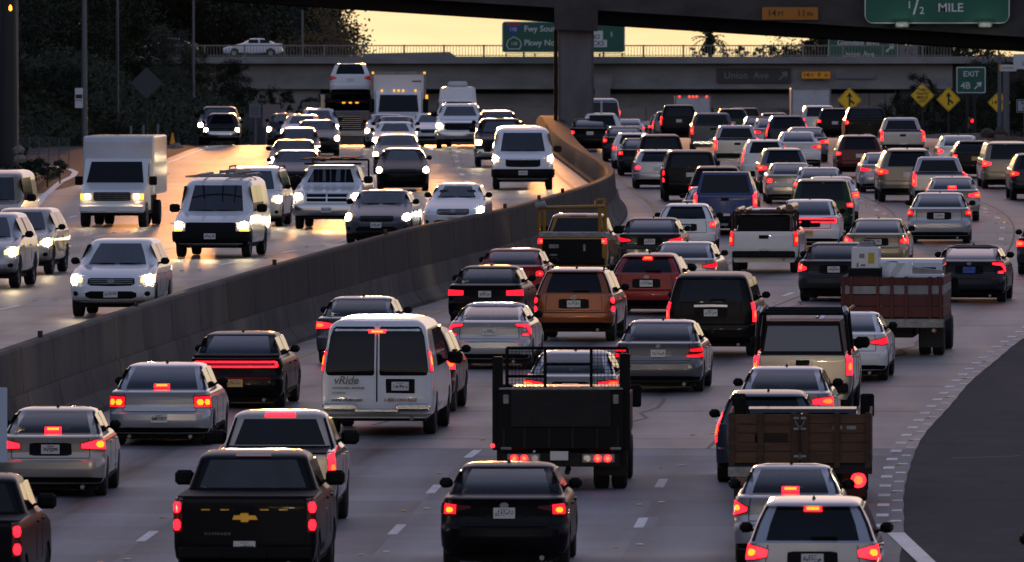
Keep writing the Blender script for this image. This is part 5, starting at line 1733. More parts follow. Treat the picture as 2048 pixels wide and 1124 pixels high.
link('wrapping', mb.mesh('wrapping', M['enamel']), a)
pmesh(a, 'opening', lambda m: m.lathe([(0, .13), (.02, .12), (.03, .02)], (-.12, -.1, 1.2), 'z', 14), M['black'], 40)
a = on_truck(tm, 'washing_machine', (.78, .7, .92), 'pale blue washing machine lying at the right of the truck bed', 'appliance')
pmesh(a, 'case', lambda m: m.box(-.36, .36, -.33, .3, 0, .95, .03), M['enamel'])
pmesh(a, 'lid', lambda m: m.prism([(-.36, .955), (.34, .955), (.34, 1.02), (-.3, 1.10)], 'y', -.30, .25), M['greyboard'])
pmesh(a, 'knob', lambda m: m.cyl((.24, -.35, .86), (.24, -.33, .86), .03, .03, 10), M['blue'] if 'blue' in M else M['p_blue'])

# wooden stake truck
t = mk_truck(1600, 1008, 6.2, 'stake_truck', 'brown wooden stake bed truck in the right lane', 'truck')
M['wood'] = noisy('stake_wood', (0.055, 0.024, 0.010), (0.12, 0.055, 0.024), (1.2, 1.2, 9), (0.7, 0.9), 7, 0.3)
M['wooddark'] = noisy('stake_wood_dark', (0.03, 0.014, 0.007), (0.07, 0.033, 0.015), (1.2, 1.2, 9), (0.7, 0.9), 7, 0.3)
cab(t, 3.9, 'charcoal', .92, 1.44)
pmesh(t, 'bed', lambda m: m.box(-1.2, 1.2, .05, 3.8, .60, .74), M['under'])
pmesh(t, 'bed_sill', lambda m: m.box(-1.21, 1.21, -.02, .05, .50, .66, .01), M['under'])
for (z0, z1) in ((.68, .86), (.875, 1.02), (1.19, 1.33), (1.345, 1.50)):
    for (x0, x1) in ((-1.2, -.02), (.02, 1.2)):
        pmesh(t, 'plank', lambda m: m.box(x0, x1, .0 + random.uniform(-.01, .01), .04, z0 + random.uniform(-.008, .008), z1, .006), M['wood'])
pmesh(t, 'plank', lambda m: m.box(.02, 1.2, .0, .04, 1.03, 1.175, .006), M['wood'])
pmesh(t, 'plank', lambda m: m.box(-1.2, -.75, .0, .04, 1.03, 1.175, .006), M['wood'])
pmesh(t, 'plank', lambda m: m.box(-.2, -.02, .0, .04, 1.03, 1.175, .006), M['wood'])
for x in (-.06, .06):
    for z in (.80, 1.26, 1.44):
        pmesh(t, 'hinge', lambda m: m.box(x - .045, x + .045, -.06, -.046, z - .02, z + .02, .004), M['dullsteel'])
pmesh(t, 'chain', lambda m: m.tube([(-.08, -.07, 1.40), (-.03, -.075, 1.30), (.03, -.075, 1.30), (.08, -.07, 1.40)], .008, 5), M['dullsteel'])
pmesh(t, 'headboard', lambda m: m.box(-1.1, 1.1, 3.7, 3.78, .74, 1.35), M['wooddark'])
for x in (-1.14, -.66, -.10, .10, .62, 1.14):
    pmesh(t, 'stake', lambda m: m.box(x - .05, x + .05, -.045, -.002, .6, 1.53, .008), M['wooddark'])
for sg in (1, -1):
    for (z0, z1) in ((.68, .86), (.875, 1.02), (1.03, 1.175), (1.19, 1.33), (1.345, 1.50)):
        pmesh(t, 'side_plank', lambda m: m.box(*sorted((sg * 1.16, sg * 1.20)), .06, 3.75, z0, z1, .006), M['wood'])
pmesh(t, 'step_plate', lambda m: m.box(-1.2, -.75, -.06, -.021, .46, .62), M['dullsteel'])
lamp(t, .98, .40, -.02, .13, 'brake', 'bulb')
lamp(t, -.98, .40, -.02, .10, 'lens')
for x in (.55, .78):
    pmesh(t, 'sticker', lambda m: m.box(x, x + .16, -.012, -.0105, 1.25, 1.31), M['dullsteel'])
pmesh(t, 'underbody', lambda m: m.box(-.5, .5, .4, 6, .3, .6), M['under'])
for sg in (1, -1):
    pmesh(t, 'mud_flap', lambda m: m.box(*sorted((sg * .7, sg * 1.1)), .5, .52, .1, .6), M['rubber'])
truck_wheels(t, [(1.2, True), (4.9, False)], 1.12, .36)
p = on_truck(t, 'garden_tool', (-.95, .4, .75), 'black tool handle poking up above the wooden stake truck', 'tool')
pmesh(p, 'shaft', lambda m: m.tube([(.3, .1, 0), (.05, 0, .9), (-.12, -.05, 1.08)], .02, 6), M['black'])
pmesh(p, 'grip', lambda m: m.box(-.16, .02, -.06, -.03, .98, 1.02), M['black'])

# yellow work truck with overhead rack and black tailgate
root, made_, B = car('R', 'oldpickup', 1144, 562, 'small', 'yellow', 'yellow work truck with an overhead rack and black tailgate', 'dark norearx', 1.03)
root.name = 'work_truck'
pmesh(root, 'tool_box', lambda m: m.box(-.92, .92, .14, .9, 1.15, 1.30, .03), M['dullsteel'])
pmesh(root, 'tailgate_pad', lambda m: m.box(-.80, .80, .035, .075, .58, 1.12, .01), M['black'])
pmesh(root, 'sticker', lambda m: (m.box(-.62, -.36, .024, .033, .88, .98, .0), m.box(-.6, -.4, .024, .033, .68, .72), m.box(.30, .36, .024, .033, .80, .98)), M['dullsteel'])
frame(root, 'overhead_rack', [[(-.90, .3, 1.2), (-.90, .3, 1.96)], [(.72, .3, 1.2), (.72, .3, 1.96)], [(-.95, .3, 1.96), (.85, .3, 2.0)], [(-.9, 1.9, 1.2), (-.9, 1.9, 1.92), (.75, 1.9, 1.95), (.75, 1.9, 1.2)]], .045, M['p_yellow'], 8)
link('rack_lamp', MB().cyl((-.98, .1, 2.0), (-.72, .1, 2.06), .10, .10, 12).mesh('rack_lamp', M['dullsteel'], 40), root)
frame(root, 'rack_stop', [[(.62, .3, 1.96), (.62, .3, 2.16), (.86, .3, 2.18), (.86, .3, 1.96)]], .04, M['p_yellow'], 6)

# far box trucks
M['boxwhite'] = noisy('box_truck_white', (0.42, 0.42, 0.44), (0.55, 0.55, 0.57), (1, 1, 2), (0.4, 0.6), 4)
def box_back(px, Y, w, h, label, lamps=False):
    loc, rot = pose('R', px, Y, 7)
    t = empty('box_truck', loc, label, 'truck', 'box trucks under the far bridge', rot)
    pmesh(t, 'cargo_box', lambda m: m.box(-w / 2, w / 2, 0, 5.5, .9, h, .04), M['boxwhite'])
    pmesh(t, 'door_frame', lambda m: (m.box(-w / 2 - .01, -w / 2 + .09, -.03, 0, .9, h), m.box(w / 2 - .09, w / 2 + .01, -.03, 0, .9, h), m.box(-w / 2 + .09, w / 2 - .09, -.03, 0, h - .14, h)), M['dullsteel'])
    if lamps:
        for x in (-.95, -.25, 0, .25, .95):
            lamp(t, x, h - .07, -.05, .07, 'brake', 'bulb')
        pmesh(t, 'lower_door', lambda m: m.box(-w / 2 + .12, w / 2 - .12, -.02, -.001, 1.0, h - 1.3), M['black'])
    cab(t, 5.6, 'white', 1.0, 2.3)
    pmesh(t, 'underbody', lambda m: m.box(-.5, .5, .3, 8, .5, .89), M['under'])
    truck_wheels(t, [(1.6, True), (7.2, False)], 1.1, .42)
    return t
box_back(1386, 868, 2.5, 3.55, 'white truck rear with a row of red marker lights under the far bridge', True)
box_back(1622, 791, 2.5, 3.55, 'plain white box truck rear left of the first yellow merge sign')

# ------------------------------------------------------------------ vehicles in the left-hand roadway (seen from the front)
L_CARS = [
 ('suv', 221, 272, 'suv', 'white', 'white crossover with honeycomb grille nearest the camera beside the barrier', 'paintmirrorx', 1.0),
 ('van', 420, 331, 'van', 'white', 'white cargo van with black grille and a roof ladder', 'amber', 1.0),
 ('pickup', 653, 372, 'truck', 'white', 'white pickup with crossed grille carrying lumber on its roof', 'dark', 1.0),
 ('sedan', 752, 350, 'sedan', 'slate', 'slate grey sedan half hidden behind the barrier', 'dark plaingrille', 1.0),
 ('compact', 905, 360, 'sedan', 'white', 'white compact car with only one headlight lit', 'cool oneoff', 1.02),
 ('sedan', 805, 437, 'sedan', 'black', 'black sedan with bright lights in the glowing middle lane', 'far', 1.0),
 ('transit', 1046, 440, 'transit', 'white', 'white high roofed van with oval black grille by the column', '', 1.03),
 ('minivan', 497, 376, 'suv', 'white', 'white minivan with roof rack behind the cargo van', 'dark rails', 1.0),
 ('sedan', 590, 432, 'sedan', 'navy', 'navy sedan left of the lumber carrying pickup with one dazzling light', 'far', 1.0),
 ('sedan', 588, 458, 'sedan', 'charcoal', 'charcoal sedan directly behind the navy one', 'far', 1.0),
 ('suv', 597, 484, 'suv', 'brown', 'dark brown suv third in the line of dark cars', 'far', .92),
 ('sedan', 634, 512, 'sedan', 'charcoal', 'dark sedan with paired lights left of the car carrier', 'far', 1.0),
 ('sedan', 604, 535, 'sedan', 'silver', 'silver sedan behind the dark one left of the car carrier', 'far', 1.0),
 ('suv', 636, 552, 'suv', 'silver', 'silver suv farthest left of the car carrier', 'far', 1.0),
 ('sedan', 574, 566, 'sedan', 'grey', 'grey sedan showing a corner behind the silver sedan', 'far', 1.0),
 ('sedan', 772, 541, 'sedan', 'silver', 'silver sedan farthest back in front of the tall box truck', 'far', 1.0),
 ('sedan', 791, 527, 'sedan', 'grey', 'grey sedan second from the tall box truck', 'far', 1.0),
 ('sedan', 790, 507, 'sedan', 'white', 'white sedan third from the tall box truck', 'far', 1.0),
 ('sedan', 795, 471, 'sedan', 'slate', 'slate sedan fourth from the tall box truck', 'far', 1.0),
 ('pickup', 920, 536, 'truck', 'white', 'white pickup with twin headlights in front of the tall white van', 'far', 1.03),
 ('sprinter', 915, 566, 'van', 'white', 'tall white van with air conditioner behind the white pickup', 'far onewin', 1.0),
 ('pickup', 1002, 486, 'truck', 'black', 'black pickup half hidden by the high roofed white van', 'far', 1.0),
 ('suv', 995, 528, 'suv', 'charcoal', 'charcoal suv behind the half hidden black pickup', 'far', 1.0),
 ('sedan', 862, 547, 'sedan', 'white', 'white sedan wedged between box truck and white pickup', 'far', 1.0),
 ('pickup', 437, 603, 'truck', 'charcoal', 'charcoal pickup cresting the rise on the far left', 'far', 1.0),
 ('suv', 443, 572, 'truck', 'grey', 'grey suv with dazzling lights in front of the cresting pickup', 'far amber', .88),
 ('suv', -50, 298, 'suv', 'silver', 'silver suv cut by the left edge showing its side', 'dark', 1.05),
 ('suv', 28, 312, 'suv', 'champagne', 'champagne suv behind the one cut by the left edge', 'dark', .97),
 ('van', -30, 352, 'van', 'tan', 'tan van at the left edge behind the champagne suv', '', .95),
 ('suv', 226, 452, 'suv', 'silver', 'silver suv whose roof shows above the white box truck', 'far', 1.0),
]
for (kind, px, Y, st, paint, label, opts, sc) in L_CARS:
    made[label] = car('L', kind, px, Y, st, paint, label, opts, sc)

# roof loads and racks
root, parts, B = find('roof ladder')
mb = MB()
for sg in (1, -1):
    mb.tube([(sg * .62 - .15, 1.0, 2.19), (sg * .62 - .15, 4.2, 2.19)], .03, 6)
for y in (1.0, 2.1, 3.2, 4.1):
    mb.tube([(-.85, y, 2.14), (.85, y, 2.14)], .025, 6)
link('roof_rack', mb.mesh('roof_rack', M['dullsteel'], 40), root)
lad = MB()
for sg in (1, -1):
    lad.box(*sorted((sg * .17 - .3, sg * .21 - .3)), .8, 4.3, 2.22, 2.30)
for i in range(11):
    lad.box(-.5, -.1, .9 + i * .32, .93 + i * .32, 2.24, 2.28)
link('ladder', lad.mesh('ladder', M['dullsteel']), root)
root, parts, B = find('crossed grille')
frame(root, 'rack_hoop', [[(-.85, .2, 1.3), (-.85, .2, 2.0), (.85, .2, 2.0), (.85, .2, 1.3)]], .03, M['black'], 6)
frame(root, 'rack_bar', [[(-.85, 3.3, 1.92), (.85, 3.3, 1.92)]], .03, M['black'], 6)
random.seed(5)
for i in range(9):
    x = -.7 + i * .17
    a, c = random.uniform(-.1, .1), random.uniform(0, .06)
    mb = MB().add([(x + a, 0, 2.03 + c), (x + .14 + a, 0, 2.03 + c), (x + .14 - a, 4.0, 2.03 + c), (x - a, 4.0, 2.03 + c), (x + a, 0, 2.07 + c), (x + .14 + a, 0, 2.07 + c), (x + .14 - a, 4.0, 2.07 + c), (x - a, 4.0, 2.07 + c)], [(0, 3, 2, 1), (4, 5, 6, 7), (0, 1, 5, 4), (1, 2, 6, 5), (2, 3, 7, 6), (3, 0, 4, 7)])
    link('plank', mb.mesh('plank', M['wooddark']), root)
root, parts, B = find('air conditioner')
pmesh(root, 'air_conditioner', lambda m: m.box(-.45, .45, 2.2, 3.2, 2.66, 2.92, .08), M['boxwhite'])
root, parts, B = find('honeycomb')
gr = next(o for o in parts if o.name.startswith('grille'))

# ---- trucks coming towards the camera
def ltruck(px, Y, L, name, label, cat='truck'):
    loc, rot = pose('L', px, Y, L)
    return empty(name, loc, label, cat, None, rot)
def head_lamps(t, xs, z, y, w=.16, h=.12, amber=True):
    for x in xs:
        o = pmesh(t, 'headlight', lambda m: m.box(x - w / 2, x + w / 2, y, y + .04, z - h / 2, z + h / 2, .015), M['head'])
        pmesh(o, 'bulb', lambda m: m.cyl((x, y + .035, z), (x, y + .05, z), .075, .075, 14), M['headbulb'])
        if amber:
            sx = 1 if x > 0 else -1
            pmesh(t, 'turn_signal', lambda m: m.box(*sorted((x + sx * (w / 2 + .01), x + sx * (w / 2 + .10))), y - .02, y + .035, z - h / 2, z + h / 2, .01), M['amber'])
# white box truck on the left
t = ltruck(224, 375, 6.6, 'box_truck', 'white box truck with lit headlights in the left roadway')
B = BODIES['van']
pmesh(t, 'cargo_box', lambda m: m.box(-1.08, 1.08, .0, 4.3, .95, 2.72, .05), M['p_white'])
pmesh(t, 'front_cap', lambda m: m.prism([(4.30, 2.0), (4.30, 2.66), (4.46, 2.55), (4.50, 2.0)], 'x', -1.02, 1.02), M['boxwhite'])
cabprof = [(4.2, .5), (4.2, 2.05), (4.75, 2.05), (4.95, 1.98), (5.55, 1.32), (6.35, 1.12), (6.55, .98), (6.6, .5)]
pmesh(t, 'cab', lambda m: m.prism(cabprof, 'x', -.96, .96), M['p_white'])
pmesh(t, 'windshield', lambda m: m.add([(-.86, 5.56, 1.34), (.86, 5.56, 1.34), (.76, 5.0, 1.955), (-.76, 5.0, 1.955)], [(0, 1, 2, 3)]), M['tint'])
for sg in (1, -1):
    pmesh(t, 'side_window', lambda m: m.prism([(4.5, 1.3), (4.5, 1.9), (4.95, 1.9), (5.4, 1.3)], 'x', *sorted((sg * .955, sg * .97))), M['tint'])
    pmesh(t, 'wing_mirror', lambda m: m.box(*sorted((sg * 1.0, sg * 1.24)), 5.2, 5.28, 1.25, 1.52, .03), M['black'])
pmesh(t, 'grille', lambda m: m.box(-.56, .56, 6.56, 6.60, .80, 1.06, .03), M['black'])
g = pmesh(t, 'grille_bar', lambda m: [m.box(-.54, .54, 6.601, 6.61, .84 + .06 * k, .855 + .06 * k) for k in range(4)], M['dullsteel'])
head_lamps(t, (-.74, .74), .93, 6.58, .22, .17)
pmesh(t, 'front_bumper', lambda m: m.box(-.98, .98, 6.5, 6.72, .44, .68, .05), M['p_white'])
pmesh(t, 'license_plate', lambda m: m.box(-.155, .155, 6.721, 6.74, .46, .61), M['plate'])
pmesh(t, 'underbody', lambda m: m.box(-.8, .8, .4, 6.4, .35, .9), M['under'])
truck_wheels(t, [(1.3, True), (5.75, False)], 1.0, .38)
# tall box truck at the crest
t = ltruck(797, 556, 7.8, 'box_truck', 'tall white box truck with amber roof lights behind the line of sedans')
pmesh(t, 'cargo_box', lambda m: m.box(-1.2, 1.2, 0, 6.1, 1.0, 3.32, .05), M['p_white'])
pmesh(t, 'box_trim', lambda m: (m.box(-1.22, -1.12, 6.1, 6.14, 1.0, 3.32), m.box(1.12, 1.22, 6.1, 6.14, 1.0, 3.32), m.box(-1.12, 1.12, 6.1, 6.14, 3.2, 3.32)), M['dullsteel'])
pmesh(t, 'decal', lambda m: m.box(-1.0, -.6, 6.101, 6.11, 2.85, 2.92), M['p_grey'])
pmesh(t, 'cab', lambda m: m.prism([(6.0, .5), (6.0, 2.45), (6.6, 2.45), (6.85, 2.3), (7.2, 1.5), (7.75, 1.3), (7.85, .5)], 'x', -1.0, 1.0), M['p_white'])
pmesh(t, 'windshield', lambda m: m.add([(-.90, 7.2, 1.52), (.90, 7.2, 1.52), (.82, 6.87, 2.28), (-.82, 6.87, 2.28)], [(0, 1, 2, 3)]), M['tint'])
for x in (-.75, -.2, 0, .2, .75):
    pmesh(t, 'marker_light', lambda m: m.box(x - .05, x + .05, 6.6, 6.66, 2.44, 2.52, .01), M['amberhot'])
for x, z in ((-1.15, 3.26), (1.15, 3.26)):
    pmesh(t, 'marker_light', lambda m: m.box(x - .05, x + .05, 6.14, 6.18, z - .05, z + .05, .01), M['amberhot'])
for sg in (1, -1):
    pmesh(t, 'wing_mirror', lambda m: m.box(*sorted((sg * 1.08, sg * 1.32)), 6.9, 7.0, 1.5, 2.1, .03), M['black'])
pmesh(t, 'marker_light', lambda m: m.box(-1.31, -1.20, 7.0, 7.05, 2.1, 2.28), M['amberhot'])
head_lamps(t, (-.78, .78), 1.0, 7.83, .2, .16, False)
pmesh(t, 'grille', lambda m: m.box(-.5, .5, 7.8, 7.86, .75, 1.15, .02), M['black'])
pmesh(t, 'front_bumper', lambda m: m.box(-1.05, 1.05, 7.75, 7.95, .45, .7, .04), M['p_white'])
pmesh(t, 'underbody', lambda m: m.box(-.9, .9, .4, 7.5, .35, .99), M['under'])
truck_wheels(t, [(1.5, True), (6.9, False)], 1.15, .42)
# car carrier
t = ltruck(700, 561, 16, 'car_carrier', 'car carrier truck with amber lights hauling cars on an upper deck')
pmesh(t, 'cab', lambda m: m.prism([(13.6, .6), (13.6, 1.95), (14.2, 1.95), (14.5, 1.93), (14.75, 1.5), (15.9, 1.45), (16.0, .5)], 'x', -1.05, 1.05), M['p_charcoal'])
pmesh(t, 'windshield', lambda m: m.add([(-.95, 14.77, 1.52), (.95, 14.77, 1.52), (.9, 14.53, 1.90), (-.9, 14.53, 1.90)], [(0, 1, 2, 3)]), M['tint'])
pmesh(t, 'nose', lambda m: m.box(-1.0, 1.0, 15.7, 16.02, .95, 1.58, .06), M['p_grey'])
gl = pmesh(t, 'grille', lambda m: m.box(-.52, .52, 16.02, 16.06, .72, 1.35, .03), M['black'])
pmesh(gl, 'grille_bar', lambda m: [m.box(-.5, .5, 16.061, 16.075, .76 + .09 * k, .79 + .09 * k) for k in range(7)], M['chrome'])
pmesh(t, 'front_bumper', lambda m: m.box(-1.1, 1.1, 15.9, 16.12, .4, .68, .04), M['chrome'])
head_lamps(t, (-.85, .85), 1.0, 16.0, .24, .18, False)
for x in (-.3, 0, .3):
    pmesh(t, 'marker_light', lambda m: m.box(x - .07, x + .07, 14.3, 14.52, 1.88, 1.97, .01), M['amberhot'])
for sg in (1, -1):
    pmesh(t, 'wing_mirror', lambda m: m.box(*sorted((sg * 1.12, sg * 1.36)), 14.7, 14.8, 1.6, 2.3, .03), M['chrome'])
    for y in (1, 5, 9, 13):
        pmesh(t, 'deck_post', lambda m: m.box(*sorted((sg * 1.1, sg * 1.2)), y, y + .14, .8, 2.2), M['black'])
pmesh(t, 'upper_deck', lambda m: m.box(-1.15, 1.15, .2, 15.4, 1.98, 2.08), M['black'])
pmesh(t, 'lower_deck', lambda m: m.box(-1.15, 1.15, .0, 13.2, .75, .9), M['black'])
truck_wheels(t, [(1.5, True), (2.7, True), (12.0, True), (15.0, False)], 1.15, .48)
carrier = t
def carried(kind, paint, y, label, flip):
    B_ = BODIES[kind]
    parts = build_vehicle(kind, 'suvwide' if flip else None, None if flip else 'sedan', 'far run noant' if flip else 'far noant')
    h = math.pi - carrier.rotation_euler.z
    p = carrier.location + Vector((-y * math.sin(h), -y * math.cos(h), 2.10 + y * math.tan(carrier.rotation_euler.x)))
    root = empty(CATN[kind][0], p, label, CATN[kind][1], None, (rad(-4) if flip else 0, 0, -h + (0 if flip else math.pi)), 1.0)
    instantiate(parts, root, M['p_' + paint])
carried('suv', 'white', 14.9, 'white suv riding backwards on top of the car carrier', True)
carried('sedan', 'silver', 8.3, 'silver car behind the white suv on the car carrier', True)

# ------------------------------------------------------------------ cars on the far bridge
def side_car(px, kind, paint, label, dirn):
    parts = build_vehicle(kind, 'small', None, 'far run noant')
    root = empty(CATN[kind][0], (bx(px), YB + 3.5, bz(113)), label, CATN[kind][1], 'cars crossing the far bridge', (0, 0, rad(90) if dirn < 0 else rad(-90)))
    instantiate(parts, root, M['p_' + paint])
side_car(565, 'sedan', 'white', 'white sedan crossing the far bridge side on', -1)
side_car(395, 'sedan', 'charcoal', 'dark car crossing the far bridge left of the white one', -1)

# ------------------------------------------------------------------ signs
M['signgreen'] = mat('sign_green', (0.004, 0.10, 0.062), 0.5)
M['signwhite'] = mat('sign_white', (0.62, 0.63, 0.63), 0.5)
M['signyellow'] = mat('sign_yellow', (0.95, 0.56, 0.006), 0.5)
M['signorange'] = mat('sign_orange', (0.95, 0.36, 0.010), 0.5)
M['signdark'] = mat('sign_unlit', (0.035, 0.035, 0.04), 0.5)
M['signgrey'] = mat('sign_back', (0.16, 0.17, 0.19), 0.5, 0.5)
M['signblue'] = mat('shield_blue', (0.02, 0.05, 0.30), 0.45)
M['signred'] = mat('shield_red', (0.35, 0.03, 0.04), 0.45)
M['signback'] = mat('sign_back_dull', (0.05, 0.055, 0.065), 0.6, 0.2)
M['pole'] = mat('galvanised_pole', (0.13, 0.135, 0.15), 0.5, 0.4)
M['poledark'] = mat('dark_pole', (0.012, 0.012, 0.014), 0.6)

def rrect(w, h, r, n=4):
    pts = []
    for cx_, cz_, a0 in ((w / 2 - r, h / 2 - r, 0), (-w / 2 + r, h / 2 - r, 90), (-w / 2 + r, -h / 2 + r, 180), (w / 2 - r, -h / 2 + r, 270)):
        for i in range(n + 1):
            a = rad(a0 + 90 * i / n)
            pts.append((cx_ + r * math.cos(a), cz_ + r * math.sin(a)))
    return pts
def ringmesh(outer, inner, y0, y1, m, name='border'):
    n = len(outer)
    mb = MB()
    for p in outer: mb.v.append((p[0], y0, p[1]))
    for p in inner: mb.v.append((p[0], y0, p[1]))
    mb.f = [[i, (i + 1) % n, n + (i + 1) % n, n + i] for i in range(n)]
    return mb.mesh(name, m)
def sign(px, py, Y, wpx, hpx, label, m, border=None, name='road_sign', r=.12, cat='sign', inset=.05, poles=(), pm='pole', group=None):
    s = F / Y
    w, h = wpx / s, hpx / s
    root = empty(name, at(px, py, Y), label, cat, group)
    pts = rrect(w, h, min(r, h * .3))
    link('panel', MB().prism(pts, 'y', 0, .05).mesh('panel', m), root)
    if border:
        link('border', ringmesh(rrect(w - inset, h - inset, r * .8), rrect(w - inset - .09, h - inset - .09, r * .6), -.004, 0, border), root)
    for x in poles:
        gz = -14
        link('pole', MB().cyl((x, .12, gz), (x, .12, h / 2 - .05), .07, .07, 10).mesh('pole', M[pm], 40), root)
    return root, w, h, s

# green distance sign on the near overpass
r_, w, h, s = sign(1874, -8, YO - .9, 292, 112, 'green half mile sign hung on the overpass at the top right', M['signgreen'], M['signwhite'], r=.5)
mb = MB()
text('1', .46, r_, (-1.27, -.012, -.42), M['signwhite'])
text('/', .95, r_, (-.98, -.012, -.55), M['signwhite'])
text('2', .46, r_, (-.70, -.012, -.68), M['signwhite'])
text('MILE', .56, r_, (.62, -.012, -.55), M['signwhite'], sx=1.05)
for x in (-1.62, 2.2):
    o = pmesh(r_, 'sign_lamp', lambda m: m.box(x - .32, x + .32, -.42, -.08, -h / 2 - .16, -h / 2 + .10, .05), M['dullsteel'])
    pmesh(r_, 'lamp_arm', lambda m: m.box(x - .04, x + .04, -.12, .6, -h / 2 - .06, -h / 2 + .0), M['dullsteel'])
    sp_d = bpy.data.lights.new('sign_light', 'SPOT')
    sp_d.energy = 8; sp_d.color = (.8, 1, .75); sp_d.spot_size = rad(130); sp_d.shadow_soft_size = .1
    so_ = bpy.data.objects.new('sign_light', sp_d)
    COL.objects.link(so_); so_.parent = r_
    so_.location = (x, -.95, -h / 2 - .15)
    so_.rotation_euler = (rad(125), 0, 0)
# clearance plate on the near overpass
r_, w, h, s = sign(1580, 27, YO - .45, 112, 25, 'orange clearance plate 14 FT 11 IN on the near overpass', mat('sign_orange_faded', (.42, .15, .01), .6), None, r=.03)
text('14', .42, r_, (-.84, -.012, .0), M['ink']); text('FT', .27, r_, (-.42, -.012, -.03), M['ink'])
text('11', .42, r_, (.52, -.012, .0), M['ink']); text('IN', .27, r_, (.92, -.012, -.03), M['ink'])
# route sign beyond the column
YS_ = YB - 8
r_, w, h, s = sign(1127, 74, YS_, 246, 62, 'green route sign with two shields behind the overpass column', M['signgreen'], M['signwhite'], r=.25)
def X_(px): return (px - 1127) / s
def Z_(py): return (74 - py) / s
sh = [(-.55, .45), (-.3, .52), (0, .46), (.3, .52), (.55, .45), (.6, .1), (.45, -.25), (0, -.58), (-.45, -.25), (-.6, .1)]
sh = [(a * .92, b_ * .92) for a, b_ in sh]
o = link('shield', MB().prism(sh, 'y', -.012, -.002).mesh('shield', M['signblue']), r_, (X_(1026), 0, Z_(57)))
link('shield_top', MB().prism([(-.5, .40), (-.28, .46), (0, .41), (.28, .46), (.5, .40), (.53, .22), (-.53, .22)], 'y', -.016, -.0125).mesh('shield_top', M['signred']), o)
text('110', .44, o, (0, -.02, -.08), M['signwhite'], sx=.85)
g = [(-.45, -.5), (.45, -.5), (.62, -.2), (.52, .2), (.2, .42), (0, .52), (-.2, .42), (-.52, .2), (-.62, -.2)]
o = link('shield', MB().prism(g, 'y', -.012, -.002).mesh('shield', M['signwhite']), r_, (X_(1028), 0, Z_(86)))
link('shield_face', MB().prism([(a * .88, b_ * .88) for a, b_ in g], 'y', -.016, -.0125).mesh('shield_face', M['signgreen']), o)
text('110', .40, o, (0, -.02, -.06), M['signwhite'], sx=.85)
text('Fwy South', .66, r_, (X_(1048), -.012, Z_(58)), M['signwhite'], align='LEFT')
text('Pkwy North', .66, r_, (X_(1048), -.012, Z_(86)), M['signwhite'], align='LEFT')
o = link('plaque', MB().prism(rrect(1.25, 1.0, .06), 'y', -.014, -.002).mesh('plaque', M['signwhite']), r_, (X_(1190), 0, Z_(74)))
text('NO', .5, o, (0, -.02, 0), M['ink'])
o = link('plaque', MB().prism(rrect(2.3, .58, .06), 'y', -.016, -.003).mesh('plaque', M['signwhite']), r_, (X_(1185), 0, Z_(87)))
text('TRUCKS', .5, o, (0, -.02, 0), M['ink'])
text('1', .6, r_, (X_(1223), -.012, Z_(69)), M['signwhite'])
for px in (1012, 1070, 1200, 1245):
    pmesh(r_, 'bracket', lambda m: m.box(X_(px) - .06, X_(px) + .06, .06, 7.6, -h / 2 - .28, -h / 2 - .12), M['poledark'])
pmesh(r_, 'catwalk', lambda m: m.box(X_(1010), X_(1250), -.5, .6, -h / 2 - .12, -h / 2 - .06), M['poledark'])
# unlit street sign and clearance plate on the far bridge
r_, w, h, s = sign(1508, 151, YB + .1, 148, 30, 'unlit dark Union Ave sign with arrow on the far bridge', M['signdark'], None, r=.08)
text('Union  Ave', .78, r_, (-.62, -.012, 0), M['signgrey'])
def arrow(root, x, z, k, ang, m, y=-.014):
    pts = [(-.07, -.5), (.07, -.5), (.07, .12), (.26, .0), (.26, .18), (0, .5), (-.26, .18), (-.26, .0), (-.07, .12)]
    c, d = math.cos(ang), math.sin(ang)
    pts = [(x + k * (a * c - b_ * d), z + k * (a * d + b_ * c)) for a, b_ in pts]
    return link('arrow', MB().prism(pts, 'y', y, y + .01).mesh('arrow', m), root)
arrow(r_, 2.35, 0, .95, rad(-45), M['signgrey'])
r_, w, h, s = sign(1632, 150, YB - .2, 60, 17, 'small orange clearance plate 14 FT 9 IN on the far bridge', M['signorange'], M['ink'], r=.03, inset=.02)
text('14', .48, r_, (-.78, -.012, 0), M['ink']); text('FT', .28, r_, (-.32, -.012, -.04), M['ink']); text('9', .48, r_, (.25, -.012, 0), M['ink']); text('IN', .28, r_, (.82, -.012, -.04), M['ink'])
sign(1711, 152, YB + .1, 80, 11, 'blank pale strip sign on the far bridge girder', M['signgrey'], None, r=.02)
# green guide sign standing beyond the railing
r_, w, h, s = sign(1726, 96, YB + 22, 140, 46, 'green Glendale Blvd sign seen through the far bridge railing', M['signgreen'], M['signwhite'], r=.15, poles=(-1.8, 1.8))
text('Glendale Blvd', .62, r_, (-.4, -.012, .42), M['signwhite']); text('Union Ave', .62, r_, (-.4, -.012, -.52), M['signwhite'])
arrow(r_, 2.2, 0, .9, rad(-45), M['signwhite'])
r_, w, h, s = sign(1817, 104, YB + 22, 38, 26, 'pale square sign beside the Glendale Blvd sign', M['signgrey'], None, r=.05, poles=(0,))
text('7 C', .6, r_, (0, -.012, 0), M['ink'])
# exit sign
r_, w, h, s = sign(1942, 160, 640, 60, 54, 'green EXIT 4B sign with arrow at the right', M['signgreen'], M['signwhite'], r=.1, poles=(-.18, .18), pm='poledark')
text('EXIT', .40, r_, (0, -.012, .30), M['signwhite']); text('4B', .48, r_, (-.28, -.012, -.30), M['signwhite'])
arrow(r_, .36, -.28, .52, rad(-45), M['signwhite'])
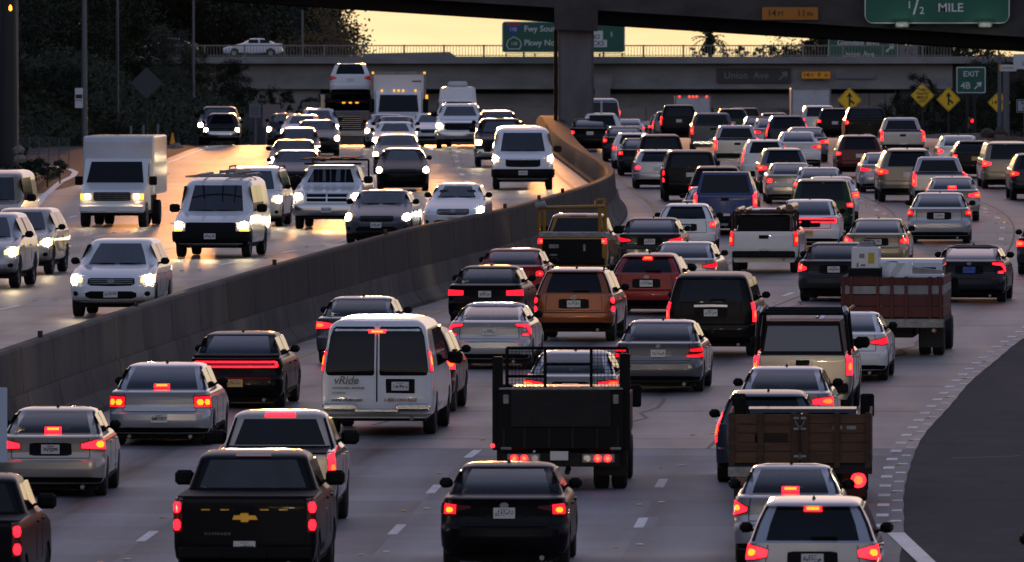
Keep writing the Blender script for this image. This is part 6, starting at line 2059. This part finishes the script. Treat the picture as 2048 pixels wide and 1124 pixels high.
# yellow diamonds
def diamond(px, py, Y, half, label, kind):
    s = F / Y
    k = half / s
    root = empty('warning_sign', at(px, py, Y), label, 'sign', None)
    q = k / math.sqrt(2)
    pts = [(a * math.cos(rad(45)) - b_ * math.sin(rad(45)), a * math.sin(rad(45)) + b_ * math.cos(rad(45))) for a, b_ in rrect(2 * q, 2 * q, .08)]
    m = M['signyellow'] if kind != 'back' else M['signback']
    link('panel', MB().prism(pts, 'y', 0, .04).mesh('panel', m), root)
    link('pole', MB().cyl((0, .09, -12), (0, .09, k * .8), .05, .05, 8).mesh('pole', M['poledark'], 40), root)
    if kind != 'back':
        link('border', ringmesh([(a * .93, b_ * .93) for a, b_ in pts], [(a * .89, b_ * .89) for a, b_ in pts], -.004, 0, M['ink']), root)
    if kind == 'merge':
        a = k
        link('symbol', MB().prism([(-.07 * a, -.48 * a), (.07 * a, -.48 * a), (.07 * a, .25 * a), (.24 * a, .22 * a), (0, .62 * a), (-.24 * a, .22 * a), (-.07 * a, .25 * a)], 'y', -.012, -.002).mesh('symbol', M['ink']), root)
        link('symbol', MB().prism([(.05 * a, .06 * a), (.05 * a, -.12 * a), (.34 * a, -.36 * a), (.42 * a, -.22 * a)], 'y', -.016, -.006).mesh('symbol', M['ink']), root)
    if kind == 'text':
        for i, tx in enumerate(('THRU', 'TRAFFIC', 'MERGE', 'LEFT')):
            text(tx, k * .33, root, (0, -.012, (.46 - .31 * i) * k), M['ink'], sx=.9)
    if kind == 'low':
        text("14' 9\"", k * .52, root, (-.1 * k, -.012, 0), M['ink'])
        link('symbol', MB().prism([(-.2 * k, .75 * k), (.2 * k, .75 * k), (0, .48 * k)], 'y', -.012, -.002).mesh('symbol', M['ink']), root)
        link('symbol', MB().prism([(-.2 * k, -.75 * k), (0, -.48 * k), (.2 * k, -.75 * k)], 'y', -.012, -.002).mesh('symbol', M['ink']), root)
    return root
diamond(1699, 200, 650, 25, 'yellow merge sign left of the other yellow diamonds', 'merge')
diamond(1845, 191, 650, 24, 'yellow diamond sign reading THRU TRAFFIC MERGE LEFT', 'text')
diamond(1897, 199, 620, 24.5, 'yellow merge sign between the text diamond and the exit sign', 'merge')
diamond(1998, 205, 660, 23, 'yellow low clearance diamond behind the grey pole', 'low')
diamond(293, 166, 560, 32, 'back of a diamond sign on a dark post at the left', 'back')
# right edge: poles and plates
def pole(px, py0, py1, Y, r, label, m='pole', name='street_lamp', cat='pole'):
    a, b_ = at(px, py0, Y), at(px, py1, Y)
    root = empty(name, b_, label, cat)
    link('shaft', MB().cyl((0, 0, -1.5), (0, 0, a.z - b_.z), r * 1.15, r * .85, 10).mesh('shaft', M[m], 40), root)
    return root, a.z - b_.z
pole(2012, 128, 268, 630, .17, 'thick pale pole at the right behind the exit sign', name='sign_pole')
pole(1999, 108, 200, 640, .10, 'thin pale pole left of the thick pale pole', name='sign_pole')
r_, *_ = sign(2016, 136, 628, 34, 13, 'narrow white plate with an orange end on the thick pale pole', M['signwhite'], None, r=.03)
pmesh(r_, 'stripe', lambda m: m.box(-.42, -.34, -.008, -.002, -.14, .14), M['signorange'])
text('NO STOPPING', .10, r_, (.05, -.012, 0), M['p_grey'])
r_, *_ = sign(2048, 123, 626, 42, 30, 'white plate reading CO cut by the right edge', M['signwhite'], None, r=.04)
text('COMMUTER', .24, r_, (.55, -.012, -.12), M['ink'])
r_, *_ = sign(2050, 212, 600, 34, 26, 'white plate at the right edge below the CO plate', M['signwhite'], M['ink'], r=.04, poles=(0,))
text('RUN', .2, r_, (.02, -.012, .13), M['ink']); text('GO', .2, r_, (.02, -.012, -.13), M['ink'])
root = empty('signal_lamp', at(1945, 247, 700), 'small red lamp on a dark stand under the exit sign', 'lamp')
pmesh(root, 'housing', lambda m: m.box(-.2, .2, 0, .2, -.35, .35, .03), M['poledark'])
pmesh(root, 'lens', lambda m: m.cyl((0, -.02, .15), (0, .01, .15), .09, .09, 12), M['brake'])
pmesh(root, 'post', lambda m: m.cyl((0, .1, -4), (0, .1, -.35), .06, .06, 8), M['poledark'])
# left edge: poles and plates
pole(169, -20, 292, 560, .13, 'pale tall pole rising behind the white box truck', 'pole')
pole(235, -20, 285, 600, .07, 'slim dark pole right of the tall pale pole', 'pole')
pole(387, -20, 215, 760, .08, 'slim faint pole left of the cresting pickup', 'pole')
pole(605, 20, 90, 1030, .09, 'thin pole among the trees above the far bridge', 'pole')
root, hh = pole(16, -30, 330, 430, .34, 'massive dark trunk like post at the upper left edge', 'poledark', 'utility_pole')
pole(34, -30, 300, 500, .07, 'thin pole close beside the massive dark post', 'pole')
root = empty('amber_lamp', at(21, 16, 425), 'small amber lamp glowing on the massive dark post', 'lamp')
pmesh(root, 'lens', lambda m: m.lathe([(-.11, .001), (-.06, .06), (.05, .055), (.12, .001)], (0, 0, 0), 'z', 10), M['amber'], 60)
pmesh(root, 'cage', lambda m: m.box(-.10, .02, .06, .12, -.14, .14, .02), M['poledark'])
r_, *_ = sign(158, 196, 559, 16, 40, 'white double plate on the tall pale pole', M['signwhite'], None, r=.03)
pmesh(r_, 'print', lambda m: (m.box(-.15, .15, -.008, -.002, -.02, .16), m.box(-.15, .15, -.008, -.002, -.12, -.09)), M['ink'])
sign(200, 230, 640, 13, 44, 'dim grey plate left of the pair behind the box truck', M['signdark'], None, r=.03, poles=(0,), pm='poledark')
sign(219, 232, 640, 14, 42, 'dim grey plate right of the pair behind the box truck', M['signdark'], None, r=.03, poles=(0,), pm='poledark')
r_, *_ = sign(510, 221, 640, 23, 29, 'small grey plate with faint lines on a post', M['signgrey'], None, r=.03, poles=(0,))
pmesh(r_, 'print', lambda m: [m.box(-.2, .2, -.008, -.002, .16 - .12 * i, .19 - .12 * i) for i in range(4)], M['p_slate'])
sign(543, 232, 640, 35, 46, 'larger tilted pinkish plate beside the small grey one', mat('sign_faded', (.22, .17, .17), .6), None, r=.03, poles=(-.3, .3))
sign(622, 222, 690, 36, 36, 'faded plate against the far bridge abutment', mat('sign_faded_dark', (.14, .12, .12), .6), None, r=.03, poles=(0,))
r_, *_ = sign(4, 850, 196, 20, 150, 'pale blue board standing at the lower left edge', mat('board_pale_blue', (.42, .50, .60), .5), None, r=.02, name='board')
# delineator posts
for i, (px, py0, py1) in enumerate(((210, 268, 285), (262, 252, 300), (287, 250, 300), (316, 248, 298))):
    a, b_ = at(px, py0, 540), at(px, py1, 540)
    o = link('delineator_post', MB().box(-.05, .05, -.02, .02, -1, a.z - b_.z, .008).mesh('delineator_post', M['signgrey']), None, b_)
    tag(o, ('low grey', 'left grey', 'middle grey', 'right grey')[i] + ' marker post standing on the verge of the left ramp', 'post', 'marker posts by the left ramp')
o = empty('traffic_cone', at(345, 290, 560), 'small traffic cone on the verge beside the noise wall', 'cone')
pmesh(o, 'cone', lambda m: m.cyl((0, 0, 0), (0, 0, .55), .14, .03, 12), M['signorange'], 40)
pmesh(o, 'base', lambda m: m.box(-.18, .18, -.18, .18, -.5, .03), M['p_black'])
# board wall behind the cresting cars: upright boards
nw = empty('board_wall', at(430, 292, 680), 'grey upright board wall behind the cresting cars', 'wall')
M['boards'] = noisy('grey_wall_boards', (0.045, 0.047, 0.055), (0.085, 0.088, 0.10), (4, 4, .5), (.7, .9))
bm_ = MB().box(-.16, .16, 0, .05, -3, 1.75, .012).mesh('board', M['boards'])
for i in range(16):
    o = link('board', bm_, nw, ((i - 7.5) * .345, random.uniform(-.02, .02), random.uniform(-.03, .03)))
# wire fence at the far left
fe = empty('wire_fence', at(88, 310, 500), 'low wire fence at the bend of the left ramp', 'fence')
for i in range(6):
    pmesh(fe, 'fence_post', lambda m: m.cyl((-1 + i * .4, 0, -.8), (-1 + i * .4, 0, .78 - .02 * i), .018, .018, 6), M['pole'])
mb = MB()
for k in range(9):
    mb.tube([(-1, 0, .06 + .09 * k), (-.2, 0, .05 + .09 * k), (1, 0, .0 + .082 * k)], .006, 4)
for k in range(24):
    x = -1 + k * .0866
    mb.tube([(x, .01, 0), (x, .01, .72)], .005, 3)
pmesh(fe, 'wire', lambda m: m.add(mb.v, mb.f), M['pole'])['kind'] = 'stuff'
# concrete kerb wall on the right, with rubble, and the one on the left
cw_ = empty('kerb_wall', (20, 600, ZR(600)), 'pale low concrete wall curving along the right ramp', 'wall')
M['palewall'] = noisy('pale_concrete', (0.13, 0.125, 0.12), (0.22, 0.21, 0.20), (1, 1, 1), (.75, .95))
KP = [(1800, 283, 640), (1850, 279, 630), (1900, 277, 615), (1960, 277, 600), (2010, 280, 585), (2070, 287, 565), (2140, 300, 540)]
for i, ((a, b_, Y0), (c, d, Y1)) in enumerate(zip(KP, KP[1:])):
    p, q = at(a, b_ - 9, Y0), at(c, d - 11, Y1)
    mb = MB()
    for v in (p, q):
        mb.v += [(v.x, v.y - .25, v.z - 1.6), (v.x, v.y - .12, v.z), (v.x, v.y + .12, v.z), (v.x, v.y + .25, v.z - 1.6)]
    mb.f = [[0, 1, 5, 4], [1, 2, 6, 5], [2, 3, 7, 6], [3, 2, 1, 0], [4, 5, 6, 7]]
    o = link('wall_section', mb.mesh('wall_section', M['palewall']), cw_)
    o.location = -cw_.location
random.seed(11)
def rock(px, py, Y, r, label, group):
    mb = MB()
    n = 8
    for j, (zz, rr_) in enumerate(((-.5, .9), (.1, 1.0), (.55, .7), (.75, .25))):
        for i in range(n):
            a = 2 * math.pi * i / n
            k = r * rr_ * random.uniform(.75, 1.2)
            mb.v.append((k * math.cos(a), k * math.sin(a), zz * r * random.uniform(.85, 1.15)))
    for j in range(3):
        for i in range(n):
            mb.f.append([j * n + i, j * n + (i + 1) % n, (j + 1) * n + (i + 1) % n, (j + 1) * n + i])
    mb.f.append(list(range(3 * n, 4 * n)))
    return tag(link('rock', mb.mesh('rock', M['rock']), None, at(px, py, Y)), label, 'rock', group)
for i, (px, py, r, lb) in enumerate(((352, 297, .40, 'rough stone highest in the row by the crest'), (340, 301, .36, 'second rough stone from the crest in the verge row'), (328, 306, .42, 'middle rough stone in the row along the verge'), (316, 311, .30, 'small rough stone low in the row along the verge'), (300, 312, .34, 'rough stone lying apart from the verge row'), (40, 318, .30, 'pale stone at the foot of the massive dark post'), (38, 300, .26, 'pale stone just above another by the dark post'))):
    rock(px, py, 545 if px > 200 else 428, r * .8, lb, 'rough stones on the left verge')
for i, (px, py, lb) in enumerate(((1975, 268, 'rubble stone on the kerb wall near the thick pale pole'), (2000, 266, 'rubble stone right of another on the kerb wall'))):
    rock(px, py, 592, .35, lb, 'rubble on the kerb wall')

# ------------------------------------------------------------------ trees and plants
def leafmat(name, c1, c2):
    m = noisy(name, c1, c2, (.8, .8, .8), (.6, .8), 3, 0, .25)
    return m
M['leafdark'] = leafmat('foliage_dark', (0.008, 0.012, 0.006), (0.034, 0.040, 0.018))
M['leafwarm'] = leafmat('foliage_rust', (0.05, 0.035, 0.012), (0.12, 0.07, 0.02))
M['bark'] = noisy('bark', (0.02, 0.016, 0.012), (0.05, 0.04, 0.03), (3, 3, .6), (.8, .95))
M['palm'] = leafmat('palm_frond', (0.02, 0.028, 0.012), (0.05, 0.06, 0.025))
def crown_mesh(rnd, clumps, leaves, R, name='crown', ls=.30, m='leafdark'):
    mb = MB()
    for _ in range(clumps):
        while True:
            c = Vector((rnd.uniform(-1, 1), rnd.uniform(-1, 1), rnd.uniform(-1, 1)))
            if .25 < c.length < 1: break
        c = Vector((c.x * R[0], c.y * R[1], c.z * R[2]))
        cr = rnd.uniform(.14, .30) * min(R)
        for _ in range(leaves):
            d = Vector((rnd.gauss(0, 1), rnd.gauss(0, 1), rnd.gauss(0, .8))) * cr * .62
            p = c + d
            u = Vector((rnd.gauss(0, 1), rnd.gauss(0, 1), rnd.gauss(0, 1))).normalized()
            v = u.orthogonal().normalized()
            l = ls * rnd.uniform(.6, 1.3)
            mb.add([p - u * l * .5, p + v * l * .28, p + u * l * .5, p - v * l * .28], [(0, 1, 2, 3)])
    return mb.mesh(name, M[m])
rnd = random.Random(21)
CROWNS = [crown_mesh(rnd, 70, 150, (3.6, 3.2, 4.2), ls=.25), crown_mesh(rnd, 70, 150, (4.4, 3.6, 3.6), ls=.25), crown_mesh(rnd, 56, 140, (2.8, 2.6, 4.8), ls=.24), crown_mesh(rnd, 34, 70, (3.2, 3.0, 4.2), m='leafwarm', ls=.24)]
def trunk_mesh(rnd, h, r):
    mb = MB()
    p = Vector((0, 0, -1.5))
    pts = [p]
    for i in range(4):
        p = Vector((p.x + rnd.uniform(-.25, .25), p.y + rnd.uniform(-.2, .2), -1.5 + (h + 1.5) * (i + 1) / 4))
        pts.append(p)
    for i, (a, b_) in enumerate(zip(pts, pts[1:])):
        mb.cyl(a, b_, r * (1 - .18 * i), r * (1 - .18 * (i + 1)), 8, False)
    for i in range(6):
        a = pts[2 + i % 3]
        d = Vector((rnd.uniform(-1, 1), rnd.uniform(-1, 1), rnd.uniform(.5, 1.2))).normalized() * h * .45
        mb.cyl(a, a + d * .55, r * .4, r * .25, 6, False)
        mb.cyl(a + d * .55, a + d + Vector((0, 0, h * .1)), r * .25, r * .08, 6, False)
    return mb.mesh('trunk', M['bark'], 50)
TRUNKS = [trunk_mesh(rnd, 6.0, .28) for _ in range(3)]
def tree(X, Y, z, h, cv, label, group, sc=None):
    """h: total height"""
    k = h / 10.0
    root = empty('tree', (X, Y, z), label, 'tree', group, (0, 0, rnd.uniform(0, 6.28)), k)
    link('trunk', TRUNKS[cv % 3], root)
    link('crown', CROWNS[cv], root, (0, 0, 6.2))
    return root
def tree_px(px, ptop, Y, base, cv, label, group):
    p = at(px, ptop, Y)
    z = terr(p.x, Y) if base is None else base
    return tree(p.x, Y, z, max(3.0, p.z - z), cv, label, group)
G1, G2 = 'dark trees on the left hillside', 'trees beyond the far bridge'
LT = [
 (60, -60, 640, 0, 'dark tree just right of the massive post at upper left'), (150, -80, 700, 1, 'dark tree behind the tall pale pole'), (245, -60, 740, 2, 'narrow dark tree behind the slim dark pole'),
 (330, 40, 800, 1, 'broad dark tree above the back of the diamond sign'), (390, 105, 850, 0, 'dark tree at the left end of the far bridge'), (455, 112, 900, 1, 'dark bushy tree covering the bridge abutment'),
 (130, 120, 600, 1, 'low dark tree behind the white double plate'), (275, 130, 690, 0, 'dark tree directly behind the diamond sign'), (40, 110, 560, 2, 'dark narrow tree beside the massive post'), (350, 170, 760, 1, 'low dark tree left of the cresting pickup'),
 (470, 195, 880, 0, 'small dark tree below the bridge abutment'), (-10, 30, 600, 0, 'dark tree filling the upper left corner'), (200, 60, 780, 0, 'dark tree between the two left poles')]
for px, pt, Y, cv, lb in LT:
    tree_px(px, pt, Y, None, cv, lb, G1)
FT = [(350, -60, 1080, 0, 'tree beyond the left end of the far bridge railing'), (420, -80, 1100, 1, 'large tree above the dark car on the far bridge'), (490, -70, 1090, 0, 'large tree above the white car on the far bridge'), (560, -70, 1105, 1, 'large tree right of the white car on the far bridge'), (610, -40, 1115, 0, 'tree near the edge of the bright sky'), (290, -80, 1090, 2, 'tree far left beyond the far bridge')]
FT += [(380, -70, 1150, 1, 'background tree above the gap between the two bridge cars'), (455, -60, 1160, 0, 'background tree just above the white bridge car'), (525, -60, 1155, 1, 'background tree right above the rear of the white bridge car'), (585, -50, 1165, 2, 'narrow background tree near the bright sky'), (310, -60, 1150, 1, 'background tree above the railing end'), (230, -70, 1120, 0, 'background tree between the left poles'), (150, -70, 1110, 1, 'background tree behind the tall pale pole'), (70, -70, 1100, 1, 'background tree near the massive post'),
       (500, 20, 1180, 1, 'low background tree behind the white bridge car'), (560, 25, 1185, 0, 'low background tree right of the white bridge car'), (430, 20, 1180, 1, 'low background tree between the bridge cars'), (615, 45, 1190, 1, 'low background tree under the rust coloured one'), (360, 25, 1175, 0, 'low background tree behind the dark bridge car')]
for px, pt, Y, cv, lb in FT:
    tree_px(px, pt, Y, ZC - 6, cv, lb, G2)
tree_px(640, 0, 1060, ZC - 5, 3, 'rust coloured tree against the bright sky', G2)
tree_px(655, 55, 1050, ZC - 5, 3, 'smaller rust tree at the edge of the bright sky', G2)
for px, pt, Y, cv, lb in ((1640, 72, 1120, 1, 'tree at the right end of the bright sky'), (1600, 84, 1150, 0, 'low tree left of the one ending the bright sky'), (1910, 100, 1080, 1, 'dark tree behind the right end of the far bridge'), (1985, 120, 900, 0, 'dark tree behind the thick pale pole'), (1830, 165, 960, 2, 'dark shrub like tree on the right abutment'), (2060, 140, 820, 1, 'dark tree at the right edge'), (1690, 62, 1130, 0, 'dark tree behind the Glendale Blvd sign'), (1765, 58, 1140, 1, 'dark tree right of the Glendale Blvd sign'), (1840, 60, 1125, 0, 'dark tree above the railing near its right end'), (1925, 62, 1135, 1, 'dark tree at the far right of the railing'), (1730, 80, 1180, 1, 'low dark tree farther behind the Glendale Blvd sign'), (1880, 80, 1185, 1, 'low dark tree farther behind the right railing end'), (1780, 200, 950, 1, 'low dark tree below the right abutment'), (1890, 190, 860, 0, 'dark tree behind the exit sign post'), (1960, 180, 780, 1, 'dark tree behind the low clearance diamond')):
    tree_px(px, pt, Y, ZC - 7 if Y > 1000 else None, cv, lb, 'dark trees on the right')
# palms and shrubs seen against the sky
def frond_mesh():
    mb = MB()
    r2 = random.Random(4)
    for i in range(26):
        az, el = r2.uniform(0, 6.28), r2.uniform(-.5, 1.3)
        p = Vector((0, 0, 0))
        d = Vector((math.cos(az) * math.cos(el), math.sin(az) * math.cos(el), math.sin(el)))
        for s_ in range(6):
            q = p + d * .36
            side = d.cross(Vector((0, 0, 1))).normalized() * (.20 * (1 - s_ / 7))
            mb.add([p - side, p + side, q + side * .85, q - side * .85], [(0, 1, 2, 3)])
            for sg in (1, -1):
                t_ = q + side * sg * 2.4 + Vector((0, 0, -.12))
                mb.add([p + side * sg, q + side * sg, t_], [(0, 1, 2)])
            d = (d + Vector((0, 0, -.22))).normalized()
            p = q
    return mb.mesh('crown', M['palm'])
FR = frond_mesh()
def palm(px, ptop, Y, label, k=1.0):
    p = at(px, ptop + 14, Y)
    root = empty('palm_tree', (p.x, Y, p.z - 7 * k), label, 'tree', 'palms beyond the far bridge', (0, 0, rnd.uniform(0, 6)), k)
    link('trunk', MB().cyl((0, 0, -2), (.1, 0, 7), .30, .22, 10).mesh('trunk', M['bark'], 40), root)
    link('crown', FR, root, (.1, 0, 7))
    link('skirt', crown_mesh(random.Random(8), 10, 40, (.6, .6, .9), 'skirt', .3, 'palm'), root, (.1, 0, 6.3))
palm(1422, 66, 1080, 'palm tree standing up above the far bridge railing', .85)
palm(1612, 84, 1100, 'lower palm at the right of the bright sky', .7)
palm(1868, 178, 900, 'dark palm below the right end of the far bridge', .8)
bush = crown_mesh(random.Random(9), 16, 46, (1.2, 1.0, .9), 'foliage', .2)
def shrub(px, py, Y, k, label, group, z=None):
    p = at(px, py, Y)
    root = empty('shrub', (p.x, Y, p.z if z is None else z), label, 'shrub', group, (0, 0, rnd.uniform(0, 6)), k)
    link('foliage', bush, root, (0, 0, .5))
    link('stem', MB().cyl((0, 0, -1.2), (0, 0, .6), .08, .04, 6).mesh('stem', M['bark']), root)
for px, k, lb in ((1400, .7, 'shrub left of the palm on the far bridge skyline'), (1450, .6, 'shrub right of the palm on the far bridge skyline'), (1480, .75, 'round shrub in the middle of the far skyline'), (1520, .65, 'small shrub between round shrub and right trees'), (1555, .8, 'wide shrub near the lower palm'), (1580, .6, 'shrub just left of the lower palm'), (690, .5, 'small shrub by the rust tree')):
    shrub(px, 112, 1060, k, lb, 'shrubs on the far skyline')
for px, py, Y, k, lb in ((520, 205, 960, 1.1, 'shrub at the foot of the bridge abutment'), (560, 208, 950, .9, 'shrub right of another below the abutment'), (600, 225, 940, 1.0, 'shrub behind the pinkish plate'), (650, 215, 930, .9, 'shrub near the car carrier'),
                         (20, 345, 432, .8, 'shrub on the bank below the massive post'), (60, 355, 440, .6, 'low shrub on the bank right of the massive post'), (95, 350, 446, .5, 'low shrub on the bank near the ramp bend'), (25, 375, 424, .7, 'shrub low on the bank at the left edge'), (120, 345, 452, .4, 'small shrub at the tip of the bank')):
    shrub(px, py, Y, k, lb, 'shrubs by the left roadway')
# undergrowth on both hillsides: a mass nobody could count
r3 = random.Random(31)
mb = MB()
for i in range(24000):
    Y = r3.uniform(430, 980) if i % 3 else r3.uniform(430, 700)
    if r3.random() < .8:
        xe = XE(Y) - lin(VERGE, Y)
        X = xe + 1 - abs(r3.gauss(0, 8))
    else:
        X = XL(Y) + 36 + abs(r3.gauss(0, 8))
    z = terr(X, Y)
    for _ in range(8):
        p = Vector((X + r3.uniform(-.7, .7), Y + r3.uniform(-.7, .7), z + r3.uniform(0, 1.5)))
        u = Vector((r3.gauss(0, 1), r3.gauss(0, 1), r3.gauss(0, 1))).normalized()
        v = u.orthogonal().normalized()
        l = r3.uniform(.10, .24)
        mb.add([p - u * l, p + v * l * .5, p + u * l, p - v * l * .5], [(0, 1, 2, 3)])
tag(link('undergrowth', mb.mesh('undergrowth', M['leafdark'])), kind='stuff')
